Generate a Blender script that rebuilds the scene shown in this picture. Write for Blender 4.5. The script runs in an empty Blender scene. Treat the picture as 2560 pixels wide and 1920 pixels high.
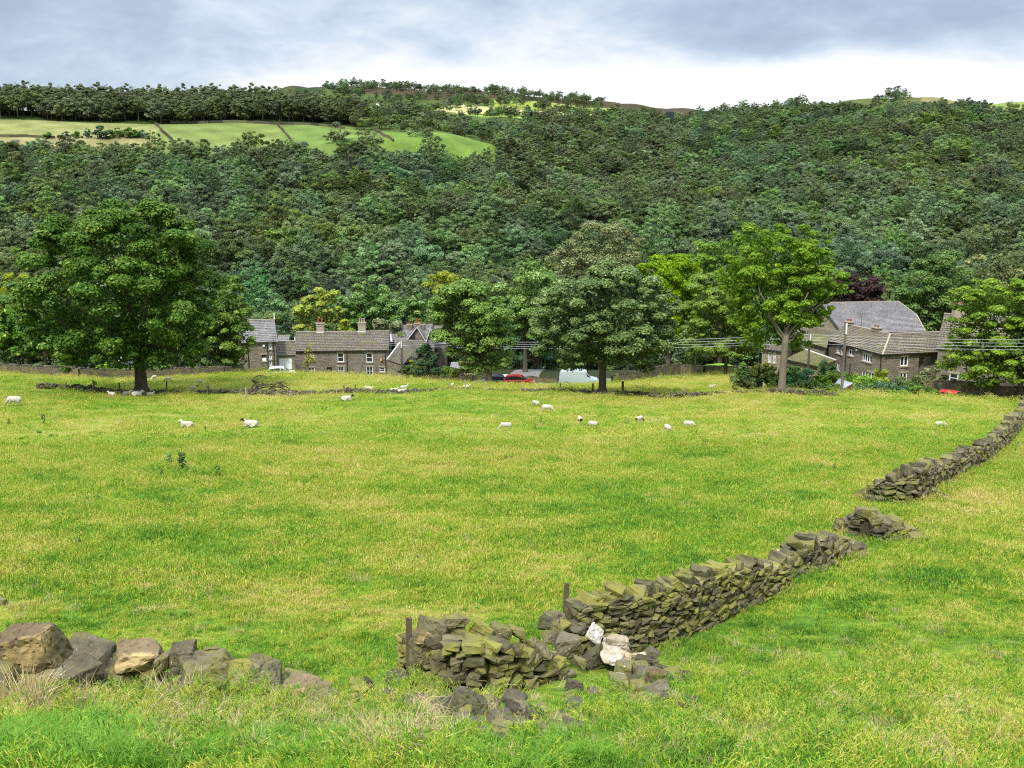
SKY_ZEN = 3.3
SKY_GAIN = 6.0     # cloud radiance before the world strength of 0.1
EXPO = 0.80
HAZE = 0.0
DENOISE = False
import bpy, bmesh, math, random
import numpy as np
from mathutils import Vector, Matrix, Euler

rng = np.random.default_rng(7)
random.seed(7)
S = bpy.context.scene
COL = S.collection
PI = math.pi
F = 2459.0                      # focal length in pixels of a 2560 wide frame
TH = math.radians(11.05)        # camera pitch below the horizontal
CT, ST = math.cos(TH), math.sin(TH)
K = 2560.0 / 2212.0             # measurements were taken on a 2212 wide view

def ray(u, v):
    x = (u - 1280.0) / F; y = (960.0 - v) / F
    Y = CT + y * ST; Z = -ST + y * CT
    return x / Y, Z / Y
def P(u, v, d):
    a, b = ray(u, v)
    return Vector((a * d, d, b * d))
def zrow(d, rv):                # height at distance d seen on view row rv
    return ray(1280, rv * K)[1] * d

# ------------------------------------------------------------------ objects
def tag(o, label=None, cat=None, group=None, kind=None):
    if label: o['label'] = label
    if cat: o['category'] = cat
    if group: o['group'] = group
    if kind: o['kind'] = kind
    return o
def empty(name, loc, label, cat, group=None, rz=0.0):
    o = bpy.data.objects.new(name, None); COL.objects.link(o)
    o.location = loc; o.rotation_euler = (0, 0, rz); o.empty_display_size = 0.3
    return tag(o, label, cat, group)
def link(name, me, parent=None, loc=None):
    o = bpy.data.objects.new(name, me); COL.objects.link(o)
    if parent is not None:
        o.parent = parent
    if loc is not None: o.location = loc
    return o
def copy_tree(o, parent=None):
    c = o.copy(); COL.objects.link(c); c.parent = parent
    for ch in o.children: copy_tree(ch, c)
    return c

class MB:
    """collects polygons with uv in metres, a material slot and a tone per face"""
    def __init__(s, org=(0, 0, 0)):
        s.v = []; s.f = []; s.m = []; s.uv = []; s.t = []; s.o = Vector(org)
    def poly(s, pts, m=0, uv=None, t=None):
        n = len(s.v); pts = [Vector(p) for p in pts]
        s.v += [tuple(p - s.o) for p in pts]; s.f.append(tuple(range(n, n + len(pts))))
        s.m.append(m); s.t.append(random.random() if t is None else t)
        if uv is None:
            nn = (pts[1] - pts[0]).cross(pts[2] - pts[0])
            nn = nn.normalized() if nn.length > 1e-9 else Vector((0, 0, 1))
            up = Vector((0, 0, 1))
            e = up.cross(nn)
            e = e.normalized() if e.length > 1e-3 else Vector((1, 0, 0))
            w = nn.cross(e)
            uv = [(p.dot(e), p.dot(w)) for p in pts]
        s.uv += [tuple(q) for q in uv]
    def box(s, c, size, M=None, m=0, t=None):
        hx, hy, hz = size[0] / 2, size[1] / 2, size[2] / 2
        M = M or Matrix.Identity(3); c = Vector(c)
        q = [c + M @ Vector((x, y, z)) for x in (-hx, hx) for y in (-hy, hy) for z in (-hz, hz)]
        t = random.random() if t is None else t
        for a in ((0, 1, 3, 2), (4, 6, 7, 5), (0, 4, 5, 1), (2, 3, 7, 6), (0, 2, 6, 4), (1, 5, 7, 3)):
            s.poly([q[i] for i in a], m, t=t)
    def beam(s, a, b, w, h, m=0):
        a = Vector(a); b = Vector(b); d = b - a; L = d.length
        X = d.normalized(); Y = Vector((0, 0, 1)).cross(X)
        Y = Y.normalized() if Y.length > 1e-4 else Vector((0, 1, 0))
        Z = X.cross(Y); M = Matrix((X, Y, Z)).transposed()
        s.box((a + b) / 2, (L, w, h), M, m)
    def tube(s, pts, rad, n=6, m=0, cap=True):
        pts = [Vector(p) for p in pts]; rings = []
        t = random.random()
        for i, p in enumerate(pts):
            d = (pts[min(i + 1, len(pts) - 1)] - pts[max(i - 1, 0)]).normalized()
            a = d.cross(Vector((0.13, 0.97, 0.2)) if abs(d.y) < 0.9 else Vector((1, 0, 0))).normalized()
            b = d.cross(a)
            r = rad[i] if hasattr(rad, '__len__') else rad
            rings.append([p + a * (r * math.cos(2 * PI * k / n)) + b * (r * math.sin(2 * PI * k / n)) for k in range(n)])
        n0 = len(s.v)
        for R in rings: s.v += [tuple(p - s.o) for p in R]
        for i in range(len(rings) - 1):
            for k in range(n):
                k2 = (k + 1) % n
                s.f.append((n0 + i * n + k, n0 + (i + 1) * n + k, n0 + (i + 1) * n + k2, n0 + i * n + k2)[::-1]); s.m.append(m); s.t.append(t)
                s.uv += [(k / n, i), (k / n, i + 1), (k2 / n, i + 1), (k2 / n, i)]
        if cap:
            for i in (0, len(rings) - 1):
                s.f.append(tuple(n0 + i * n + k for k in range(n))); s.m.append(m); s.t.append(t)
                s.uv += [(0, 0)] * n
    def raw(s, V, Fc, m=0, t=None):
        n0 = len(s.v); t = random.random() if t is None else t
        s.v += [(p[0] - s.o.x, p[1] - s.o.y, p[2] - s.o.z) for p in V]
        for f in Fc:
            s.f.append(tuple(n0 + i for i in f)); s.m.append(m); s.t.append(t)
            s.uv += [(0, 0)] * len(f)
    def mesh(s, name, mats, smooth=False):
        me = bpy.data.meshes.new(name); me.from_pydata(s.v, [], s.f)
        for x in mats if isinstance(mats, (list, tuple)) else [mats]: me.materials.append(x)
        me.polygons.foreach_set('material_index', s.m)
        uvl = me.uv_layers.new(name='UVMap'); uvl.data.foreach_set('uv', np.array(s.uv, 'f').ravel())
        at = me.attributes.new('tone', 'FLOAT', 'FACE'); at.data.foreach_set('value', s.t)
        me.polygons.foreach_set('use_smooth', [smooth] * len(s.f))
        me.update(); return me
    def build(s, name, mats, parent=None, loc=None, smooth=False):
        # with a parent the mesh stays in the parent's space
        return link(name, s.mesh(name, mats, smooth), parent, loc)

# ------------------------------------------------------------------ materials
def newmat(name, rough=0.9, spec=0.2):
    m = bpy.data.materials.new(name); m.use_nodes = True
    nt = m.node_tree; b = nt.nodes['Principled BSDF']
    b.inputs['Roughness'].default_value = rough
    b.inputs['Specular IOR Level'].default_value = spec
    return m, nt, b
def N(nt, t, **kw):
    n = nt.nodes.new(t)
    for k, v in kw.items(): setattr(n, k, v)
    return n
def setin(n, **kw):
    for k, v in kw.items():
        n.inputs[k.replace('_', ' ')].default_value = v
def noise(nt, vec, scale, detail=4, rough=0.55, dist=0.0):
    n = N(nt, 'ShaderNodeTexNoise'); setin(n, Scale=scale, Detail=detail, Roughness=rough, Distortion=dist)
    if vec is not None: nt.links.new(vec, n.inputs['Vector'])
    return n.outputs['Fac']
def ramp(nt, fac, stops, interp='LINEAR'):
    r = N(nt, 'ShaderNodeValToRGB'); r.color_ramp.interpolation = interp
    e = r.color_ramp.elements
    while len(e) < len(stops): e.new(0.5)
    for el, (p, c) in zip(e, stops):
        el.position = p
        el.color = (c, c, c, 1) if not hasattr(c, '__len__') else (c[0], c[1], c[2], 1)
    nt.links.new(fac, r.inputs['Fac']); return r.outputs['Color']
def math_(nt, op, a, b=None, clamp=False):
    n = N(nt, 'ShaderNodeMath', operation=op, use_clamp=clamp)
    for i, x in enumerate((a, b)):
        if x is None: continue
        if isinstance(x, (int, float)): n.inputs[i].default_value = x
        else: nt.links.new(x, n.inputs[i])
    return n.outputs[0]
def mix(nt, fac, a, b, mode='MIX'):
    n = N(nt, 'ShaderNodeMix', data_type='RGBA', blend_type=mode)
    for i, x in ((0, fac), (6, a), (7, b)):
        if isinstance(x, (int, float)): n.inputs[i].default_value = x
        elif isinstance(x, (tuple, list)): n.inputs[i].default_value = (x[0], x[1], x[2], 1)
        else: nt.links.new(x, n.inputs[i])
    return n.outputs[2]
def bump(nt, b, h, strength=0.5, dist=0.05):
    n = N(nt, 'ShaderNodeBump'); setin(n, Strength=strength, Distance=dist)
    nt.links.new(h, n.inputs['Height']); nt.links.new(n.outputs[0], b.inputs['Normal'])
def attr(nt, name, typ='GEOMETRY'):
    return N(nt, 'ShaderNodeAttribute', attribute_name=name, attribute_type=typ)
def pos(nt): return N(nt, 'ShaderNodeNewGeometry').outputs['Position']
def objco(nt): return N(nt, 'ShaderNodeTexCoord').outputs['Object']
def uvco(nt): return N(nt, 'ShaderNodeTexCoord').outputs['UV']
def orand(nt): return N(nt, 'ShaderNodeObjectInfo').outputs['Random']
def mapping(nt, vec, scale=(1, 1, 1), rot=(0, 0, 0), loc=(0, 0, 0)):
    n = N(nt, 'ShaderNodeMapping'); n.inputs['Scale'].default_value = scale
    n.inputs['Rotation'].default_value = rot; n.inputs['Location'].default_value = loc
    nt.links.new(vec, n.inputs['Vector']); return n.outputs[0]

def plain(name, col, rough=0.7, spec=0.3, var=0.25, scale=6.0, bmp=0.0):
    m, nt, b = newmat(name, rough, spec)
    f = noise(nt, objco(nt), scale, 5)
    c = mix(nt, f, tuple(x * (1 - var) for x in col), tuple(min(1, x * (1 + var)) for x in col))
    nt.links.new(c, b.inputs['Base Color'])
    if bmp: bump(nt, b, f, bmp, 0.02)
    return m

GRASS_STOPS = [(0.0, (0.050, 0.135, 0.014)), (0.22, (0.11, 0.265, 0.020)), (0.40, (0.21, 0.365, 0.024)),
               (0.52, (0.33, 0.41, 0.025)), (0.68, (0.50, 0.46, 0.085)), (1.0, (0.62, 0.50, 0.20))]
def grass_colour(nt, jitter=None):
    p = pos(nt)
    big = noise(nt, p, 0.075, 3, 0.5)
    mid = noise(nt, mapping(nt, p, (0.55, 1.1, 1)), 0.55, 5, 0.68)
    fine = noise(nt, mapping(nt, p, (0.7, 1.2, 1)), 2.4, 6, 0.75)
    f = math_(nt, 'ADD', math_(nt, 'MULTIPLY', big, 0.55), math_(nt, 'MULTIPLY', mid, 0.95))
    f = math_(nt, 'ADD', f, math_(nt, 'MULTIPLY', fine, 0.85))
    f = math_(nt, 'SUBTRACT', f, 0.675)
    # dry bias grows a little in the hay strip behind the low wall
    sep = N(nt, 'ShaderNodeSeparateXYZ'); nt.links.new(p, sep.inputs[0])
    far = N(nt, 'ShaderNodeMapRange'); nt.links.new(sep.outputs['Y'], far.inputs['Value'])
    setin(far, From_Min=30.0, From_Max=110.0, To_Min=-0.005, To_Max=0.085)
    f = math_(nt, 'ADD', f, far.outputs[0])
    if jitter is not None: f = math_(nt, 'ADD', f, jitter)
    f = math_(nt, 'ADD', math_(nt, 'MULTIPLY', math_(nt, 'SUBTRACT', f, 0.5), 1.45), 0.5)
    return ramp(nt, f, GRASS_STOPS), f

def make_ground_mat():
    m, nt, b = newmat('meadow_turf', 0.95, 0.1)
    c, f = grass_colour(nt)
    p = pos(nt)
    c = mix(nt, ramp(nt, noise(nt, mapping(nt, p, (1.0, 1.6, 1)), 5.5, 5, 0.75), [(0.36, 0.15), (0.60, 0.75)]), c, (0.085, 0.13, 0.02))
    # leaf litter with painted tree shade behind the lane, apart from a mown lawn
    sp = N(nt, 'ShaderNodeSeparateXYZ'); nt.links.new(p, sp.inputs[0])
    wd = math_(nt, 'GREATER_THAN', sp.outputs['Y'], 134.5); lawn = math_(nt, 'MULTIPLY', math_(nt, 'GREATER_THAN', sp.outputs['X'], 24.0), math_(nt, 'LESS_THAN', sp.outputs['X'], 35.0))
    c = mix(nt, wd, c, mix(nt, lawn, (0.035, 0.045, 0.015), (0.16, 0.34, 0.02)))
    nt.links.new(c, b.inputs['Base Color'])
    bump(nt, b, noise(nt, mapping(nt, p, (0.8, 1.4, 1)), 2.2, 6, 0.7), 0.9, 0.25)
    return m
def make_blade_mat(name, stops=None, straw=0.0):
    m, nt, b = newmat(name, 0.55, 0.25)
    t = attr(nt, 'tone').outputs['Fac']
    j = math_(nt, 'MULTIPLY', math_(nt, 'SUBTRACT', t, 0.5 - straw), 0.42)
    c, f = grass_colour(nt, j)
    if stops: c = ramp(nt, t, stops)
    nt.links.new(c, b.inputs['Base Color'])
    tr = N(nt, 'ShaderNodeBsdfTranslucent'); nt.links.new(c, tr.inputs['Color'])
    mx = N(nt, 'ShaderNodeMixShader'); mx.inputs[0].default_value = 0.3
    out = nt.nodes['Material Output']
    nt.links.new(b.outputs[0], mx.inputs[1]); nt.links.new(tr.outputs[0], mx.inputs[2]); nt.links.new(mx.outputs[0], out.inputs['Surface'])
    return m
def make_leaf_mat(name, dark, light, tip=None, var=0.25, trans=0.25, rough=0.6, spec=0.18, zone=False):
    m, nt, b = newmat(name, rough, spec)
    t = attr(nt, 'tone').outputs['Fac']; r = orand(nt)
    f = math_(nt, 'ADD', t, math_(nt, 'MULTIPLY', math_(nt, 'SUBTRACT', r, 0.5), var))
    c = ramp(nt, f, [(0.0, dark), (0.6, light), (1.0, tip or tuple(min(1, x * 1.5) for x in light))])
    if zone:     # stands of different species over the hillside
        loc = N(nt, 'ShaderNodeObjectInfo').outputs['Location']
        z1 = ramp(nt, noise(nt, loc, 0.011, 3, 0.6), [(0.44, 0.0), (0.62, 0.5)]); z2 = ramp(nt, noise(nt, mapping(nt, loc, loc=(300, 40, 0)), 0.014, 3, 0.6), [(0.50, 0.0), (0.64, 0.6)])
        c = mix(nt, z1, c, mix(nt, 1.0, c, (1.45, 1.08, 0.62), 'MULTIPLY')); c = mix(nt, z2, c, mix(nt, 1.0, c, (0.68, 0.88, 1.35), 'MULTIPLY'))
    # an individual tree's own hue
    h = N(nt, 'ShaderNodeHueSaturation')
    nt.links.new(math_(nt, 'ADD', math_(nt, 'MULTIPLY', r, var * 0.13), 0.5 - var * 0.095), h.inputs['Hue'])
    r2 = math_(nt, 'FRACT', math_(nt, 'MULTIPLY', r, 17.3))
    nt.links.new(math_(nt, 'ADD', math_(nt, 'MULTIPLY', r2, var * 1.9), 1 - var * 0.8), h.inputs['Value'])
    r3 = math_(nt, 'FRACT', math_(nt, 'MULTIPLY', r, 7.7))
    nt.links.new(math_(nt, 'ADD', math_(nt, 'MULTIPLY', r3, var * 0.9), 1 - var * 0.6), h.inputs['Saturation'])
    nt.links.new(c, h.inputs['Color'])
    nt.links.new(h.outputs[0], b.inputs['Base Color'])
    tr = N(nt, 'ShaderNodeBsdfTranslucent'); nt.links.new(h.outputs[0], tr.inputs['Color'])
    mx = N(nt, 'ShaderNodeMixShader'); mx.inputs[0].default_value = trans
    nt.links.new(b.outputs[0], mx.inputs[1]); nt.links.new(tr.outputs[0], mx.inputs[2])
    nt.links.new(mx.outputs[0], nt.nodes['Material Output'].inputs['Surface'])
    return m
def make_rock_mat(name, a, bcol, moss=(0.16, 0.15, 0.03), moss_amt=0.4, spots=0.0, warm=None, bstr=0.8):
    m, nt, b = newmat(name, 0.95, 0.06)
    o = objco(nt); p = pos(nt)
    t = attr(nt, 'tone').outputs['Fac']
    n1 = noise(nt, o, 2.2, 6, 0.65); n2 = noise(nt, o, 11, 6, 0.7)
    c = mix(nt, ramp(nt, n1, [(0.35, 0.0), (0.65, 1.0)]), a, bcol)
    c = mix(nt, math_(nt, 'MULTIPLY', n2, 0.9), c, tuple(x * 0.45 for x in a))
    if warm: c = mix(nt, ramp(nt, noise(nt, o, 1.4, 3), [(0.52, 0.0), (0.60, 0.8)]), c, warm)
    v = N(nt, 'ShaderNodeMapRange'); nt.links.new(t, v.inputs['Value']); setin(v, To_Min=0.50, To_Max=1.45)
    c = mix(nt, 1.0, c, v.outputs[0], 'MULTIPLY')
    mo = math_(nt, 'ADD', noise(nt, p, 1.7, 5, 0.6), math_(nt, 'MULTIPLY', math_(nt, 'SUBTRACT', t, 0.5), 0.25))
    mm = ramp(nt, mo, [(0.62 - moss_amt * 0.45, 0.0), (0.76 - moss_amt * 0.4, 0.85)])
    moss = mix(nt, n2, tuple(x * 0.45 for x in moss), tuple(x * 1.6 for x in moss))
    c = mix(nt, mm, c, moss)
    if spots:
        sp = math_(nt, 'MULTIPLY', ramp(nt, noise(nt, o, 16.0, 3, 0.6, 0.6), [(0.64, 0.0), (0.68, 0.8)]), ramp(nt, noise(nt, o, 2.3, 3), [(0.48, 0), (0.6, spots)]))
        c = mix(nt, sp, c, (0.62, 0.60, 0.52))
    nt.links.new(c, b.inputs['Base Color'])
    bump(nt, b, math_(nt, 'ADD', n2, n1), bstr, 0.04)
    return m
def make_masonry(name, a, bcol, mortar, rh=0.20, bw=0.52, moss=0.0, ms=0.02):
    m, nt, b = newmat(name, 0.9, 0.15)
    u = uvco(nt)
    wob = mix(nt, 0.02, u, N(nt, 'ShaderNodeTexNoise').outputs['Color'])
    br = N(nt, 'ShaderNodeTexBrick'); br.offset = 0.5; br.squash = 0.7; br.squash_frequency = 3
    setin(br, Scale=1.0, Mortar_Size=ms, Bias=0.0, Brick_Width=bw, Row_Height=rh)
    br.inputs['Color1'].default_value = (*a, 1); br.inputs['Color2'].default_value = (*bcol, 1); br.inputs['Mortar'].default_value = (*mortar, 1)
    nt.links.new(wob, br.inputs['Vector'])
    n1 = noise(nt, u, 1.1, 5, 0.7); n2 = noise(nt, u, 7, 4, 0.7)
    c = mix(nt, ramp(nt, n1, [(0.32, 0.0), (0.72, 0.85)]), br.outputs['Color'], tuple(x * 0.45 for x in a))
    c = mix(nt, ramp(nt, n2, [(0.45, 0.0), (0.75, 0.6)]), c, tuple(min(1, x * 1.7) for x in bcol))
    if moss: c = mix(nt, ramp(nt, noise(nt, u, 0.9, 5, 0.7), [(0.62 - moss * 0.3, 0.0), (0.75 - moss * 0.25, 0.85)]), c, (0.20, 0.20, 0.035))
    nt.links.new(c, b.inputs['Base Color'])
    bump(nt, b, math_(nt, 'ADD', br.outputs['Fac'], n2), -0.5, 0.03)
    return m
# ------------------------------------------------------------------ terrain
NEAR = [(0, -1.7), (8, -5.1), (13, -7.2), (17.5, -9.3), (20, -9.95), (28, -10.85), (36, -11.75), (50, -13.5), (70, -16.1)]
R_ = lambda d, r: (d, zrow(d, r))
VAL = [(205, -42.0), (228, -44.5)]
COLS = {
 -400: [R_(88, 832), R_(115, 800), (122, -22.5), (150, -29)] + VAL + [(300, -34), (420, -8), (545, 19), R_(560, 302), R_(620, 262), (700, 55), (900, 58), (1700, 70)],
 0:    [R_(88, 838), R_(115, 803), (122, -22.5), (150, -29)] + VAL + [(300, -34), (420, -8), (545, 19), R_(560, 303), R_(620, 263), (700, 55), (900, 58), (1700, 70)],
 250:  [R_(88, 848), R_(115, 812), (122, -22.8), (150, -29)] + VAL + [(300, -34), (420, -8), (545, 17), R_(560, 314), R_(620, 264), (700, 55), (900, 58), (1700, 70)],
 500:  [R_(88, 852), R_(115, 804), (125, -23.6), (138, -26.8), (160, -31)] + VAL + [(300, -34), (420, -8), (545, 17), R_(560, 315), R_(620, 266), (700, 55), (1200, 92), (1700, 100)],
 640:  [R_(88, 852), R_(115, 808), (125, -23.6), (138, -27.3), (160, -31)] + VAL + [(300, -34), (420, -8), (545, 18), R_(560, 308), R_(620, 269), (690, 52), R_(1200, 196), (1700, 125)],
 800:  [R_(88, 850), R_(115, 813), (125, -24.0), (138, -27.3), (160, -31)] + VAL + [(300, -34), (420, -10), (545, 15), R_(560, 301), R_(620, 278), R_(700, 262), R_(900, 238), R_(1250, 192), (1700, 130)],
 950:  [R_(88, 845), R_(110, 829), (125, -25.2), (138, -27.3), (160, -31)] + VAL + [(300, -34), (420, -12), (545, 13), R_(560, 303), R_(610, 289), R_(700, 272), R_(850, 246), R_(950, 235), R_(1250, 198), (1700, 130)],
 1060: [R_(88, 844), R_(112, 838), (130, -25.6), (150, -27.4), (175, -32)] + VAL + [(300, -35), (420, -12), (545, 8), R_(585, 312), R_(640, 306), R_(720, 280), R_(880, 248), R_(950, 236), R_(1250, 206), (1700, 120)],
 1200: [R_(88, 847), R_(118, 839), (130, -25.5), (150, -27.4), (175, -32)] + VAL + [(300, -36), (420, -16), (560, 2), R_(700, 296), R_(880, 254), R_(930, 244), R_(1000, 233), R_(1250, 216), (1700, 110)],
 1330: [R_(88, 851), R_(110, 838), R_(125, 829), (150, -27.4), (175, -32)] + VAL + [(300, -37), (420, -19), (600, 2), R_(750, 305), R_(900, 262), R_(1000, 240), R_(1200, 227), (1700, 105)],
 1450: [R_(88, 855), R_(110, 833), R_(125, 818), (150, -27.2), (175, -32)] + VAL + [(300, -38), (420, -20), (600, 0), R_(800, 310), R_(1000, 264), R_(1150, 245), R_(1300, 239), (1700, 95)],
 1560: [R_(88, 852), R_(105, 829), R_(120, 812), R_(135, 806), R_(155, 786), (180, -33)] + VAL + [(300, -37), (420, -19), (600, 3), R_(780, 310), R_(950, 262), R_(1050, 246), R_(1200, 242), (1700, 90)],
 1700: [R_(86, 849), R_(95, 845), (118, -23.4), (140, -27), (160, -30)] + VAL + [(300, -36), (420, -17), (600, 8), R_(750, 300), R_(870, 258), R_(960, 233), R_(1100, 232), (1700, 90)],
 1850: [R_(85, 853), (95, -20.0), (112, -24.0), (140, -27), (160, -30)] + VAL + [(300, -36), (420, -16), (600, 12), R_(750, 272), R_(850, 240), R_(920, 215), (1100, 84), (1700, 86)],
 2000: [R_(85, 859), (95, -20.2), (112, -24.0), (140, -27), (160, -30)] + VAL + [(300, -36), (420, -16), (600, 12), R_(750, 272), R_(850, 238), R_(930, 212), (1100, 86), (1700, 88)],
 2212: [R_(85, 870), (98, -21.5), (112, -24.0), (140, -27), (160, -30)] + VAL + [(300, -36), (420, -17), (600, 8), R_(750, 298), R_(870, 258), R_(1000, 233), R_(1100, 222), (1700, 92)],
 2700: [R_(85, 885), (98, -22), (112, -24.5), (140, -27), (160, -30)] + VAL + [(300, -36), (420, -17), (600, 8), R_(750, 298), R_(870, 258), R_(1000, 233), R_(1100, 222), (1700, 92)],
}
def pchip(xs, ys, x):
    xs = np.array(xs, float); ys = np.array(ys, float)
    h = np.diff(xs); dl = np.diff(ys) / h
    m = np.zeros(len(xs)); m[0] = dl[0]; m[-1] = dl[-1]
    for i in range(1, len(xs) - 1):
        if dl[i - 1] * dl[i] > 0:
            w1 = 2 * h[i] + h[i - 1]; w2 = h[i] + 2 * h[i - 1]
            m[i] = (w1 + w2) / (w1 / dl[i - 1] + w2 / dl[i])
    k = np.clip(np.searchsorted(xs, x) - 1, 0, len(xs) - 2)
    t = (x - xs[k]) / h[k]
    return (ys[k] * (1 + 2 * t) * (1 - t) ** 2 + h[k] * m[k] * t * (1 - t) ** 2 + ys[k + 1] * t * t * (3 - 2 * t) + h[k] * m[k + 1] * t * t * (t - 1))
DF = np.arange(0, 1700.5, 1.0)
_ck = sorted(COLS)
CA = np.array([(c * K - 1280) / F for c in _ck])
TAB = np.array([pchip([p[0] for p in NEAR + COLS[c]], [p[1] for p in NEAR + COLS[c]], DF) for c in _ck])
def Z(x, y):
    x = np.asarray(x, float); y = np.asarray(y, float)
    d = np.clip(y, 0, 1699.0)
    a = x / np.maximum(d, 22.0)
    # screen column to x/d differs a little with the row
    a = a * np.interp(d, [0, 90, 200, 600], [0.93, 0.985, 1.0, 1.02])
    a = np.clip(a, CA[0], CA[-1] - 1e-6)
    k = np.clip(np.searchsorted(CA, a) - 1, 0, len(CA) - 2)
    t = (a - CA[k]) / (CA[k + 1] - CA[k]); t = np.clip(t, 0, 1); t = t * t * (3 - 2 * t) * 0.5 + t * 0.5
    i = d.astype(int); fr = d - i
    z0 = TAB[k, i] * (1 - fr) + TAB[k, i + 1] * fr
    z1 = TAB[k + 1, i] * (1 - fr) + TAB[k + 1, i + 1] * fr
    z = z0 * (1 - t) + z1 * t
    amp = np.interp(d, [0, 60, 80, 300, 1700], [1, 1, 0.35, 0.35, 0.35])
    z = z + amp * (0.10 * np.sin(x * 0.33 + 1.3) * np.sin(y * 0.41) + 0.05 * np.sin(x * 1.1 + 0.7 * y) + 0.035 * np.sin(2.3 * x - 1.7 * y + 2) * np.sin(0.9 * y + x) + 0.12 * np.sin(x * 0.13 - 0.11 * y + 1))
    bigamp = np.interp(d, [150, 320, 1700], [0, 1.6, 2.5])
    z = z + bigamp * (np.sin(x * 0.035 + 0.01 * y) * np.sin(y * 0.04 + 1) + 0.6 * np.sin(x * 0.083 + 2) * np.sin(y * 0.071))
    z = z + np.interp(d, [215, 300, 470, 545, 1700], [0, 3.2, 3.2, 0, 0]) * np.sin(x * 0.030 + d * 0.013 + 1.0) + np.where(a > 0.06, np.interp(d, [540, 620, 780, 850, 1700], [0, 4.5, 4.5, 0, 0]), 0) * np.sin(x * 0.026 - d * 0.01)
    return z
def zg(x, y): return float(Z(np.array([x]), np.array([y]))[0])
def hit(u, v, dmin=5.0, dmax=1500.0):
    a, b = ray(u, v)
    d = dmin + (dmax - dmin) * np.linspace(0, 1, 6000) ** 2
    g = Z(a * d, d) - b * d
    k = np.argmax(g > 0)
    if g[k] <= 0: k = len(d) - 1
    if k == 0: return Vector((a * d[0], d[0], b * d[0]))
    t = g[k - 1] / (g[k - 1] - g[k]); dd = d[k - 1] + (d[k] - d[k - 1]) * t
    return Vector((a * dd, dd, float(Z(np.array([a * dd]), np.array([dd]))[0])))
def colof(x, y):                # view column of a ground point
    return (x / np.maximum(y, 1) * F / np.interp(y, [0, 90, 200, 600], [1 / 0.93, 1 / 0.985, 1, 1 / 1.02]) + 1280) / K

def grid_mesh(name, X, Y, Zz, mat):
    r, c = X.shape
    me = bpy.data.meshes.new(name)
    co = np.stack([X, Y, Zz], -1).reshape(-1, 3).astype('f')
    i = np.arange(r * c).reshape(r, c)
    q = np.stack([i[:-1, :-1], i[:-1, 1:], i[1:, 1:], i[1:, :-1]], -1).reshape(-1, 4)
    me.vertices.add(len(co)); me.vertices.foreach_set('co', co.ravel())
    me.loops.add(q.size); me.loops.foreach_set('vertex_index', q.ravel())
    me.polygons.add(len(q)); me.polygons.foreach_set('loop_start', np.arange(0, q.size, 4)); 
    me.polygons.foreach_set('use_smooth', np.ones(len(q), bool))
    me.materials.append(mat); me.update(calc_edges=True); return me

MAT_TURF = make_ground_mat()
d1 = np.concatenate([np.linspace(-14, 0, 12)[:-1], np.arange(0, 30, 0.25), np.arange(30, 60, 0.4), np.arange(60, 130, 0.55), np.arange(130, 206, 1.5)]); d1[-1] = 205
s1 = np.linspace(-1, 1, 300)
X1 = s1[None, :] * (0.8 * np.maximum(d1, 0)[:, None] + 18); Y1 = np.repeat(d1[:, None], len(s1), 1)
Z1 = Z(X1, Y1)
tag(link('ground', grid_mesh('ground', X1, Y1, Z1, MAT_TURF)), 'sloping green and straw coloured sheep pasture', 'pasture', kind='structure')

# hills beyond the village, ground cover painted by what grows there
def cover(x, y):
    c = colof(x, y)
    n = np.sin(x * 0.021 + 1) * np.sin(y * 0.017) + 0.5 * np.sin(x * 0.05 + y * 0.031)
    n2 = np.sin(x * 0.19) * np.sin(y * 0.23 + x * 0.05)
    col = np.zeros(x.shape + (3,)); col[:] = (0.035, 0.06, 0.015)
    def put(mask, rgb): col[mask] = rgb
    fieldL = (c < 1075) & (y > 549 + 0) & (y < 622)
    put(fieldL & (c < 352), (0.26, 0.265, 0.095))
    put(fieldL & (c < 340) & (y < 578), (0.30, 0.265, 0.12))
    put(fieldL & (c >= 352) & (c < 612), (0.19, 0.235, 0.065))
    put(fieldL & (c >= 612) & (c < 830), (0.16, 0.225, 0.055))
    put(fieldL & (c >= 830), (0.155, 0.235, 0.045))
    up = (c >= 700) & (y > 622) & (c < 1500)
    put(up, (0.085, 0.12, 0.03))
    put(up & (y > 850) & (y < 960) & (c < 1290) & (n > -0.1), (0.22, 0.30, 0.06))
    put(up & (y > 905) & (y < 975) & (c > 930) & (c < 1300), (0.52, 0.45, 0.20))
    put(up & (y > 975) & (y < 1060) & (c > 1060) & (c < 1330), (0.28, 0.33, 0.07))
    moor = (y > 1000) & (c < 1500)
    put(moor & (n2 > -2) & (y > 1060), (0.075, 0.055, 0.03))
    put((y > 690) & (c < 640), (0.07, 0.08, 0.03))
    R = c >= 1500
    put(R & (y > 855) & (c > 1690), (0.105, 0.12, 0.035))
    put(R & (y > 880) & (c > 1980), (0.25, 0.21, 0.09))
    put(R & (y > 925) & (c > 2050), (0.22, 0.27, 0.06))
    return col * (1 + 0.18 * n2[..., None])
def make_hill_mat():
    m, nt, b = newmat('hill_cover', 0.95, 0.1)
    a = attr(nt, 'cover').outputs['Color']; p = pos(nt)
    f = noise(nt, p, 0.11, 6, 0.7)
    c = mix(nt, ramp(nt, f, [(0.35, 0.0), (0.7, 0.8)]), a, mix(nt, 1.0, a, (0.62, 0.66, 0.5), 'MULTIPLY'))
    nt.links.new(c, b.inputs['Base Color'])
    bump(nt, b, noise(nt, p, 0.5, 6, 0.7), 0.7, 1.5)
    return m
d2 = np.concatenate([np.arange(205, 540, 6.0), np.arange(540, 640, 2.0), np.arange(640, 1100, 5.0), np.arange(1100, 1700, 20)]); 
s2 = np.linspace(-1, 1, 420)
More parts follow.
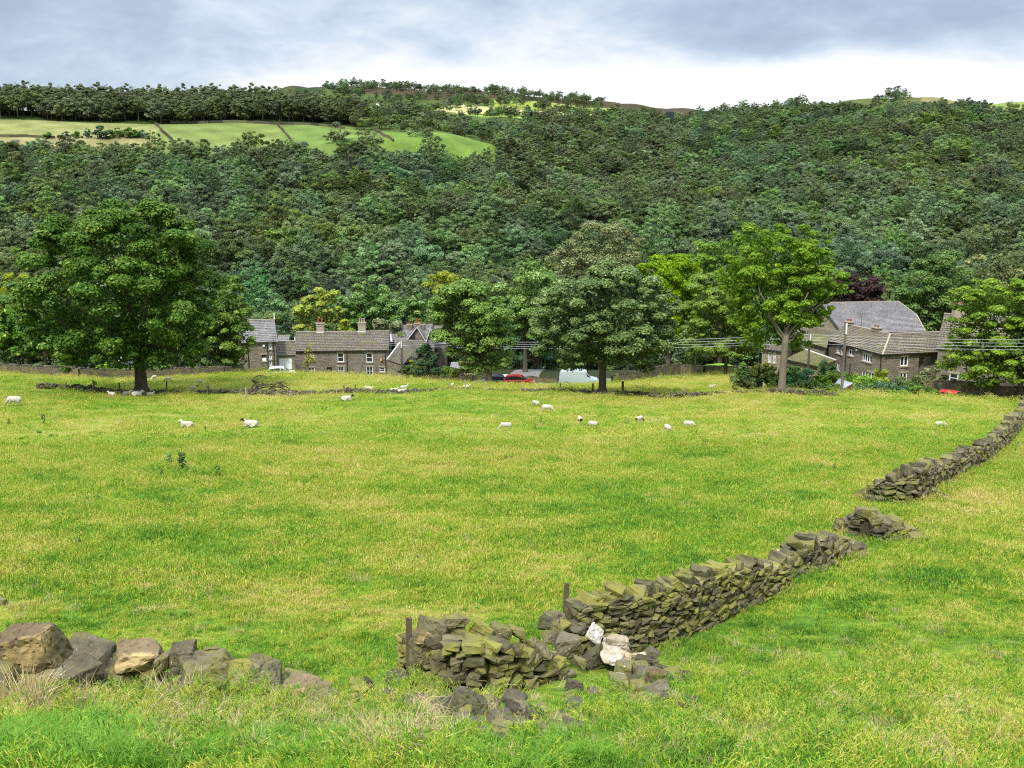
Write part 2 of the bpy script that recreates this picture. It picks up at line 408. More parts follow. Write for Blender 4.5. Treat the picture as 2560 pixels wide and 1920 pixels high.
X2 = s2[None, :] * (0.72 * d2[:, None] + 60); Y2 = np.repeat(d2[:, None], len(s2), 1)
X2[0] = s2 * (0.8 * 205 + 18) 
hm = grid_mesh('hills', X2, Y2, Z(X2, Y2), make_hill_mat())
ca = hm.attributes.new('cover', 'FLOAT_COLOR', 'POINT')
cc = cover(X2, Y2).reshape(-1, 3); ca.data.foreach_set('color', np.concatenate([cc, np.ones((len(cc), 1))], 1).astype('f').ravel())
tag(link('hills', hm), 'wooded hillside with small fields and a moorland skyline', 'hillside', kind='structure')

# ------------------------------------------------------------------ camera, sky, sun
cam = bpy.data.cameras.new('camera'); cam.lens = 36 * F / 2560; cam.sensor_width = 36; cam.clip_start = 0.1; cam.clip_end = 6000
co_ = bpy.data.objects.new('camera', cam); COL.objects.link(co_)
co_.location = (0, 0, 0); co_.rotation_euler = (PI / 2 - TH, 0, 0); S.camera = co_

SUN_EL, SUN_AZ = math.radians(52), math.radians(205)    # azimuth clockwise from +Y: behind the camera, a little to the left
sl = bpy.data.lights.new('sun', 'SUN'); sl.energy = 2.5; sl.angle = math.radians(7); sl.color = (1.0, 0.965, 0.90)
so = bpy.data.objects.new('sun', sl); COL.objects.link(so)
sd = Vector((math.sin(SUN_AZ) * math.cos(SUN_EL), math.cos(SUN_AZ) * math.cos(SUN_EL), math.sin(SUN_EL)))
so.rotation_euler = (-sd).to_track_quat('-Z', 'Y').to_euler(); so.location = (0, -20, 60)

w = bpy.data.worlds.new('World'); S.world = w; w.use_nodes = True; nt = w.node_tree
bg = nt.nodes['Background']; bg.inputs['Strength'].default_value = 0.1
sky = N(nt, 'ShaderNodeTexSky', sky_type='NISHITA'); sky.sun_disc = False; sky.sun_elevation = SUN_EL; sky.sun_rotation = SUN_AZ
tc = N(nt, 'ShaderNodeTexCoord').outputs['Generated']
sep = N(nt, 'ShaderNodeSeparateXYZ'); nt.links.new(tc, sep.inputs[0])
def blob(u, v, ru, rv, soft=1.0, rot=0.0):
    """soft elliptical area of sky round the direction of (u, v); radii in tangent units"""
    ax, az = ray(u, v)
    inv = math_(nt, 'DIVIDE', 1.0, math_(nt, 'MAXIMUM', sep.outputs['Y'], 0.05))
    X = math_(nt, 'SUBTRACT', math_(nt, 'MULTIPLY', sep.outputs['X'], inv), ax)
    Y = math_(nt, 'SUBTRACT', math_(nt, 'MULTIPLY', sep.outputs['Z'], inv), az)
    c, s = math.cos(rot), math.sin(rot)
    X2 = math_(nt, 'ADD', math_(nt, 'MULTIPLY', X, c / ru), math_(nt, 'MULTIPLY', Y, s / ru))
    Y2 = math_(nt, 'ADD', math_(nt, 'MULTIPLY', X, -s / rv), math_(nt, 'MULTIPLY', Y, c / rv))
    r2 = math_(nt, 'ADD', math_(nt, 'MULTIPLY', X2, X2), math_(nt, 'MULTIPLY', Y2, Y2))
    g = math_(nt, 'EXPONENT', math_(nt, 'MULTIPLY', r2, -1.0))
    front = math_(nt, 'GREATER_THAN', sep.outputs['Y'], 0.05)
    return math_(nt, 'MULTIPLY', g, front)
cl = mapping(nt, tc, (1.0, 1.0, 2.6), (0, 0.12, 0), (0.4, 0, 0.3))
n1 = noise(nt, cl, 4.2, 8, 0.58, 0.35)
n2 = noise(nt, cl, 13.0, 7, 0.62, 0.3)
base = math_(nt, 'ADD', math_(nt, 'MULTIPLY', n1, 0.66), math_(nt, 'MULTIPLY', n2, 0.34))     # about 0.5
def add(a, b, k): return math_(nt, 'ADD', a, math_(nt, 'MULTIPLY', b, k))
f = math_(nt, 'ADD', math_(nt, 'MULTIPLY', math_(nt, 'SUBTRACT', base, 0.5), 2.7), 0.42)
f = add(f, blob(1780, 225, 0.27, 0.036), 0.62)
f = add(f, blob(2150, 165, 0.20, 0.028, rot=0.05), 0.55)
f = add(f, blob(1250, 215, 0.30, 0.016), 0.40)
f = add(f, blob(1350, 70, 0.13, 0.035), 0.22)
f = add(f, blob(930, 185, 0.05, 0.012, rot=0.5), 0.25)
f = add(f, blob(560, 40, 0.05, 0.02), 0.15)
f = add(f, blob(1650, -30, 0.20, 0.05), -0.12)
f = add(f, blob(1900, 110, 0.22, 0.030, rot=0.18), -0.30)
f = add(f, blob(2350, 40, 0.22, 0.05, rot=0.15), -0.26)
f = add(f, blob(2450, 210, 0.2, 0.02), 0.40)
f = add(f, blob(250, 60, 0.35, 0.10), -0.10)
cc_ = ramp(nt, f, [(0.0, (0.40, 0.485, 0.62)), (0.30, (0.50, 0.60, 0.745)), (0.55, (0.66, 0.745, 0.86)), (0.78, (0.86, 0.90, 0.95)), (1.05, (1.0, 1.01, 1.02))])
# an overcast dome is brighter overhead than at the horizon
zen = N(nt, 'ShaderNodeMapRange'); zen.interpolation_type = 'SMOOTHSTEP'; nt.links.new(sep.outputs['Z'], zen.inputs['Value'])
setin(zen, From_Min=0.22, From_Max=0.85, To_Min=1.0, To_Max=SKY_ZEN)
cl2 = mix(nt, 1.0, cc_, zen.outputs[0], 'MULTIPLY')
cl3 = N(nt, 'ShaderNodeVectorMath', operation='SCALE'); nt.links.new(cl2, cl3.inputs[0]); cl3.inputs['Scale'].default_value = SKY_GAIN
fin = mix(nt, 0.9, sky.outputs[0], cl3.outputs[0])
nt.links.new(fin, bg.inputs['Color'])
S.view_settings.view_transform = 'Standard'; S.view_settings.look = 'None'; S.view_settings.exposure = EXPO; S.view_settings.gamma = 1
S.render.engine = 'CYCLES'
cy = S.cycles; cy.max_bounces = 6; cy.diffuse_bounces = 2; cy.glossy_bounces = 2; cy.transmission_bounces = 4; cy.transparent_max_bounces = 4; cy.volume_bounces = 0
cy.caustics_reflective = False; cy.caustics_refractive = False
cy.use_denoising = DENOISE; cy.filter_width = 1.15; cy.use_adaptive_sampling = True; cy.adaptive_threshold = 0.02
# ------------------------------------------------------------------ foliage
def unit(v): return v / np.maximum(np.linalg.norm(v, axis=-1, keepdims=True), 1e-9)
def leaf_arrays(c, nrm, size, r, aspect=0.75):
    """one bent leaf spray (two triangles sharing a fold) per centre"""
    n = len(c); t = unit(np.cross(nrm, r.normal(size=(n, 3)))); b = np.cross(nrm, t)
    s = size[:, None]
    bend = nrm * s * (r.random((n, 1)) * 0.35)
    k = r.uniform(0.75, 1.2, (n, 4, 1))
    v = np.stack([c + t * s * k[:, 0], c + b * s * aspect * k[:, 1] - bend, c - t * s * k[:, 2], c - b * s * aspect * k[:, 3] - bend], 1)
    return v.reshape(-1, 3)
def quads_mesh(name, V, tone, mats, mi=None):
    me = bpy.data.meshes.new(name); q = len(V) // 4
    me.vertices.add(len(V)); me.vertices.foreach_set('co', V.astype('f').ravel())
    me.loops.add(len(V)); me.loops.foreach_set('vertex_index', np.arange(len(V)))
    me.polygons.add(q); me.polygons.foreach_set('loop_start', np.arange(0, len(V), 4))
    for m in mats if isinstance(mats, (list, tuple)) else [mats]: me.materials.append(m)
    if mi is not None: me.polygons.foreach_set('material_index', mi)
    a = me.attributes.new('tone', 'FLOAT', 'FACE'); a.data.foreach_set('value', tone.astype('f'))
    me.update(calc_edges=True); return me
def crown_leaves(masses, nlobe, nleaf, leaf, r, lobe=0.24, flat=0.6, up=0.7, inner=0.12, droop=-0.35, fringe=0.18, tvar=0.19):
    """masses: (cx,cy,cz,rx,ry,rz). Lobes of leaves sit on the skin of the masses; each lobe lit and shaded as a clump."""
    M = np.array(masses, float)
    area = M[:, 3] * M[:, 5] + M[:, 4] * M[:, 5] + M[:, 3] * M[:, 4]
    cnt = np.maximum(1, (nlobe * area / area.sum()).astype(int))
    LC, LR, LT = [], [], []
    for m, k in zip(M, cnt):
        d = unit(r.normal(size=(k * 3, 3))); d = d[d[:, 2] > droop - 0.25][:k]
        rad = r.uniform(0.78, 0.98, (len(d), 1)) * (1 + 0.10 * np.sin(d[:, :1] * 5 + m[0]) + 0.08 * np.sin(d[:, 2:] * 7 + d[:, 1:2] * 6))
        p = m[:3] + d * m[3:6] * rad
        keep = np.ones(len(p), bool)
        for m2 in M:
            if m2 is m or (m2 == m).all(): continue
            keep &= (((p - m2[:3]) / m2[3:6]) ** 2).sum(1) > 0.55
        p = p[keep]
        LC.append(p); LR.append(r.uniform(0.5, 1.5, len(p)) * lobe * (m[3] * m[4] * m[5]) ** (1 / 3)); LT.append(r.random(len(p)))
    LC = np.concatenate(LC); LR = np.concatenate(LR); LT = np.concatenate(LT)
    wts = LR ** 2; idx = r.choice(len(LC), nleaf, p=wts / wts.sum())
    d = unit(r.normal(size=(nleaf, 3)))
    flip = (d[:, 2] < droop) & (r.random(nleaf) < 0.75); d[flip, 2] *= -1
    rr = 1 - r.random((nleaf, 1)) ** 1.6 * 0.55
    rr = rr + (r.random((nleaf, 1)) < fringe) * r.random((nleaf, 1)) * 0.45
    c = LC[idx] + d * LR[idx][:, None] * rr * np.array([1, 1, flat])
    nrm = unit(d + np.array([0, 0, up]) + r.normal(size=(nleaf, 3)) * 0.42)
    tone = np.clip(0.28 + 0.26 * LT[idx] + r.normal(size=nleaf) * tvar, 0, 1)
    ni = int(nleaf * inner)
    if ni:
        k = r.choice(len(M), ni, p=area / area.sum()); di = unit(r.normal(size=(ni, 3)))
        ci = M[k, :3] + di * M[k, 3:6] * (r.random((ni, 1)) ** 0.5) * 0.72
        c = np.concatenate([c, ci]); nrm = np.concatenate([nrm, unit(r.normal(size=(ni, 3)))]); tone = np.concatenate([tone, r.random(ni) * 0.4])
    size = leaf * r.uniform(0.6, 1.35, len(c)) * 0.5
    size[nleaf:] *= 1.15
    return leaf_arrays(c, nrm, size, r), tone, LC, LR

BARK = plain('tree_bark', (0.085, 0.070, 0.050), 0.95, 0.1, 0.5, 3.0, 0.8)
BARK_PALE = plain('pale_tree_bark', (0.165, 0.14, 0.105), 0.95, 0.1, 0.35, 3.0, 0.8)
LEAF = {
 'dark':   make_leaf_mat('leaves_deep_green', (0.024, 0.066, 0.009), (0.105, 0.205, 0.024), (0.38, 0.45, 0.10)),
 'mid':    make_leaf_mat('leaves_mid_green', (0.045, 0.105, 0.014), (0.155, 0.285, 0.034), (0.38, 0.46, 0.11)),
 'bright': make_leaf_mat('leaves_bright_green', (0.085, 0.19, 0.010), (0.21, 0.38, 0.020), (0.46, 0.56, 0.06), trans=0.35),
 'sun':    make_leaf_mat('leaves_yellow_tipped_green', (0.050, 0.115, 0.012), (0.19, 0.34, 0.024), (0.52, 0.58, 0.07), trans=0.3),  # mid to bright green foliage, some leaves yellow toned at random
 'lime':   make_leaf_mat('leaves_yellow_green', (0.15, 0.20, 0.012), (0.36, 0.42, 0.028), (0.62, 0.58, 0.06), trans=0.35),
 'grey':   make_leaf_mat('leaves_grey_green', (0.055, 0.085, 0.025), (0.26, 0.305, 0.10), (0.66, 0.66, 0.38)),
 'blue':   make_leaf_mat('leaves_blue_green', (0.022, 0.065, 0.022), (0.085, 0.20, 0.062), (0.24, 0.36, 0.15)),
 'copper': make_leaf_mat('leaves_dark_copper', (0.022, 0.009, 0.010), (0.070, 0.028, 0.030), (0.14, 0.07, 0.06)),
 'conifer': make_leaf_mat('needles_dark_green', (0.018, 0.05, 0.020), (0.060, 0.135, 0.048), (0.15, 0.26, 0.10), trans=0.1),
 'silver': make_leaf_mat('leaves_dark_with_pale_undersides', (0.038, 0.095, 0.016), (0.185, 0.330, 0.062), (0.66, 0.70, 0.38)),
 'wood':   make_leaf_mat('woodland_leaves', (0.044, 0.092, 0.030), (0.128, 0.220, 0.062), (0.27, 0.36, 0.125), var=0.50, zone=True),  # cool tint painted into the leaves in place of haze
 'belt':   make_leaf_mat('hilltop_leaves', (0.045, 0.075, 0.024), (0.150, 0.19, 0.062), (0.42, 0.43, 0.21), var=0.30),
}
def limb(mb, a, b, r0, r1, r, segs=6, wob=0.10, up=0.12):
    a = Vector(a); b = Vector(b); L = (b - a).length; pts = []
    for i in range(segs + 1):
        t = i / segs; p = a.lerp(b, t)
        k = math.sin(t * PI)
        p += Vector((r.normal() * wob, r.normal() * wob, r.normal() * wob * 0.5)) * L * 0.35 * k * (1 if 0 < i < segs else 0)
        p.z += -up * L * k * 0.5 if (b.z - a.z) > 0 else 0
        pts.append(p)
    mb.tube(pts, [r0 + (r1 - r0) * (i / segs) for i in range(segs + 1)], 7)
def make_tree(name, label, cat, base, masses_px, d, mat, trunk=None, nlobe=70, nleaf=16000, leaf=0.34, seed=1, group=None,
              lobe=0.24, flat=0.6, bark=None, depth=0.85, limbs=9, up=0.7, fringe=0.18, inner=0.12):
    """masses_px: ellipses (u, v, ru, rv[, dy]) on the 2212 view at distance d; trunk: (width px, top row, lean px)"""
    r = np.random.default_rng(seed)
    base = Vector(base)
    ms = []
    for q in masses_px:
        u, v, ru, rv = q[:4]; dy = q[4] if len(q) > 4 else 0.0
        c = P(u * K, v * K, d + dy) - base
        k = (d + dy) * K / F
        ms.append((c.x, c.y, c.z, ru * k * 1.09, ru * k * depth, rv * k * 1.06))
    root = empty(name, base, label, cat, group)
    V, tone, LC, LR = crown_leaves(ms, nlobe, nleaf, leaf, r, lobe, flat, up, inner, fringe=fringe)
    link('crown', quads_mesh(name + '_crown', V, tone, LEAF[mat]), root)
    if trunk:
        mb = MB()
        wpx, vtop, lean = trunk
        R = wpx * K / F * d / 2
        top = P((base.x / base.y * F * 0.985 + 1280) + lean * K, vtop * K, d) - base
        top = Vector((lean * K / F * d, 0, top.z))
        H = top.z
        pts = [Vector((0, 0, -0.4)), Vector((0, 0, 0.12)), Vector((top.x * .1, 0, H * 0.12)), Vector((top.x * .35, 0.05, H * 0.4)), Vector((top.x * .7, -0.05, H * 0.75)), top]
        mb.tube(pts, [R * 1.75, R * 1.5, R * 1.12, R * 0.98, R * 0.92, R * 0.85], 12)
        order = np.argsort(-LR * r.uniform(0.6, 1, len(LR)))[:limbs]
        for i in order:
            s = top - Vector((0, 0, r.uniform(0, 0.25) * H))
            limb(mb, s, LC[i] * 0.9, R * r.uniform(0.35, 0.6), R * 0.08 + 0.015, r)
        mb.build('trunk', bark or BARK, root, smooth=True)
    return root

def gpt(u, v): return hit(u * K, v * K)
def at(u, d, dz=0.0):
    a = (u * K - 1280) / F * np.interp(d, [0, 90, 200, 600], [1 / 0.93, 1 / 0.985, 1, 1 / 1.02])
    x = a * d
    return Vector((x, d, zg(x, d) + dz))

# the large field trees
make_tree('broadleaf_tree', 'huge dark green domed tree with sheep lying in its shade', 'tree', gpt(306, 848), [
    (262, 630, 192, 190), (140, 690, 88, 88), (385, 690, 84, 92, -0.5), (270, 735, 130, 66, -1.5), (330, 775, 90, 34, -1), (200, 770, 90, 34), (175, 520, 70, 50), (350, 520, 70, 50)], 88, 'dark',
    (25, 740, 0), 430, 125000, 0.27, 11, lobe=0.115, flat=0.60, depth=0.95, limbs=14, fringe=0.07, inner=0.10)
make_tree('broadleaf_tree', 'wide umbrella shaped grey green tree with dark trunk standing on the low wall', 'tree', gpt(1301, 850), [
    (1310, 692, 150, 112), (1235, 660, 72, 52), (1388, 660, 72, 52), (1222, 730, 66, 66), (1400, 732, 68, 66), (1310, 765, 92, 36, -1), (1398, 795, 30, 20), (1238, 792, 38, 15)], 88, 'silver',
    (16, 760, 0), 360, 95000, 0.25, 12, lobe=0.12, flat=0.58, limbs=14, fringe=0.07, inner=0.10)
make_tree('broadleaf_tree', 'tall yellow green tree with a bare pale trunk beside the garden', 'tree', gpt(1688, 849), [
    (1650, 525, 62, 44), (1730, 545, 62, 48), (1640, 590, 78, 60), (1740, 610, 72, 62), (1595, 630, 40, 46), (1680, 660, 85, 62), (1620, 690, 52, 40), (1805, 622, 34, 20), (1760, 680, 46, 40), (1690, 715, 50, 32), (1590, 580, 30, 26), (1785, 570, 30, 30), (1720, 745, 34, 18), (1640, 735, 44, 24), (1560, 600, 24, 18), (1835, 612, 12, 8)], 88, 'bright',
    (15, 705, 3), 260, 66000, 0.25, 13, lobe=0.18, flat=0.55, bark=BARK_PALE, limbs=16, fringe=0.30, inner=0.14)
make_tree('broadleaf_tree', 'rounded bright green tree before the house beyond the end of the rising wall', 'tree', at(2155, 97), [
    (2140, 650, 78, 48), (2200, 670, 60, 60), (2110, 700, 56, 46), (2170, 745, 90, 50), (2085, 765, 60, 36), (2140, 790, 80, 34, -1), (2050, 785, 36, 20), (2200, 800, 60, 36), (2130, 828, 45, 18), (2240, 740, 60, 90), (2070, 640, 30, 22), (2072, 715, 34, 44)], 97, 'sun',  # 'sun' is the yellow tipped green leaf material
    (15, 770, 0), 260, 64000, 0.26, 14, lobe=0.20, flat=0.42, limbs=12, fringe=0.10)
make_tree('broadleaf_tree', 'slim dark trunked tree right next to the end of the rising wall', 'tree', at(2210, 96), [
    (2235, 740, 50, 60), (2225, 800, 40, 34)], 96, 'mid', (11, 780, 0), 50, 12000, 0.28, 15, limbs=6)
# second rank
make_tree('broadleaf_tree', 'light green bushy tree behind the huge tree next to the gabled house', 'tree', at(490, 114), [
    (495, 665, 45, 55), (470, 720, 60, 65), (510, 730, 40, 50), (440, 740, 45, 55), (500, 775, 45, 30)], 114, 'mid', (12, 790, 0), 120, 30000, 0.30, 16, lobe=0.22)
make_tree('broadleaf_tree', 'shady dark tree behind the boundary wall near the pasture edge', 'tree', at(60, 128), [
    (30, 660, 55, 50), (85, 700, 60, 60), (20, 720, 50, 50), (130, 740, 50, 45)], 128, 'mid', (10, 775, 0), 60, 12000, 0.42, 17, lobe=0.26)
make_tree('broadleaf_tree', 'pale fluffy tree whose top shows over the gap before the huge tree', 'tree', at(-20, 140), [
    (0, 640, 70, 45), (-30, 700, 60, 60), (40, 620, 35, 30)], 140, 'lime', (10, 775, 0), 40, 8000, 0.42, 18, lobe=0.26)
make_tree('broadleaf_tree', 'medium green tree right of the cottages above the dark blue car', 'tree', at(1058, 119), [
    (1025, 690, 78, 78), (1035, 700, 66, 50), (985, 690, 35, 42), (1075, 720, 42, 45), (1010, 745, 45, 40), (1065, 775, 48, 38), (980, 650, 28, 30), (1035, 795, 38, 22)], 119, 'mid',
    (13, 780, -3), 170, 42000, 0.29, 19, lobe=0.21, limbs=12)
make_tree('small_tree', 'dark round holly like tree beside the utility pole at the cottages', 'tree', at(927, 119), [
    (925, 770, 22, 24), (930, 795, 26, 24), (922, 752, 14, 14)], 119, 'conifer', (4, 805, 0), 26, 5000, 0.26, 20, lobe=0.32)
make_tree('small_tree', 'thin young birch in front of the cottage row', 'tree', at(664, 121), [
    (664, 752, 8, 14), (667, 772, 14, 14), (662, 788, 11, 9)], 121, 'lime', (1.5, 770, 0), 14, 700, 0.24, 21, bark=BARK_PALE, fringe=0.4)
make_tree('broadleaf_tree', 'yellow green tree rising behind the cottage chimneys', 'tree', at(685, 158), [
    (700, 645, 32, 26), (672, 672, 32, 28), (712, 685, 28, 36), (655, 695, 22, 24)], 158, 'lime', (7, 720, 0), 50, 9000, 0.42, 22, lobe=0.26)
make_tree('broadleaf_tree', 'rounded dark tree with silvery leaves behind the cottage row', 'tree', at(800, 160), [
    (800, 640, 45, 32), (770, 670, 36, 40), (830, 675, 38, 38), (805, 700, 40, 30)], 160, 'silver', (8, 720, 0), 110, 24000, 0.31, 23, lobe=0.22)
make_tree('broadleaf_tree', 'small silvery tree between the round dark tree and the rear gables', 'tree', at(895, 165), [
    (885, 655, 26, 18), (912, 660, 24, 20), (895, 680, 34, 24)], 165, 'silver', (6, 720, 0), 30, 6000, 0.42, 24)
make_tree('conifer_tree', 'dark blue green conifer between the gabled house and the cottages', 'tree', at(618, 150), [
    (618, 690, 10, 14), (617, 708, 20, 12), (618, 726, 28, 12), (620, 742, 32, 12)], 150, 'conifer', (5, 745, 0), 30, 5000, 0.34, 25, flat=0.35)
for i, (u, v, ru, rv, d, mt, lb) in enumerate([
    (745, 706, 12, 16, 150, 'lime', 'small golden shrub peeping over the cottage roof between its chimneys'),
    (718, 716, 22, 16, 152, 'mid', 'leafy bush just behind the ridge of the cottage row'),
    (835, 706, 30, 20, 152, 'grey', 'rounded greyish bush behind the right end of the cottage ridge'),
    (902, 697, 18, 10, 175, 'lime', 'yellow topped bush showing between the red chimney pots'),
    (955, 610, 36, 22, 168, 'lime', 'pale yellow green tree top left of the dark lane trees')]):
    make_tree('small_tree' if i == 4 else 'garden_shrub', lb, 'tree' if i == 4 else 'shrub', at(u, d), [(u, v, ru, rv), (u + 4, v + rv, ru * 1.1, rv)], d, mt, None, 18, 3200, 0.36, 30 + i, lobe=0.32)
make_tree('broadleaf_tree', 'tall dark tree overhanging the shaded lane behind the red car', 'tree', at(1135, 150), [
    (1150, 650, 66, 66), (1120, 670, 45, 45), (1170, 660, 50, 55), (1140, 705, 50, 36), (1180, 720, 35, 28)], 150, 'silver', (9, 735, 0), 140, 30000, 0.32, 40, lobe=0.22, limbs=12)
make_tree('broadleaf_tree', 'dark tree filling the gap over the lane between two big trees', 'tree', at(1165, 162), [
    (1150, 730, 45, 40), (1190, 750, 40, 40), (1125, 760, 30, 34)], 162, 'blue', (8, 790, 0), 40, 8000, 0.45, 41)
make_tree('broadleaf_tree', 'loose grey green tree rising above the umbrella shaped tree', 'tree', at(1310, 185), [
    (1305, 515, 50, 34), (1255, 545, 48, 28), (1350, 545, 46, 34), (1215, 560, 30, 20), (1385, 575, 30, 22), (1300, 580, 90, 26)], 185, 'grey', (10, 640, 0), 130, 26000, 0.36, 42, lobe=0.30, fringe=0.35, inner=0.05)
make_tree('broadleaf_tree', 'glowing lime green domed tree behind the umbrella shaped tree', 'tree', at(1445, 135), [
    (1445, 620, 72, 66), (1490, 650, 46, 46), (1490, 680, 45, 45), (1450, 720, 55, 50)], 135, 'bright', (10, 780, 0), 150, 34000, 0.31, 43, lobe=0.23, flat=0.5)
make_tree('broadleaf_tree', 'bright green spreading tree left of the pale trunked tree', 'tree', at(1570, 124), [
    (1555, 660, 68, 72), (1520, 700, 46, 44), (1600, 710, 52, 44), (1550, 745, 66, 34), (1610, 755, 45, 26), (1500, 740, 40, 26)], 124, 'bright', (8, 770, 0), 190, 42000, 0.28, 44, lobe=0.18, flat=0.5)
make_tree('broadleaf_tree', 'olive green tree behind the pale trunked tree near the woodland', 'tree', at(1560, 175), [
    (1560, 545, 60, 38), (1520, 590, 55, 45), (1610, 580, 55, 50), (1560, 640, 70, 50)], 175, 'mid', (10, 700, 0), 120, 24000, 0.38, 45, lobe=.21)
make_tree('broadleaf_tree', 'dark copper leaved tree behind the slate barn', 'tree', at(1855, 158), [
    (1835, 618, 56, 34), (1885, 625, 38, 28), (1850, 645, 55, 26), (1800, 640, 34, 24)], 158, 'copper', (9, 700, 0), 60, 12000, 0.40, 46, fringe=0.3)
make_tree('broadleaf_tree', 'feathery green tree behind the right end of the barn', 'tree', at(2030, 150), [
    (2040, 590, 62, 40), (1995, 640, 52, 46), (2060, 650, 60, 60), (1975, 690, 40, 34), (2030, 700, 50, 34)], 150, 'mid', (9, 730, 0), 140, 28000, 0.33, 47, fringe=0.3)
make_tree('broadleaf_tree', 'small dark tree touching the end of the slate roof', 'tree', at(1955, 152), [
    (1955, 640, 30, 18), (1945, 660, 30, 22)], 152, 'silver', (7, 720, 0), 24, 4500, 0.42, 48)
make_tree('broadleaf_tree', 'broad grey green tree behind the bright tree at the field edge', 'tree', at(2150, 160), [
    (2140, 590, 65, 40), (2200, 570, 60, 45), (2170, 640, 90, 50)], 160, 'grey', (9, 720, 0), 60, 11000, 0.48, 49, fringe=0.25)
# trees with their trunks behind the boundary wall by the huge tree
for i, (u, d, vt, mt, lb) in enumerate([(35, 125, 745, 'dark', 'thin trunked tree left of the huge tree behind the curved wall'),
    (92, 124, 735, 'dark', 'leaning dark tree behind the curved boundary wall'), (175, 130, 740, 'blue', 'low blue green tree behind the curved boundary wall'),
    (375, 126, 745, 'dark', 'dense tree between the huge trunk and the gabled house'), (240, 134, 735, 'blue', 'shadowy tree directly behind the huge tree')]):
    make_tree('broadleaf_tree', lb, 'tree', at(u, d), [(u, vt - 20, 45, 42), (u + 25, vt + 8, 36, 26), (u - 30, vt + 5, 34, 28), (u, vt - 55, 34, 32)], d, mt, (6, vt + 25, 4 - i), 42, 8000, 0.42, 60 + i)
for i, (u, v, ru, rv, d, mt, lb) in enumerate([
    (245, 798, 40, 10, 119, 'bright', 'bright green bramble bush peeping over the curved wall'),
    (350, 795, 24, 12, 119, 'bright', 'low bright bush right of the huge trunk behind the wall'),
    (490, 790, 34, 13, 118, 'dark', 'clipped dark hedge in front of the gabled house'),
    (890, 798, 20, 9, 124, 'dark', 'low hedge under the utility pole at the cottages'),
    (960, 800, 30, 8, 126, 'mid', 'hedge below the grey shed roof near the lane'),
    (1010, 790, 14, 12, 126, 'lime', 'yellow green bush by the small wooden gate'),
    (905, 785, 14, 12, 128, 'lime', 'yellowish creeper on the corner of the stone outhouse')]):
    make_tree('garden_shrub', lb, 'shrub', at(u, d), [(u - ru * 0.5, v, ru * .6, rv), (u + ru * 0.4, v + 1, ru * .6, rv * 0.9), (u, v + rv * 0.7, ru, rv)], d, mt, None, 22, 3600, 0.26, 80 + i, lobe=0.34, flat=0.8)
# garden by the farmhouse
gard = [
    (1612, 812, 24, 14, 98, 'mid', 'leafy shrub at the left corner of the vegetable garden'), (1640, 806, 16, 16, 97, 'lime', 'tall greenish shrub in the middle of the vegetable garden'),
    (1658, 808, 11, 15, 97, 'lime', 'bright yellow shrub left of the pale trunk'), (1712, 806, 18, 14, 100, 'mid', 'round green shrub right of the pale trunk'),
    (1732, 826, 30, 18, 97, 'blue', 'blue green shrub in the garden below the mossy roof'), (1790, 812, 18, 22, 108, 'conifer', 'dark upright bush against the farmhouse wall'),
    (1818, 822, 30, 13, 104, 'mid', 'low green shrub under the farmhouse windows'), (1858, 830, 36, 13, 96, 'bright', 'leafy border plant left of the golden conifer'),
    (1903, 822, 13, 18, 99, 'lime', 'golden pointed dwarf conifer before the farmhouse corner'), (1896, 836, 22, 12, 98, 'lime', 'spreading golden shrub at the farmhouse corner'),
    (1955, 838, 44, 17, 94, 'dark', 'tall grassy plant screen in front of the farmhouse front'), (2010, 826, 30, 18, 100, 'grey', 'pale shrub right of the farmhouse front wall'),
    (1880, 852, 40, 8, 90, 'mid', 'dark ferny growth at the foot of the golden shrubs'), (1990, 850, 30, 9, 90, 'dark', 'dark ferny growth left of the small red car'),
    (1800, 845, 22, 9, 92, 'dark', 'weedy bush between the shed and the pole'), (1745, 838, 28, 12, 92, 'mid', 'tangled green plants left of the tall pole by the stones'), (1775, 830, 16, 15, 95, 'bright', 'fresh green plant clump between the blue green shrub and the shed'), (1905, 845, 50, 10, 91, 'blue', 'dark leafy band below the farmhouse corner'), (1625, 830, 26, 11, 96, 'dark', 'dark undergrowth among the vegetable garden canes'), (1676, 820, 12, 16, 96, 'bright', 'fresh green climber beside the pale trunk'), (1610, 832, 20, 8, 94, 'grey', 'greyish herb clump by the garden canes'),
    (1940, 856, 26, 6, 88, 'mid', 'low weeds along the pasture crest before the farmhouse')]
for i, (u, v, ru, rv, d, mt, lb) in enumerate(gard):
    rv *= 1.35; v -= 4; ru *= 1.1
    make_tree('garden_shrub', lb, 'shrub', at(u, d), [(u - ru * 0.45, v, ru * .6, rv), (u + ru * 0.4, v + 1, ru * .62, rv * 0.85), (u, v + rv * 0.6, ru, rv)], d, mt, None, 40, 7500, 0.19, 110 + i, lobe=0.28, flat=0.9, up=0.5)

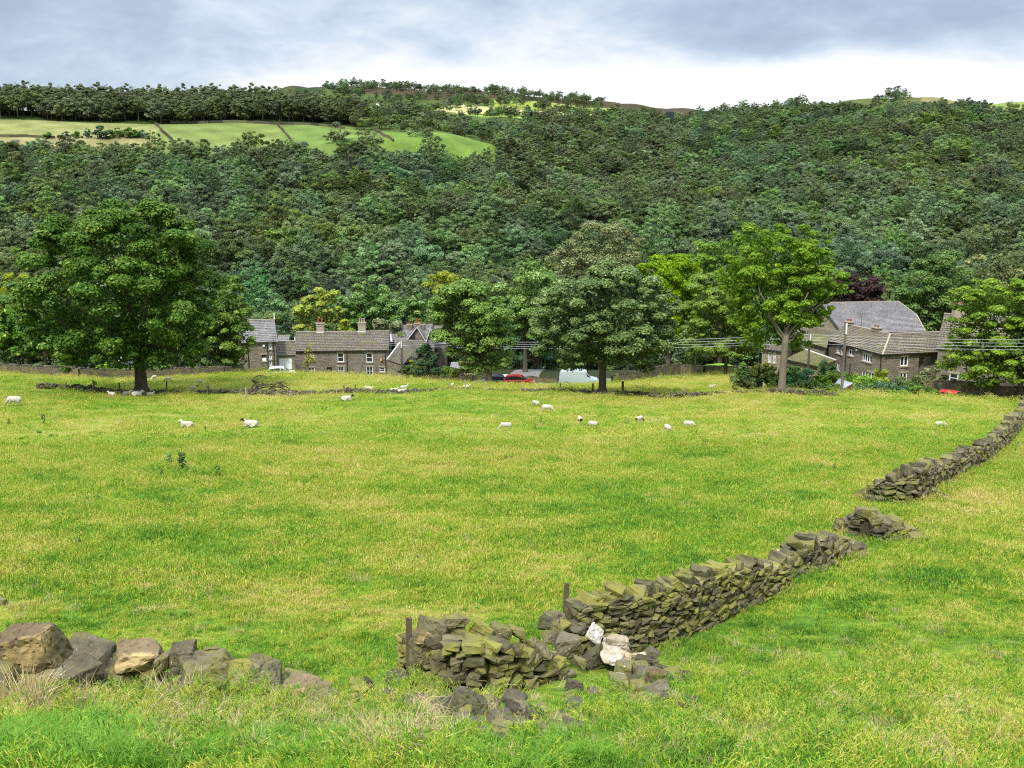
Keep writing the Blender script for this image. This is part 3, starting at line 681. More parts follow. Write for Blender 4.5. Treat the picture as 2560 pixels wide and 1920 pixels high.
# ------------------------------------------------------------------ woodland on the hillside
def wood_proto(i, shape, mat, nleaf=8500, leaf=0.34):
    r = np.random.default_rng(500 + i)
    H = r.uniform(8.5, 11.5); R = r.uniform(3.6, 4.8)
    if shape == 'round': ms = [(0, 0, H * .60, R, R, H * .38), (R * .4, R * .2, H * .5, R * .7, R * .7, H * .3), (-R * .4, -R * .3, H * .48, R * .7, R * .7, H * .28)]
    elif shape == 'tall': ms = [(0, 0, H * .7, R * .72, R * .72, H * .42), (0.5, 0, H * .4, R * .8, R * .8, H * .3)]
    else: ms = [(R * .5 * math.cos(a), R * .5 * math.sin(a), H * (.55 + .12 * math.sin(a * 2 + i)), R * .62, R * .62, H * .26) for a in np.arange(5) * 1.257 + i] + [(0, 0, H * .78, R * .5, R * .5, H * .2)]
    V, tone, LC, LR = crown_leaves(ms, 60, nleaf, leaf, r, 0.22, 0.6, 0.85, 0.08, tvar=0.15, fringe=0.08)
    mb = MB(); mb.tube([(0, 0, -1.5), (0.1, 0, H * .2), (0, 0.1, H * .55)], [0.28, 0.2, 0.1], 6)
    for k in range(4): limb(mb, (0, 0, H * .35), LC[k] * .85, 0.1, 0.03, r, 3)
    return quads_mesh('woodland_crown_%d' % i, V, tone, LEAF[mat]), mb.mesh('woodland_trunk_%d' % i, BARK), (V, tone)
PROT = [wood_proto(i, s, m) for i, (s, m) in enumerate([('round', 'wood'), ('broad', 'wood'), ('tall', 'wood'), ('broad', 'wood'), ('round', 'wood'), ('broad', 'belt'), ('tall', 'belt'), ('round', 'belt')])]

def joined(i):
    cm, tm, _ = PROT[i]
    bm = bmesh.new(); bm.from_mesh(cm)
    n = len(bm.faces); bm.from_mesh(tm); bm.faces.ensure_lookup_table()
    for f in bm.faces[n:]: f.material_index = 1
    me = bpy.data.meshes.new('woodland_tree_%d' % i); bm.to_mesh(me); bm.free()
    me.materials.append(cm.materials[0]); me.materials.append(BARK); return me
# where trees stand
def wood_mask(x, y):
    c = colof(x, y)
    n = np.sin(x * 0.047 + 1.7) * np.sin(y * 0.039 + 0.5) + 0.6 * np.sin(x * 0.11 - y * 0.06)
    low = (y > 212) & (y < 546 + 4 * np.sin(c * 0.05)) & (c < 1110)
    low |= (y > 212) & (y < 548) & (c >= 1000)
    mid = (c >= 1075) & (c < 1120) & (y >= 546) & (y < 560 + (c - 840) * 0.05) & (y > 580 - 40)
    right = (c >= 1040) & (y >= 546) & (y < np.interp(c, [1040, 1070, 1150, 1280, 1330, 1450, 1600, 1700, 1850, 2000, 2212], [580, 650, 780, 870, 930, 1010, 1010, 905, 832, 812, 868]))
    right &= ~((c < 1075) & (y > 549) & (y < 600))
    belt = (c < 790) & (y > 622) & (y < 690)
    scat = (c >= 770) & (c < 1100) & (y > 606) & (y < 740) & (n > -0.35)
    scat |= (c >= 700) & (c < 1340) & (y >= 740) & (y < 985) & (n > 0.42)
    upw = (c >= 700) & (c < 1300) & (y > 985) & (y < 1250) & (n > 0.1)
    rsc = (c >= 1500) & (y > 880) & (y < 1000) & (n > 0.75)
    clear = (n > 1.28) & (y > 420)
    clear |= (np.abs(c - 2000) < 22) & (np.abs(y - 640) < 16)
    clear |= (np.abs(c - 1590) < 24) & (np.abs(y - 590) < 12)
    return (low | mid | right) & ~clear, belt, scat | upw | rsc
pts = []
for (ya, yb, sp) in ((212, 330, 6.0), (330, 560, 6.3), (560, 720, 6.8), (720, 1260, 7.5)):
    ys = np.arange(ya, yb, sp)
    for y in ys:
        xs = np.arange(-0.62 * y - 25, 0.62 * y + 25, sp)
        q = np.stack([xs + rng.uniform(-.45, .45, len(xs)) * sp, y + rng.uniform(-.45, .45, len(xs)) * sp], 1)
        pts.append(q)
pts = np.concatenate(pts)
wm, bm_, sm_ = wood_mask(pts[:, 0], pts[:, 1])
kind = np.where(wm, 0, np.where(bm_, 1, np.where(sm_, 2, -1)))
drop = (kind == 2) & (rng.random(len(pts)) < 0.45); kind[drop] = -1
pts = pts[kind >= 0]; kind = kind[kind >= 0]
zz = Z(pts[:, 0], pts[:, 1])
col_ = colof(pts[:, 0], pts[:, 1])
sc = rng.uniform(0.62, 1.38, len(pts)) * np.where(kind == 1, 1.45, 1.0) * np.where(kind == 2, 0.85, 1.0)
sc *= np.where(rng.random(len(pts)) < 0.10, 1.3, 1.0)
sc *= np.interp(pts[:, 1], [220, 420, 560, 900, 1250], [1.05, 1.0, 0.95, 0.85, 0.8])
sc = np.where(kind == 1, np.clip(sc, 1.25, 1.6), sc)
greyzone = np.clip(np.interp(col_, [950, 1150, 1400, 1550], [0, .45, .45, .1]) * (pts[:, 1] > 450), 0, 1)
vid = np.where((kind == 1) | (rng.random(len(pts)) < greyzone), rng.integers(5, 8, len(pts)), rng.integers(0, 5, len(pts)))
rot = rng.uniform(0, 2 * PI, len(pts))
# valley bottom row of larger trees behind the village
vb = []
for y in (176, 188, 201):
    for x in np.arange(-0.6 * y, 0.6 * y, 7.5):
        vb.append((x + rng.uniform(-2, 2), y + rng.uniform(-4, 4)))
vb = np.array(vb); vc = colof(vb[:, 0], vb[:, 1])
vb = vb[~((vc > 1090) & (vc < 1180) & (vb[:, 1] < 182))]
nvb = len(vb)
pts = np.concatenate([vb, pts]); zz = np.concatenate([Z(vb[:, 0], vb[:, 1]), zz]); sc = np.concatenate([rng.uniform(1.05, 1.55, nvb), sc])
vid = np.concatenate([rng.integers(0, 5, nvb), vid]); rot = np.concatenate([rng.uniform(0, 6.28, nvb), rot])
app = sc / pts[:, 1]; inview = (np.abs(pts[:, 0]) < 0.56 * pts[:, 1])
order = np.argsort(-(app * inview)); NIND = 236
solo = order[:NIND]; rest = order[NIND:]
protos = []
hues = ['deep green', 'mixed green', 'slender green', 'dark olive', 'rounded green', 'greyish green', 'slim greyish', 'rounded greyish']
for i in range(8): protos.append(None)
for k in solo:
    i = int(vid[k])
    lb = hues[i] + ' crowned woodland tree among many alike in the valley behind the village'
    if protos[i] is None:
        root = empty('woodland_tree', (0, 0, 0), lb, 'tree', hues[i] + ' woodland trees in the valley')
        link('crown', PROT[i][0], root); link('trunk', PROT[i][1], root); protos[i] = root
    else: root = copy_tree(protos[i])
    s = float(sc[k]); root.location = (pts[k, 0], pts[k, 1], zz[k] - 0.3); root.rotation_euler = (0, 0, rot[k]); root.scale = (s, s, s * rng.uniform(0.9, 1.15))

def scatter(name, P3, rotv, scl, vids, colname, meshes, label, cat=None):
    """one object of many instances, for what nobody would count"""
    coll = bpy.data.collections.new(colname)
    for i, me in enumerate(meshes):
        o = bpy.data.objects.new('%s_%02d' % (colname, i), me); coll.objects.link(o)
    me = bpy.data.meshes.new(name); me.vertices.add(len(P3)); me.vertices.foreach_set('co', P3.astype('f').ravel())
    a = me.attributes.new('rotv', 'FLOAT_VECTOR', 'POINT'); a.data.foreach_set('vector', rotv.astype('f').ravel())
    a = me.attributes.new('scl', 'FLOAT_VECTOR', 'POINT'); a.data.foreach_set('vector', scl.astype('f').ravel())
    a = me.attributes.new('vid', 'INT', 'POINT'); a.data.foreach_set('value', vids.astype('i'))
    o = link(name, me); tag(o, label, None, kind='stuff')
    g = bpy.data.node_groups.new(name + '_scatter', 'GeometryNodeTree')
    g.interface.new_socket('Geometry', in_out='INPUT', socket_type='NodeSocketGeometry'); g.interface.new_socket('Geometry', in_out='OUTPUT', socket_type='NodeSocketGeometry')
    gi = g.nodes.new('NodeGroupInput'); go = g.nodes.new('NodeGroupOutput')
    ip = g.nodes.new('GeometryNodeInstanceOnPoints'); ci = g.nodes.new('GeometryNodeCollectionInfo')
    ci.inputs['Collection'].default_value = coll; ci.inputs['Separate Children'].default_value = True; ci.inputs['Reset Children'].default_value = True
    def na(nm, t):
        n = g.nodes.new('GeometryNodeInputNamedAttribute'); n.data_type = t; n.inputs['Name'].default_value = nm
        return [x for x in n.outputs if x.enabled and x.name == 'Attribute'][0]
    er = g.nodes.new('FunctionNodeEulerToRotation')
    L = g.links.new
    L(gi.outputs[0], ip.inputs['Points']); L(ci.outputs[0], ip.inputs['Instance']); ip.inputs['Pick Instance'].default_value = True
    L(na('vid', 'INT'), ip.inputs['Instance Index']); L(na('rotv', 'FLOAT_VECTOR'), er.inputs[0]); L(er.outputs[0], ip.inputs['Rotation'])
    L(na('scl', 'FLOAT_VECTOR'), ip.inputs['Scale']); L(ip.outputs[0], go.inputs[0])
    md = o.modifiers.new('scatter', 'NODES'); md.node_group = g
    return o
P3 = np.stack([pts[rest, 0], pts[rest, 1], zz[rest] - 0.3], 1)
rv = np.zeros((len(rest), 3)); rv[:, 2] = rot[rest]
s3 = np.repeat(sc[rest][:, None], 3, 1); s3[:, 2] *= rng.uniform(0.85, 1.15, len(rest))
scatter('woodland', P3, rv, s3, vid[rest], 'woodland_tree_kind', [joined(i) for i in range(8)], 'dense mixed woodland covering the opposite hillside')
print('woodland', len(rest), 'solo', len(solo))
# ------------------------------------------------------------------ stones
def hull(seed, n=16, flatness=1.0):
    r = np.random.default_rng(seed)
    p = r.uniform(-1, 1, (n, 3)); p = np.sign(p) * np.abs(p) ** 0.30     # pushed towards the faces of a block
    p *= np.array([1, 1, flatness]) * 0.5 * r.uniform(0.86, 1.0, (n, 1))
    bm = bmesh.new()
    for q in p: bm.verts.new(q)
    res = bmesh.ops.convex_hull(bm, input=bm.verts)
    bmesh.ops.delete(bm, geom=[g for g in res['geom_interior'] if isinstance(g, bmesh.types.BMVert)], context='VERTS')
    bmesh.ops.dissolve_limit(bm, angle_limit=0.22, verts=bm.verts, edges=bm.edges)
    bmesh.ops.bevel(bm, geom=list(bm.edges), offset=0.05, segments=1, affect='EDGES', clamp_overlap=True)
    bm.verts.index_update()
    V = np.array([v.co[:] for v in bm.verts]); Fc = [tuple(v.index for v in f.verts) for f in bm.faces]
    bm.free()
    s = 1.0 / (V.max(0) - V.min(0)); V = (V - (V.max(0) + V.min(0)) / 2) * s
    return V, Fc
HULLS = [hull(900 + i, 13 + i % 9) for i in range(26)]
from mathutils import noise as mnoise
def weathered(V, Fc, size, seed, cuts=3, amp=0.03):
    """a finer stone: facets broken up by cracks, bedding steps and chips; V in metres"""
    bm = bmesh.new(); vs = [bm.verts.new(p) for p in V]
    for f in Fc:
        try: bm.faces.new([vs[i] for i in f])
        except ValueError: pass
    bmesh.ops.triangulate(bm, faces=bm.faces)
    for _ in range(cuts):
        L = max(size) * .10
        ed = [e for e in bm.edges if e.calc_length() > L]
        if not ed or len(bm.verts) > 1300: break
        bmesh.ops.subdivide_edges(bm, edges=ed, cuts=1, use_grid_fill=True); bmesh.ops.triangulate(bm, faces=bm.faces)
    bm.normal_update(); o = Vector((seed * 3.1, seed * 1.7, seed)); S_ = max(size)
    for v in bm.verts:
        q = v.co / S_
        n1 = mnoise.fractal(q * 3.0 + o, 1.0, 2.1, 5); n2 = abs(mnoise.noise(q * 5.0 - o)); n3 = mnoise.noise(Vector((q.x * 2, q.y * 2, q.z * 11)) + o)
        v.co += v.normal * S_ * amp * (n1 * 1.1 - (0.9 if n2 < .06 else 0) + n3 * .6)
    bm.verts.index_update(); out = [v.co[:] for v in bm.verts], [tuple(v.index for v in f.verts) for f in bm.faces]; bm.free()
    return out
ROCK = make_rock_mat('gritstone_mossy', (0.165, 0.143, 0.078), (0.32, 0.285, 0.155), moss=(0.225, 0.21, 0.045), moss_amt=0.43)
ROCK_DARK = make_rock_mat('gritstone_dark', (0.098, 0.086, 0.060), (0.19, 0.165, 0.115), moss=(0.10, 0.11, 0.03), moss_amt=0.15)
ROCK_GREY = make_rock_mat('gritstone_lichened', (0.145, 0.125, 0.078), (0.285, 0.25, 0.155), moss=(0.19, 0.175, 0.05), moss_amt=0.34, spots=1.0)
ROCK_WARM = make_rock_mat('gritstone_with_tan_scar', (0.20, 0.148, 0.082), (0.31, 0.235, 0.14), moss=(0.15, 0.12, 0.04), moss_amt=0.1, spots=1.0, warm=(0.47, 0.34, 0.15))
ROCK_WHITE = make_rock_mat('white_quartz_like_stone', (0.50, 0.44, 0.36), (0.72, 0.68, 0.62), moss=(0.45, 0.36, 0.24), moss_amt=0.2, bstr=1.0)
ROCK_CREAM = make_rock_mat('cream_stone', (0.55, 0.44, 0.28), (0.70, 0.62, 0.47), moss=(0.40, 0.30, 0.17), moss_amt=0.2)
ROCK_RED = make_rock_mat('rusty_stone', (0.19, 0.10, 0.075), (0.24, 0.15, 0.11), moss=(0.12, 0.11, 0.03), moss_amt=0.2)
RM = dict(m=ROCK, d=ROCK_DARK, g=ROCK_GREY, w=ROCK_WARM, W=ROCK_WHITE, c=ROCK_CREAM, r=ROCK_RED)

def put_hull(mb, c, size, R, k=None, m=0, t=None):
    pool = HULLS_D if mb.__dict__.get('fine') else HULLS
    V, Fc = pool[random.randrange(len(pool)) if k is None else k % len(pool)]
    Q = (V * np.array(size)) @ np.array(R).T + np.array(c)
    mb.raw(Q, Fc, m, t)
HULLS_D = []
for _i, (_V, _F) in enumerate(HULLS):
    _v, _f = weathered(_V, _F, (1, 1, 1), _i + 50, 1, .05); _v = np.array(_v); HULLS_D.append((_v / (_v.max(0) - _v.min(0)), _f))
def rotm(rx, ry, rz): return Euler((rx, ry, rz)).to_matrix()
CLEAR = []                      # (x, y, radius) kept free of grass
def loose(u0, v0, u1, v1, label, mat='d', name='loose_stone', tilt=0.0, d=None, k=None, group=None, sink=0.10, depth=1.0, yaw=None, cat='stone', parent=None):
    """a single stone seen inside the source pixel box"""
    b = hit((u0 + u1) / 2, v1 - 0.25 * (v1 - v0) if d is None else v1)
    if d is None: d = b.y
    wdt = (u1 - u0) * d / F; hgt = (v1 - v0) * d / F
    c = P((u0 + u1) / 2, (v0 + v1) / 2, d)
    kk = k if k is not None else int(abs(u0 * 7 + v0)) % len(HULLS)
    if parent is None and mat in 'dgr': c = c + Vector((0, 0, .05)); wdt *= 1.12; hgt *= 1.18
    ct, st = abs(math.cos(tilt)), abs(math.sin(tilt))
    W = max(wdt * ct + hgt * st * .3, .1) * 1.04; H = max(hgt * (0.92 if st < .3 else 0.62), 0.05) * 1.08
    D = max(wdt, hgt) * 0.75 * depth
    yw = random.uniform(-.3, .3) if yaw is None else yaw
    mb = MB(); Vh, Fh = HULLS[kk % len(HULLS)]; sz = np.array((W, D, H))
    Rr = np.array(rotm(random.uniform(-.12, .12), tilt, yw))
    Vq, Fq = weathered(Vh * sz, Fh, (W, D, H), kk + u0 * .01, 4 if wdt > .5 else 3, 0.055 if mat in 'Wc' else 0.038)
    mb.raw(np.array(Vq) @ Rr.T, Fq, 0, random.uniform(.25, .85))
    o = mb.build(name, RM[mat], parent)
    loc = c if parent is None else c - parent.location
    o.location = loc
    if parent is None: tag(o, label, cat, group)
    CLEAR.append((c.x, c.y - .15, wdt * 0.5 + .36))
    return o

def wall_path(base_px, tops_px, view=False):
    pts = []
    for (u, v), t in zip(base_px, tops_px):
        p = hit(u, v); pts.append((p.x, p.y, max((v - t) / F * p.y, 0.1)))
    return pts
def dry_wall(name, label, path, mat, width=0.55, unit_l=(0.16, 0.46), ch=(0.07, 0.16), cope=(0.28, 0.5), seed=1, cat='stone wall', group=None, cope_parts=True, both=True, bodytop=0.0, rough=1.0, extra=(), fine=True):
    random.seed(seed)
    mid = path[len(path) // 2]
    root = empty(name, (mid[0], mid[1], zg(mid[0], mid[1])), label, cat, group); root['kind'] = 'thing'
    body = MB(root.location); body.fine = fine
    seg = [math.hypot(path[i + 1][0] - path[i][0], path[i + 1][1] - path[i][1]) for i in range(len(path) - 1)]
    L = sum(seg)
    def atl(s):
        s = min(max(s, 0), L - 1e-6)
        for i, q in enumerate(seg):
            if s <= q or i == len(seg) - 1:
                t = s / q; a, b = path[i], path[i + 1]
                return (a[0] + (b[0] - a[0]) * t, a[1] + (b[1] - a[1]) * t, a[2] + (b[2] - a[2]) * t, math.atan2(b[1] - a[1], b[0] - a[0]))
            s -= q
    # hearting core, darkened to put shade into the gaps between stones
    n = max(2, int(L / 0.6)); hv = []
    for i in range(n + 1):
        x, y, h, yaw = atl(L * i / n * 0.98 + L * 0.01); nx, ny = -math.sin(yaw), math.cos(yaw); zb = zg(x, y)
        ht = max(h - 0.22, 0.03)
        ww = width * 0.30
        hv.append([(x - nx * ww, y - ny * ww, zb - .3), (x - nx * ww * .8, y - ny * ww * .8, zb + ht), (x + nx * ww * .8, y + ny * ww * .8, zb + ht), (x + nx * ww, y + ny * ww, zb - .3)])
    for a, b in zip(hv[:-1], hv[1:]):
        for k in range(3): body.poly([a[k], b[k], b[k + 1], a[k + 1]], 1, t=0.1)
    body.poly(hv[0], 1, t=.1); body.poly(hv[-1][::-1], 1, t=.1)
    zc = -0.08
    while zc < 2.2:
        c_h = random.uniform(*ch); s = random.uniform(0, .2); anyput = False
        for side in ((-1, 1) if both else (-1,)):
            s = -random.uniform(0, .1)
            while s < L:
                ln = random.uniform(*unit_l) * (1.5 if random.random() < .12 else 1)
                x, y, h, yaw = atl(s + ln / 2)
                if zc + c_h * .6 <= h - bodytop - cope[0] * 0.35:
                    off = side * (width / 2 - 0.10 - 0.10 * zc / max(h, .5) * width) + random.uniform(-.03, .03) * rough
                    nx, ny = -math.sin(yaw), math.cos(yaw)
                    dd = random.uniform(.26, .36)
                    hh = c_h * random.uniform(.85, 1.25)
                    put_hull(body, (x + nx * off, y + ny * off, zg(x, y) + zc + c_h / 2 + random.uniform(-.025, .025) * rough), (ln * 1.04, dd, hh * 1.08), rotm(random.uniform(-.12, .12) * rough, random.uniform(-.13, .13) * rough, yaw + random.uniform(-.15, .15)))
                    anyput = True
                s += ln
        # end faces
        for e in (0, L):
            x, y, h, yaw = atl(e)
            if zc + c_h * .6 <= h - bodytop - cope[0] * .35:
                nx, ny = -math.sin(yaw), math.cos(yaw)
                for q in (-.14, .14):
                    put_hull(body, (x + nx * q, y + ny * q, zg(x, y) + zc + c_h / 2), (.30, .30, c_h * 1.15), rotm(0, random.uniform(-.1, .1), yaw + random.uniform(-.2, .2)))
        zc += c_h * 0.98
        if not anyput: break
    body.build('wall_face', [mat, ROCK_DARK], root)
    # coping stones
    s = 0.0; cb = MB(root.location); ncope = 0
    while s < L and bodytop == 0.0:
        x, y, h, yaw = atl(s); cw = random.uniform(.14, .34); chh = random.uniform(*cope); h += random.uniform(-.10, .10) * rough * min(h, 1)
        if h > 0.12:
            Rm = rotm(random.uniform(-.12, .12), random.uniform(-.5, .5) * rough, yaw + random.uniform(-.25, .25))
            c = (x, y, zg(x, y) + h - chh * .38)
            if cope_parts and ncope < 95:
                one = MB(c); one.fine = fine; put_hull(one, c, (cw * 1.2, width * random.uniform(.72, .98), chh), Rm)
                one.build('coping_stone', mat, root, Vector(c) - root.location)
            else: put_hull(cb, c, (cw * 1.2, width * random.uniform(.72, .98), chh), Rm)
            ncope += 1
        s += cw * .92
    if cb.f: cb.build('coping', mat, root)
    for i in range(int(L / .5) + 1):
        x, y, h, yaw = atl(i * .5); CLEAR.append((x, y, width * .5 + .22))
    random.seed(seed + 99)
    return root

# near wall, first mossy stub
z7 = lambda a, b, c, d: (900 + a * .3919, 1250 + b * .3919, 900 + c * .3919, 1250 + d * .3919)
pA = wall_path([(1030, 1712), (1120, 1732), (1222, 1738), (1310, 1716), (1386, 1690)], [1562, 1560, 1568, 1592, 1628])
WA = dry_wall('dry_stone_wall', 'short mossy stub of dry stone wall with big slabs on top beside the first post', pA, ROCK, seed=3, bodytop=0.02, unit_l=(.16, .44), ch=(.09, .18), cope=(0.05, .1))
dA = hit(1150, 1725).y
for (bx, tl, kk, mt) in [((345, 740, 565, 905), .12, 3, 'm'), ((338, 812, 528, 905), .05, 7, 'w'), ((306, 885, 524, 1045), -.04, 5, 'm'), ((548, 790, 692, 940), .15, 8, 'm'), ((525, 733, 705, 800), .10, 11, 'm'),
                    ((705, 745, 856, 935), .45, 2, 'm'), ((805, 790, 966, 935), .30, 9, 'g'), ((940, 806, 1068, 890), .25, 12, 'g'), ((1055, 870, 1245, 1010), .35, 14, 'g'), ((690, 905, 800, 1010), 0, 15, 'm'), ((640, 905, 740, 990), .2, 17, 'm'), ((1010, 885, 1066, 980), 0, 19, 'm')]:
    a, b, c, d = z7(*bx)
    dd = dA + (a - 1030) / 360 * 0.5 - 0.02
    loose(a, b, c, d, None, mt, 'coping_stone', tl, dd, kk, parent=WA, depth=.75)
# near wall, long mossy run
pB = wall_path([(1440, 1640), (1520, 1635), (1601, 1616), (1680, 1588), (1760, 1556), (1850, 1516), (1950, 1468)], [1478, 1458, 1450, 1432, 1408, 1390, 1392])
WB = dry_wall('dry_stone_wall', 'longest mossy run of dry stone wall climbing away right of the second post', pB, ROCK, width=.6, seed=5, unit_l=(.12, .38), ch=(.06, .15), cope=(.22, .44), rough=1.4)
# collapsed run
pC = wall_path([(1945, 1440), (2000, 1428), (2060, 1405), (2110, 1385), (2148, 1388)], [1385, 1340, 1335, 1345, 1362])
WC = dry_wall('dry_stone_wall', 'low collapsed grey run of wall between the long mossy run and the small heap', pC, ROCK_GREY, width=.8, seed=8, unit_l=(.2, .5), ch=(.1, .2), cope=(.3, .5), rough=2.0)
pD = wall_path([(2112, 1335), (2160, 1350), (2215, 1352), (2262, 1350), (2300, 1362)], [1300, 1275, 1288, 1312, 1345])
WD = dry_wall('dry_stone_wall', 'small isolated heap of wall stones holding one white stone', pD, ROCK_GREY, width=.9, seed=9, unit_l=(.2, .5), ch=(.1, .2), cope=(.28, .45), rough=2.0)
pE = wall_path([(2148, 1246), (2200, 1262), (2275, 1262), (2340, 1222), (2400, 1186), (2455, 1155), (2510, 1108), (2548, 1062), (2580, 1010), (2620, 990)], [1232, 1200, 1160, 1160, 1124, 1108, 1056, 1024, 966, 950])
WE = dry_wall('dry_stone_wall', 'long lichened dry stone wall rising to the far end of the pasture', pE, ROCK_GREY, width=.62, seed=10, unit_l=(.18, .46), ch=(.09, .18), cope=(.25, .5), rough=2.2)

# gap rubble and white stones (measured in the zoomed crop)
rub = [
 ((1255, 868, 1402, 1030), 'g', .1, 'round grey boulder at the left foot of the white stones'), ((1315, 690, 1400, 745), 'g', 0, 'flat stone between the two posts near the second post'),
 ((1345, 760, 1450, 860), 'd', .3, 'dark leaning stone above the white stones'), ((1405, 745, 1475, 800), 'W', .3, 'small white topped stone highest in the rubble'),
 ((1450, 785, 1555, 920), 'W', .5, 'jagged white stone leaning at the top of the rubble'), ((1560, 862, 1712, 970), 'c', .15, 'cream coloured stone right of the jagged white stone'),
 ((1530, 925, 1690, 1065), 'W', .35, 'largest white stone with tan patches in the rubble'), ((1678, 970, 1735, 1058), 'c', .1, 'small cream stone right of the largest white stone'),
 ((1730, 980, 1842, 1032), 'c', .05, 'flat cream slab pointing right out of the rubble'), ((1755, 1015, 1856, 1066), 'd', .1, 'dark wet looking stone under the flat cream slab'),
 ((1438, 935, 1555, 1125), 'd', .95, 'long dark slab leaning steeply across the rubble'), ((1832, 955, 1915, 1028), 'd', .6, 'dark pointed stone at the right end of the rubble'),
 ((1545, 905, 1600, 960), 'c', 0, 'small pale stone wedged between the white stones'), ((1360, 1020, 1440, 1090), 'g', .2, 'grey stone sunk in grass beneath the round grey boulder'),
 ((1318, 1165, 1418, 1268), 'd', .2, 'isolated dark stone standing in grass left below the rubble'), ((1590, 1140, 1722, 1245), 'g', .1, 'big mossy boulder in the grass below the white stones'),
 ((1722, 1175, 1812, 1282), 'g', .1, 'mossy boulder touching the big mossy boulder'), ((1826, 1105, 1978, 1215), 'r', .1, 'reddish brown boulder lowest right in the rubble spill'),
 ((1680, 1275, 1782, 1324), 'g', .0, 'small white speckled stone lying below the mossy boulders'), ((1925, 1262, 1990, 1298), 'd', 0, 'tiny dark stone right of the speckled one'),
 ((1920, 1080, 1992, 1124), 'd', .1, 'little dark stone above right of the reddish boulder'), ((1620, 1105, 1692, 1145), 'W', 0, 'small white stone half sunk above the big mossy boulder'),
 ((1762, 1085, 1832, 1150), 'g', .5, 'thin pale edged slab between the rubble and the reddish boulder'), ((1450, 1215, 1530, 1262), 'd', .3, 'low buried stone left of the big mossy boulder'),
 ((1165, 850, 1250, 920), 'g', .2, 'small grey stone where the mossy stub meets the gap'), ((1225, 790, 1300, 870), 'g', 0, 'grey stone at the foot of the second post'), ((1270, 760, 1345, 850), 'm', .2, 'mossy stone right of the second post foot'),
 # spill in front of the stub
 ((160, 1110, 325, 1245), 'd', .2, 'dark square stone at the left foot of the mossy stub'), ((180, 1200, 275, 1255), 'd', 0, 'smaller dark stone against the dark square stone'),
 ((250, 1030, 330, 1120), 'm', .1, 'mossy stone at the foot of the first post'), ((310, 1120, 495, 1215), 'g', -.2, 'pale flat slab leaning on the left end of the mossy stub'),
 ((132, 1268, 345, 1342), 'd', .15, 'long flat dark stone lying left of the spill'), ((440, 1282, 585, 1374), 'd', -.35, 'dark stone lying beside the big tilted slab'),
 ((590, 1218, 800, 1405), 'd', .62, 'big tilted dark slab in front of the mossy stub'), ((780, 1280, 895, 1325), 'd', .2, 'flat dark stone right of the big tilted slab'),
 ((928, 1310, 1045, 1395), 'd', .35, 'dark rounded stone further right of the spill'), ((1055, 1350, 1175, 1415), 'd', .05, 'blackish lump of stone right in the spill'),
 ((368, 1380, 510, 1435), 'g', -.1, 'low grey stone lying below the dark pair'), ((1095, 1455, 1245, 1535), 'g', .25, 'brownish boulder lowest right in the spill'),
 ((878, 1490, 995, 1535), 'd', .1, 'half buried dark stone left of the brownish boulder'), ((615, 1450, 710, 1490), 'g', .0, 'pale thin stone low in the spill'),
 ((930, 1412, 1055, 1455), 'g', .2, 'narrow grey stone in the grass amid the spill'), ((560, 1330, 640, 1380), 'd', .5, 'small slab propped on the big tilted slab'), ((690, 1415, 770, 1450), 'd', .1, 'small dark stone under the big tilted slab'),
 ((0, 1140, 110, 1215), 'd', .4, 'dark stone in the grass left of the mossy stub')]
rub += [((1452 + 24 * i % 110, 800 + 19 * i % 120, 1500 + 24 * i % 110, 840 + 19 * i % 120), 'W', .2 * (i % 4), 'small white chip in the heap of white stones near the posts') for i in range(5)] + [((1590 + 27 * i, 950 + 14 * i, 1640 + 27 * i, 995 + 14 * i), 'Wc'[i % 2], .3, 'small pale chip beside the largest white stone') for i in range(4)]
for bx, mt, tl, lb in rub:
    a, b, c, d = z7(*bx)
    dd = None
    v1 = bx[3]
    if bx[0] > 1160 and v1 < 1100:      # piled rubble: keep its own depth in the heap
        dd = min(20.5 - (v1 - 720) / 380 * 2.2, hit((a + c) / 2, d - 3).y - .3)
    loose(a, b, c, d, lb, mt, 'fallen_stone', tl, dd, group='stones fallen from the near wall')
# rubble core under the white stones so the heap is solid
for i in range(64):
    t = random.random(); u = 900 + (1225 + 600 * t + random.uniform(-40, 40)) * .3919; v = 1250 + (790 + 290 * t + random.uniform(-40, 70)) * .3919
    if u > 1640: continue
    w_ = random.uniform(26, 58); h_ = w_ * random.uniform(.5, .8)
    loose(u - w_ / 2, v - h_ / 2, u + w_ / 2, v + h_ / 2, 'greyish rubble stone in the heap under the white stones', random.choice('dgg'), 'rubble_stone', random.uniform(-.5, .5), min(20.9 - (v - 1530) / 150 * 2.0, hit(u, v + h_ * .3).y - .15), group='grey rubble stones under the white stones')
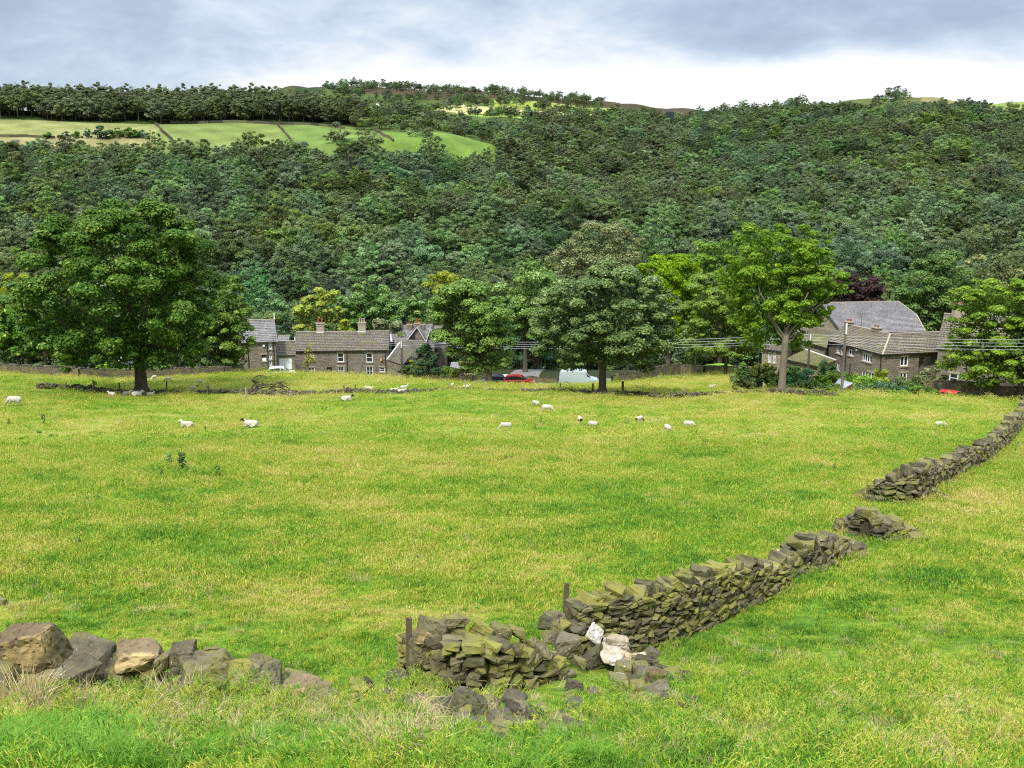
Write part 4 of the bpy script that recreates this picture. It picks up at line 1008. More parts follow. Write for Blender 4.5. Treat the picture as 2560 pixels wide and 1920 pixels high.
# front boulder row
z8 = lambda a, b, c, d: (a * .4069, 1400 + b * .4069, c * .4069, 1400 + d * .4069)
bl = [
 ((15, 365, 392, 690), 'w', -.12, 4, 'largest boulder, brown with a tan scar, on top of the ruined row'), ((-40, 600, 60, 690), 'd', 0, 6, 'dark stone tucked behind the largest boulder at the row end'),
 ((-60, 655, 105, 810), 'g', .1, 8, 'grey boulder under the left side of the largest boulder'), ((200, 615, 565, 830), 'g', .25, 10, 'broad lichened boulder below the largest boulder'),
 ((385, 540, 725, 720), 'g', .15, 12, 'long grey boulder right behind the largest boulder'), ((590, 612, 905, 835), 'g', .3, 14, 'big sloping grey slab in the middle of the row'),
 ((700, 508, 995, 672), 'w', .10, 16, 'brown capped boulder perched on the sloping slab'), ((965, 560, 1100, 705), 'g', -.4, 18, 'grey wedge beside the upright boulder'),
 ((1048, 535, 1215, 700), 'g', -.2, 20, 'upright grey boulder with tall dry stalks before it'), ((865, 665, 1000, 745), 'm', .02, 22, 'small pale green stone under the perched boulder'),
 ((1135, 598, 1450, 790), 'g', -.15, 1, 'wide brownish boulder right of the upright boulder'), ((1400, 600, 1600, 790), 'm', .05, 3, 'square shouldered boulder in the right part of the row'),
 ((1530, 625, 1725, 812), 'g', .12, 5, 'end boulder with a shaded right face'), ((1620, 752, 1855, 875), 'm', -.25, 7, 'low slab leaning at the right end of the row'),
 ((1740, 745, 2015, 860), 'w', .15, 9, 'reddish brown flat stone beyond the end boulder'), ((1870, 800, 2115, 925), 'g', .35, 11, 'tapering last stone of the row sinking into grass'),
 ((1105, 740, 1190, 835), 'g', .1, 13, 'small upright stone in the dark gap of the row'), ((900, 735, 1060, 830), 'd', .1, 15, 'dark stone filling the gap below the perched boulder'),
 ((1190, 760, 1420, 850), 'd', .05, 17, 'dark base stone beneath the wide brownish boulder'), ((1420, 770, 1620, 850), 'd', .05, 19, 'dark base stone beneath the square shouldered boulder'), ((520, 700, 680, 850), 'd', .1, 21, 'dark base stone left of the sloping slab'),
 ((970, 948, 1140, 1015), 'w', .1, 23, 'tan stone lying alone in the grass below the row'), ((2105, 835, 2205, 885), 'g', 0, 2, 'small pale stone in grass right of the row'), ((2130, 730, 2230, 840), 'm', .3, 24, 'mossy stone between the row and the mossy stub'),
 ((1640, 855, 1760, 900), 'd', .1, 0, 'dark sunken stone below the leaning slab'), ((-30, 240, 42, 285), 'g', .2, 4, 'pale stone at the pasture edge behind the row')]
for bx, mt, tl, kk, lb in bl:
    a, b, c, d = z8(*bx)
    base = 1738 if (bx[3] < 930 and bx[3] > 500 and bx[0] < 2000) else None
    dd = None
    if base:
        dd = hit((a + c) / 2, 1736 + (0 if a > 100 else 10)).y - 1.3
        if bx[3] < 760: dd += .15
        if mt == 'd': dd += .25
    loose(a, b, c, d, lb, mt, 'boulder', tl, dd, kk, group='boulders of the ruined front row', cat='boulder', depth=1.05)
for i, (bx, mt, lb) in enumerate([((700, 1692, 785, 1735), 'g', 'flat grey stone just beyond the end boulder of the row'), ((868, 1712, 922, 1742), 'm', 'mossy flat stone between the tapering last stone and the mossy stub')]):
    loose(*bx, lb, mt, 'boulder', .1 * (i % 3), hit((bx[0] + bx[2]) / 2, bx[3]).y - .9, 3 * i + 1, group='boulders of the ruined front row', cat='boulder')
# scree beside the rising walls
random.seed(4)
for i in range(46):
    k = i % 3
    u, v = (random.uniform(1010, 1420), random.uniform(1735, 1850)) if k < 2 else (random.uniform(1560, 1700), random.uniform(1650, 1760))
    w_ = random.uniform(26, 62); h_ = w_ * random.uniform(.4, .62)
    loose(u, v, u + w_, v + h_, 'small greyish stone scattered in the grass before the near wall', random.choice('dgg'), 'small_stone', random.uniform(-.3, .3), group='small stones scattered before the near wall')
sc_l = [((2190, 1297, 2218, 1322), 'W', .3, 'white stone lying in the small isolated heap'), ((2312, 1345, 2330, 1357), 'd', 0, 'dark stone in grass right of the small isolated heap'),
        ((1940, 1375, 1962, 1395), 'c', .3, 'cream stone at the left end of the collapsed run'), ((2042, 1378, 2070, 1405), 'd', .6, 'pointed grey slab below the collapsed run'), ((2080, 1410, 2100, 1422), 'd', 0, 'dark stone lying beneath the collapsed run'),
        ((1912, 1398, 1942, 1425), 'g', .5, 'pale stone ending the long mossy run'), ((1920, 1430, 1955, 1455), 'g', .3, 'grey stone spilled at the far foot of the long mossy run'), ((2250, 1256, 2265, 1266), 'g', 0, 'pale pebble below the lichened wall'),
        ((2330, 1232, 2362, 1246), 'd', .2, 'dark fallen stone by the lichened wall'), ((2345, 1240, 2375, 1256), 'd', .3, 'flat fallen stone outermost below the lichened wall'), ((2300, 1222, 2335, 1240), 'g', .1, 'grey fallen stone next to the lichened wall foot'),
        ((2362, 1176, 2392, 1192), 'g', .3, 'pale slab leaning out of the lichened wall'), ((2395, 1172, 2412, 1188), 'd', .5, 'upright fallen slab by the lichened wall'), ((1855, 1480, 1875, 1492), 'd', 0, 'small dark stone in grass under the mossy run'), ((1850, 1683, 1885, 1697), 'd', 0, 'lone dark stone in the open grass right of the rubble')]
for bx, mt, tl, lb in sc_l: loose(*bx, lb, mt, 'fallen_stone', tl, group='stones fallen from the rising walls')

# ------------------------------------------------------------------ posts
POSTW = plain('weathered_post_wood', (0.115, 0.088, 0.06), 0.9, 0.1, 0.45, 9.0, 0.7)
POSTP = plain('silvery_post_wood', (0.30, 0.26, 0.20), 0.9, 0.1, 0.35, 9.0, 0.6)
def post(u, vb, vt, wpx, label, mat=POSTW, lean=0.0, d=None, name='fence_post', group='posts along the field walls'):
    b = hit(u, vb) if d is None else P(u, vb, d)
    d = b.y; h = (vb - vt) / F * d; w_ = wpx / F * d
    mb = MB(b); t = Vector((math.sin(lean) * h, 0, h))
    n = 4; w2 = w_ / 2
    prev = None
    for i in range(5):
        f_ = i / 4; c = b + t * f_ - Vector((0, 0, .35 * (1 - f_)))
        k = w2 * (1 - .06 * f_) * random.uniform(.94, 1.05)
        ring = [c + Vector((sx * k, sy * k * .85, 0)) for sx, sy in ((-1, -1), (1, -1), (1, 1), (-1, 1))]
        if prev:
            for j in range(4): mb.poly([prev[j], prev[(j + 1) % 4], ring[(j + 1) % 4], ring[j]])
        prev = ring
    prev[0].z += w2 * .3; mb.poly(prev)
    o = mb.build(name, mat); o.location = b
    return tag(o, label, 'post', group)
post(1022, 1700, 1521, 15, 'thick brown post at the end of the mossy wall stub', lean=.02, d=dA + .25)
post(1409, 1585, 1441, 13, 'tall brown post left of the long mossy wall run', lean=.05)
z6 = lambda a, b: (a * .3165, 920 + b * .3165)
def p6(x, b, t, w, lb, **k): post(x * .3165, 920 + b * .3165, 920 + t * .3165, w, lb, **k)
p6(525, 185, 115, 3, 'leftmost short dark post on the low far wall')
p6(745, 190, 95, 4, 'taller dark post left of the huge tree')
p6(947, 195, 115, 3, 'dark post just left of the huge tree trunk')
p6(1312, 192, 105, 3.5, 'leaning dark post right of the huge tree trunk', lean=.12)
p6(1640, 220, 135, 3, 'left one of two posts by the dead branch'); p6(1652, 218, 130, 3, 'right one of two close posts by the dead branch')
p6(1945, 228, 145, 4, 'post at the right end of the dead branch', mat=POSTP)
def p4(x, b, t, w, lb, **k): post(560 + x * .2893, 680 + b * .2893, 680 + t * .2893, w, lb, **k)
p4(580, 1088, 1020, 2.6, 'thin post on the low wall below the cottage door', mat=POSTP)
p4(974, 1062, 990, 3, 'post below the right cottage windows', mat=POSTP); p4(1137, 1043, 968, 3, 'dark post right of the cottage window line')
p4(1950, 1018, 945, 2.6, 'post left of the sheep that faces uphill', mat=POSTP); p4(2087, 1020, 935, 3.4, 'tall post below the wooden gate', mat=POSTP)
def p5(x, b, t, w, lb, **k): post(1200 + x * .2532, 900 + b * .2532, 900 + t * .2532, w, lb, **k)
p5(57, 305, 203, 3.4, 'pale post in front of the dark blue car', mat=POSTP); p5(402, 308, 220, 3.2, 'pale post before the red car', mat=POSTP)
p5(792, 308, 228, 3, 'pale post at the rear of the white van', mat=POSTP); p5(1113, 325, 228, 4, 'dark post left of the umbrella shaped tree')
p5(1408, 318, 205, 6, 'thick dark post right of the umbrella shaped tree'); p5(1748, 378, 280, 4.5, 'dark post leaning left on the low wall', lean=-.22); p5(2010, 358, 266, 3, 'last pale post on the right part of the low wall', mat=POSTP)
def p6b(x, b, t, w, lb, **k): post(1760 + x * .3617, 500 + b * .3617, 500 + t * .3617, w, lb, **k)
p6b(305, 1315, 1255, 3, 'grey garden post with a bent top', mat=POSTP); p6b(415, 1325, 1255, 3.5, 'grey crooked garden post nearer the pale trunk', mat=POSTP, lean=-.12)
p6b(222, 1268, 1180, 3, 'red tipped garden stake at the garden corner', mat=plain('red_stake', (.45, .10, .04)))
for i, (x, t) in enumerate([(285, 1170), (325, 1190), (360, 1200), (440, 1160), (590, 1230), (640, 1250), (715, 1240), (760, 1262)]):
    p6b(x, 1300, t, 2, 'thin cane among the vegetable garden plants', mat=POSTP, name='garden_cane')
# ------------------------------------------------------------------ grass
def blades(n, rad, h, w_, seed, lean=0.55, cluster=0, tone=(0, 1), segs=2):
    r = np.random.default_rng(seed)
    if cluster:
        cc = r.uniform(-rad, rad, (cluster, 2)); k = r.integers(0, cluster, n); p = cc[k] + r.normal(size=(n, 2)) * rad * 0.13
        tn = r.random(cluster)[k] * .6 + r.random(n) * .4; hk = (0.6 + r.random(cluster) * .8)[k]
    else:
        a = r.random(n) * 6.283; q = np.sqrt(r.random(n)) * rad; p = np.stack([q * np.cos(a), q * np.sin(a)], 1); tn = r.random(n); hk = np.ones(n)
    tn = tone[0] + (tone[1] - tone[0]) * tn
    a = r.random(n) * 6.283; H = h * r.uniform(.5, 1.25, n) * hk; ln = np.abs(r.normal(size=n)) * lean + .12
    dx, dy = np.cos(a), np.sin(a); tx, ty = -dy, dx; W = w_ * r.uniform(.6, 1.3, n) / 2
    V = []
    P0 = np.stack([p[:, 0], p[:, 1], np.full(n, -0.02)], 1); D = np.stack([dx, dy, np.zeros(n)], 1); T = np.stack([tx, ty, np.zeros(n)], 1)
    mid = P0 + D * (H * ln * .35)[:, None] + np.array([0, 0, 1]) * (H * .62)[:, None]
    tip = P0 + D * (H * ln)[:, None] + np.array([0, 0, 1]) * (H / (1 + .35 * ln ** 2))[:, None]
    q1 = np.stack([P0 - T * W[:, None], P0 + T * W[:, None], mid + T * (W * .8)[:, None], mid - T * (W * .8)[:, None]], 1)
    q2 = np.stack([mid - T * (W * .8)[:, None], mid + T * (W * .8)[:, None], tip + T * (W * .12)[:, None], tip - T * (W * .12)[:, None]], 1)
    V = np.concatenate([q1.reshape(-1, 3), q2.reshape(-1, 3)])
    return V, np.concatenate([tn, tn])
MB1 = make_blade_mat('meadow_grass_blades')
MB2 = make_blade_mat('dry_grass_blades', [(0, (.38, .29, .12)), (.5, (.56, .44, .20)), (1, (.66, .56, .32))])
MB3 = make_blade_mat('lush_grass_blades', [(0, (.09, .22, .018)), (.6, (.19, .38, .03)), (1, (.36, .50, .08))])
GM = []
def gm(args, mat):
    V, t = blades(*args[0], **args[1]); GM.append(quads_mesh('grass_patch_%02d' % len(GM), V, t, mat))
for i in range(4): gm(((420, .42, .075, .010, 40 + i), dict(cluster=14 if i % 2 else 0)), MB1)          # 0-3 near sward
for i in range(3): gm(((660, 1.1, .085, .019, 50 + i), dict(cluster=60)), MB1)                          # 4-6 middle
for i in range(3): gm(((460, 1.3, .062, .036, 60 + i), dict(cluster=46)), MB1)                          # 7-9 far
for i in range(3): gm(((26, .12, .52, .010, 70 + i), dict(lean=.35)), MB2)                             # 10-12 dry stalk tufts
for i in range(3): gm(((260, .30, .19, .010, 80 + i), dict(lean=.7, cluster=5)), MB3)                  # 13-15 lush tufts
for i in range(2): gm(((60, .22, .18, .007, 90 + i), dict(lean=.8)), MB2)                              # 16-17 flattened dry wisps
def field_pts(y0, y1, dens, margin=0.62):
    n = int(dens * margin * (y1 ** 2 - y0 ** 2)); y = np.sqrt(rng.uniform(y0 ** 2, y1 ** 2, n)); x = rng.uniform(-margin, margin, n) * y
    return x, y
GP = []
def addp(x, y, vlo, vhi, smin, smax, zs=(0.8, 1.2)):
    n = len(x); e = .25
    z = Z(x, y); gx = (Z(x + e, y) - Z(x - e, y)) / (2 * e); gy = (Z(x, y + e) - Z(x, y - e)) / (2 * e)
    rx = np.arctan(gy); ry = -np.arctan(gx)
    s = rng.uniform(smin, smax, n)
    GP.append((np.stack([x, y, z], 1), np.stack([rx, ry, rng.uniform(0, 6.283, n)], 1), np.stack([s, s, s * rng.uniform(*zs, n)], 1), rng.integers(vlo, vhi + 1, n)))
def keep_clear(x, y, f=1.0):
    k = np.ones(len(x), bool)
    for cx, cy, cr in CLEAR:
        if cy < 60: k &= (x - cx) ** 2 + (y - cy) ** 2 > (cr * f) ** 2
    return k
x, y = field_pts(5.5, 14, 7.0, .72); k = keep_clear(x, y); addp(x[k], y[k], 0, 3, .8, 1.2)
x, y = field_pts(14, 27, 5.5); k = keep_clear(x, y); addp(x[k], y[k], 0, 3, .9, 1.35)
x, y = field_pts(24, 54, 2.3); k = keep_clear(x, y, .6); addp(x[k], y[k], 4, 6, .85, 1.25)
x, y = field_pts(50, 128, 0.75); addp(x, y, 7, 9, .8, 1.3)
# tussocks: taller clumps of the same sward here and there
x, y = field_pts(8, 60, 0.22); k = keep_clear(x, y) & (np.sin(x * .9 + 1) * np.sin(y * .7) > -.1); addp(x[k], y[k], 13, 15, .5, .9)
# dry tufts in drifts
x, y = field_pts(8, 75, 0.5); k = keep_clear(x, y) & (np.sin(x * .35 + 2) * np.sin(y * .45 + .5) + .5 * np.sin(x * 1.3 + y) > .25); addp(x[k], y[k], 16, 17, .6, 1.3)
# the bank in front of the boulder row
def px_pts(n, u0, u1, v0, v1):
    u = rng.uniform(u0, u1, n); v = rng.uniform(v0, v1, n)
    q = np.array([hit(a, b)[:2] for a, b in zip(u, v)]); return q[:, 0], q[:, 1]
for (n, u0, u1, v0, v1, lo, hi, a, b) in [(44, 20, 110, 1735, 1775, 10, 12, .8, 1.3), (20, 420, 500, 1740, 1770, 10, 12, .9, 1.3), (66, 60, 860, 1745, 1790, 10, 12, .4, .9), (50, 350, 1000, 1780, 1920, 10, 12, .35, .8), (9, 880, 1080, 1870, 1915, 10, 12, .7, 1.1),
                                  (26, 880, 1100, 1840, 1920, 10, 12, .6, 1.0), (50, 1000, 2560, 1780, 1920, 10, 12, .2, .5), (7, 440, 540, 1440, 1520, 10, 12, .4, .7), (6, 0, 90, 1480, 1560, 10, 12, .4, .7),
                                  (420, -60, 380, 1835, 1940, 13, 15, .45, .85), (160, 300, 900, 1840, 1930, 13, 15, .4, .7), (110, 900, 1500, 1860, 1940, 13, 15, .4, .8),
                                  (110, 200, 1100, 1750, 1850, 16, 17, .7, 1.2), (240, 1100, 2560, 1600, 1920, 16, 17, .4, 1.0), (24, 2130, 2170, 1385, 1400, 10, 12, .4, .6)]:
    x, y = px_pts(n, u0, u1, v0, v1); addp(x, y, lo, hi, a, b)
gp = [np.concatenate([g[i] for g in GP]) for i in range(4)]
scatter('grass', gp[0], gp[1], gp[2], gp[3], 'grass_patch_kind', GM, 'uneven tufty meadow grass in green and straw colours')
print('grass instances', len(gp[3]))
# ------------------------------------------------------------------ buildings
WALLM = make_masonry('gritstone_masonry', (0.155, 0.130, 0.100), (0.285, 0.245, 0.185), (0.06, 0.052, 0.042))
WALLP = make_masonry('pale_gritstone_masonry', (0.24, 0.20, 0.14), (0.34, 0.29, 0.20), (0.13, 0.11, 0.08))
WALLF = make_masonry('field_wall_masonry', (0.11, 0.09, 0.065), (0.20, 0.17, 0.12), (0.04, 0.035, 0.03), rh=0.12, bw=0.34, moss=0.45)
SLATE = make_masonry('stone_slate_roofing', (0.14, 0.122, 0.095), (0.245, 0.215, 0.165), (0.05, 0.045, 0.04), rh=0.36, bw=0.46, moss=0.25, ms=0.045)
SLATEM = make_masonry('mossy_stone_slate', (0.20, 0.18, 0.12), (0.30, 0.28, 0.18), (0.05, 0.045, 0.03), rh=0.36, bw=0.5, moss=0.6, ms=0.05)
SLATEF = make_masonry('weathered_farm_slate', (0.155, 0.135, 0.10), (0.29, 0.25, 0.18), (0.05, 0.045, 0.035), rh=0.36, bw=0.5, moss=0.28, ms=0.055)
SLATEB = make_masonry('blue_grey_slate', (0.175, 0.16, 0.155), (0.33, 0.305, 0.295), (0.08, 0.075, 0.07), rh=0.26, bw=0.30)
LEAD = plain('pale_mortar_flashing', (0.62, 0.60, 0.56), 0.7, 0.2, 0.12)
WHITE = plain('white_paint', (0.80, 0.80, 0.79), 0.5, 0.4, 0.05)
BLACKP = plain('black_gutter_paint', (0.02, 0.02, 0.022), 0.4, 0.4, 0.1)
STONEL = plain('dressed_stone', (0.33, 0.28, 0.21), 0.85, 0.2, 0.25, 3.0, 0.3)
POT = plain('terracotta_pot', (0.24, 0.07, 0.045), 0.8, 0.2, 0.25)
DARKDOOR = plain('dark_brown_door', (0.035, 0.02, 0.015), 0.6, 0.3, 0.2)
GLASS, _nt, _b = newmat('window_glass', 0.08, 0.5); _b.inputs['Base Color'].default_value = (0.02, 0.025, 0.03, 1)

def seg3(a, b, t): return Vector(a).lerp(Vector(b), t)
class House:
    def __init__(s, name, loc, label, cat='house', group=None):
        s.root = empty(name, loc, label, cat, group); s.root['kind'] = 'thing'; s.o = s.root.location
    def part(s, name, mb, mats, parent=None, smooth=False):
        return link(name, mb.mesh(name, mats, smooth), parent or s.root)
    def mb(s): return MB(s.o)
def px_on(A, B, u, v):
    """s (metres along AB) and height of the point seen at source pixel (u,v) on the upright plane through A and B"""
    a, b = ray(u, v); A = Vector(A[:2]); B = Vector(B[:2]); e = (B - A).normalized(); n = Vector((-e.y, e.x))
    t = A.dot(n) / (a * n.x + n.y)
    p = Vector((a * t, t)); return (p - A).dot(e), b * t
def facade(mb, A, B, z0, z1, holes=(), m=0, depth=0.18, outn=None):
    """wall with real openings; holes (s0,s1,h0,h1) in metres along AB and absolute height. Returns the frame vectors"""
    A = Vector((A[0], A[1], 0)); B = Vector((B[0], B[1], 0)); L = (B - A).length; e = (B - A).normalized()
    n = Vector((e.y, -e.x, 0))                       # outward to the right of A->B
    xs = sorted({0, L, *[min(max(q, 0), L) for h in holes for q in h[:2]]}); zs = sorted({z0, z1, *[min(max(q, z0), z1) for h in holes for q in h[2:]]})
    def pt(s, z, d=0): p = A + e * s - n * d; return Vector((p.x, p.y, z))
    for i in range(len(xs) - 1):
        for j in range(len(zs) - 1):
            cx, cz = (xs[i] + xs[i + 1]) / 2, (zs[j] + zs[j + 1]) / 2
            if any(h[0] < cx < h[1] and h[2] < cz < h[3] for h in holes): continue
            q = [(xs[i], zs[j]), (xs[i + 1], zs[j]), (xs[i + 1], zs[j + 1]), (xs[i], zs[j + 1])]
            mb.poly([pt(*k) for k in q], m, uv=q)
    for (a, b, c, d) in holes:
        c = max(c, z0)
        for (p, q) in (((a, c), (a, d)), ((a, d), (b, d)), ((b, d), (b, c)), ((b, c), (a, c))):
            mb.poly([pt(*p), pt(*q), pt(*q, depth), pt(*p, depth)], m)
    return pt, n, e
def window(h, pt, n, e, hole, bars=(1, 1), fr=0.09, mat=WHITE, lintel=True, sill=True, name='window', recess=0.10, mull=0.05):
    a, b, c, d = hole; mb = h.mb()
    Mx = Matrix((e, -n, Vector((0, 0, 1)))).transposed()
    def bar(s0, s1, z0, z1, dd=recess, th=0.06): mb.box(pt((s0 + s1) / 2, (z0 + z1) / 2, dd), (s1 - s0, th, z1 - z0), Mx, t=.5)
    bar(a, a + fr, c, d); bar(b - fr, b, c, d); bar(a + fr, b - fr, c, c + fr); bar(a + fr, b - fr, d - fr, d)
    nx, nz = bars
    for i in range(1, nx): s = a + (b - a) * i / nx; bar(s - mull / 2, s + mull / 2, c + fr, d - fr, recess + .004, .05)
    for j in range(1, nz): z = c + (d - c) * j / nz; bar(a + fr, b - fr, z - mull / 2, z + mull / 2, recess - .004, .05)
    w_ = h.part(name, mb, mat)
    g = h.mb(); g.poly([pt(a + fr * .5, c + fr * .5, recess + .02), pt(b - fr * .5, c + fr * .5, recess + .02), pt(b - fr * .5, d - fr * .5, recess + .02), pt(a + fr * .5, d - fr * .5, recess + .02)])
    h.part('pane', g, GLASS, w_)
    if lintel:
        l = h.mb(); l.box(pt((a + b) / 2, d + .11, -.012), (b - a + .3, .03, .2), Mx); h.part('lintel', l, STONEL)
    if sill:
        l = h.mb(); l.box(pt((a + b) / 2, c - .06, -.05), (b - a + .24, .12, .11), Mx); h.part('sill', l, STONEL)
    return w_
def roofplane(mb, e0, e1, r1, r0, course=0.36, step=0.075, m=0, under=True, sag=0.0):
    """courses of slates from the eaves e0-e1 up to the ridge r0-r1, each course a little proud of the next"""
    e0, e1, r0, r1 = map(Vector, (e0, e1, r0, r1))
    L = max((r0 - e0).length, (r1 - e1).length); n = max(2, int(L / course))
    nn = (e1 - e0).cross(r0 - e0).normalized()
    if nn.z < 0: nn = -nn
    W = (e1 - e0).length
    for i in range(n):
        t0, t1 = i / n, (i + 1) / n
        a, b = seg3(e0, r0, t0), seg3(e1, r1, t0); c, d = seg3(e1, r1, t1), seg3(e0, r0, t1)
        up = nn * step
        u0 = (a - e0).dot((e1 - e0).normalized()); u1 = (b - e0).dot((e1 - e0).normalized())
        mb.poly([a + up, b + up, c + up * .15, d + up * .15], m, uv=[(u0, t0 * L), (u1, t0 * L), (u1, t1 * L), (u0, t1 * L)])
        mb.poly([a - up * .9, b - up * .9, b + up, a + up], m)
    if under: mb.poly([e0 - nn * .08, r0 - nn * .08, r1 - nn * .08, e1 - nn * .08], m)
def verge(h, pts, w_=0.16, th=0.10, mat=LEAD, name='verge', lift=0.05):
    mb = h.mb()
    for a, b in zip(pts[:-1], pts[1:]): mb.beam(Vector(a) + Vector((0, 0, lift)), Vector(b) + Vector((0, 0, lift)), w_, th)
    return h.part(name, mb, mat)
def gutter(h, a, b, n, name='gutter'):
    mb = h.mb(); n = Vector(n) * .10; mb.beam(Vector(a) + n - Vector((0, 0, .05)), Vector(b) + n - Vector((0, 0, .05)), .13, .12); return h.part(name, mb, BLACKP)
def pipe(h, p, z0, z1, n, name='downpipe'):
    mb = h.mb(); p = Vector(p) + Vector(n) * .07; mb.tube([(p.x, p.y, z0), (p.x, p.y, z1)], .055, 6); return h.part(name, mb, BLACKP)
def chimney(h, c, w_, d_, z0, z1, pots=2, mat=WALLM, yaw=0.0, poth=.5, flash=True, potm=POT):
    mb = h.mb(); Mz = Matrix.Rotation(yaw, 3, 'Z')
    mb.box((c[0], c[1], (z0 + z1) / 2), (w_, d_, z1 - z0), Mz)
    st = h.part('chimney', mb, mat)
    mb = h.mb(); mb.box((c[0], c[1], z1 + .06), (w_ + .18, d_ + .18, .12), Mz); mb.box((c[0], c[1], z1 - .28), (w_ + .10, d_ + .10, .09), Mz); h.part('chimney_cap', mb, STONEL, st)
    if flash:
        mb = h.mb(); mb.box((c[0], c[1], z0 + .42), (w_ + .14, d_ + .14, .16), Mz); h.part('flashing', mb, LEAD, st)
    for i in range(pots):
        s = (i - (pots - 1) / 2) * (w_ / max(pots, 1)) * .95; o = Mz @ Vector((s, 0, 0))
        mb = h.mb(); x, y = c[0] + o.x, c[1] + o.y
        mb.tube([(x, y, z1 + .1), (x, y, z1 + .1 + poth * .8), (x, y, z1 + .1 + poth * .82), (x, y, z1 + .1 + poth)], [.14, .11, .15, .14], 8); h.part('chimney_pot', mb, potm, st)
    return st
def block(h, A, B, depth, z0, ze, rise, holesF=(), holesR=(), roofm=SLATE, wallm=WALLM, over=.18, gable='both', name='wall', ridge_end=0.0, leftholes=(), course=.32, roof=True):
    """gabled block: front wall A->B facing the camera side, ridge parallel to it"""
    A = Vector((*A[:2], 0)); B = Vector((*B[:2], 0)); e = (B - A).normalized(); n = Vector((e.y, -e.x, 0))
    A2, B2 = A - n * depth, B - n * depth; zr = ze + rise
    mb = h.mb(); f = facade(mb, A, B, z0, ze, holesF); r = facade(mb, B, B2, z0, ze, holesR); facade(mb, B2, A2, z0, ze); l = facade(mb, A2, A, z0, ze, leftholes)
    for p, q in ((B, B2), (A2, A)):
        m_ = (p + q) / 2
        mb.poly([Vector((p.x, p.y, ze)), Vector((q.x, q.y, ze)), Vector((m_.x, m_.y, zr - .06))])
    w_ = h.part(name, mb, wallm)
    mA, mB_ = (A + A2) / 2 - e * over, (B + B2) / 2 + e * over
    k = over * rise / (depth / 2)
    v = lambda p, z: Vector((p.x, p.y, z))
    if roof:
        mb = h.mb()
        roofplane(mb, v(A - e * over + n * over, ze - k), v(B + e * over + n * over, ze - k), v(mB_, zr), v(mA, zr), course)
        roofplane(mb, v(B2 + e * over - n * over, ze - k), v(A2 - e * over - n * over, ze - k), v(mA, zr), v(mB_, zr), course)
        rf = h.part('roof', mb, roofm)
        mb = h.mb(); mb.beam(v(mA, zr + .06), v(mB_, zr + .06), .30, .10); h.part('ridge', mb, STONEL, rf)
    return dict(front=f, right=r, left=l, A=A, B=B, A2=A2, B2=B2, e=e, n=n, zr=zr, ze=ze, mA=mA, mB=mB_, k=k, over=over)
def holes_px(A, B, lst): 
    out = []
    for (u0, v0, u1, v1) in lst:
        s0, z1 = px_on(A, B, u0, v0); s1, z0 = px_on(A, B, u1, v1); out.append((min(s0, s1), max(s0, s1), z0, z1))
    return out

# --- cottage row
A = P(737, 876, 139); B = P(968.5, 877, 140)
z_e = A.z; h = House('cottage_row', (A.x, A.y, -27.8), 'long two storey stone cottage row with two chimneys behind the pasture crest', 'cottage')
hu = holes_px(A, B, [(767.5, 886, 786, 903), (843, 882, 860, 905), (915, 882.5, 932, 906), (769, 919, 787, 936), (844, 917, 861, 938), (915.5, 917, 933, 939), (948.5, 918, 963, 930)])
hd = holes_px(A, B, [(817, 918, 831, 941)])
bk = block(h, A, B, 6.6, -29.0, z_e, 2.15, hu + hd)
f = bk['front']
for i, q in enumerate(hu):
    window(h, *f, q, (2, 2) if i in (3, 4, 5) else (1, 2), .10)
mb = h.mb(); a, b, c, d = hd[0]; mb.box(f[0]((a + b) / 2, (c + d) / 2, .15), (b - a, .05, d - c)); h.part('door', mb, DARKDOOR)
gutter(h, bk['A'] + Vector((0, 0, z_e - .1)) + bk['n'] * .12, bk['B'] + Vector((0, 0, z_e - .1)) + bk['n'] * .12, bk['n'])
for u in (867.6, 964):
    s_, _ = px_on(A, B, u, 900); pipe(h, bk['A'] + bk['e'] * s_, -28.5, z_e, bk['n'])
for u, npot in ((793, 2), (899, 3)):
    s_, _ = px_on(A, B, u, 880); c = bk['A'] + bk['e'] * (s_ + .2) - bk['n'] * 3.3
    chimney(h, c, 1.05, .75, bk['zr'] - .4, bk['zr'] + 1.25, npot, STONEL, 0, .6, potm=STONEL if npot == 3 else POT)
lamp = h.mb(); s_, z_ = px_on(A, B, 953, 899); lamp.box(f[0](s_, z_, -.12), (.28, .22, .3)); h.part('wall_box', lamp, plain('tan_box', (.55, .33, .12)))

# --- outhouse and lower wing right of the cottages
A = P(969, 899, 138.5); B = P(1008, 912, 137.5)
h = House('stone_outhouse', (A.x, A.y, -27.8), 'low stone outhouse with white edged lean roof at the right end of the cottages', 'outhouse')
pk = P(994.5, 879, 139.5)
mb = h.mb()
A0 = Vector((A.x, A.y, -29)); B0 = Vector((B.x, B.y, -29)); nn = Vector(((B - A).y, -(B - A).x, 0)).normalized()
facade(mb, A, B, -29, B.z - .15, holes_px(A, B, [(994, 926, 1003, 933)]))
mb.poly([A, pk + nn * 0, Vector((A.x, A.y, B.z - .15))][::-1]); mb.poly([Vector((A.x, A.y, B.z - .15)), Vector((B.x, B.y, B.z - .15)), A])
Ab = A - nn * 5.5; Bb = B - nn * 5.5
facade(mb, B, Bb, -29, B.z - .15); h.part('wall', mb, WALLM)
mb = h.mb(); roofplane(mb, A + nn * .15, B + nn * .15, B - nn * .2 + Vector((1.2, 3.5, 1.25)), pk + Vector((0, 3.2, .9)), .3); h.part('roof', mb, SLATE)
verge(h, [A + nn * .2, pk + Vector((0, 3.0, .85))], .18, .08)
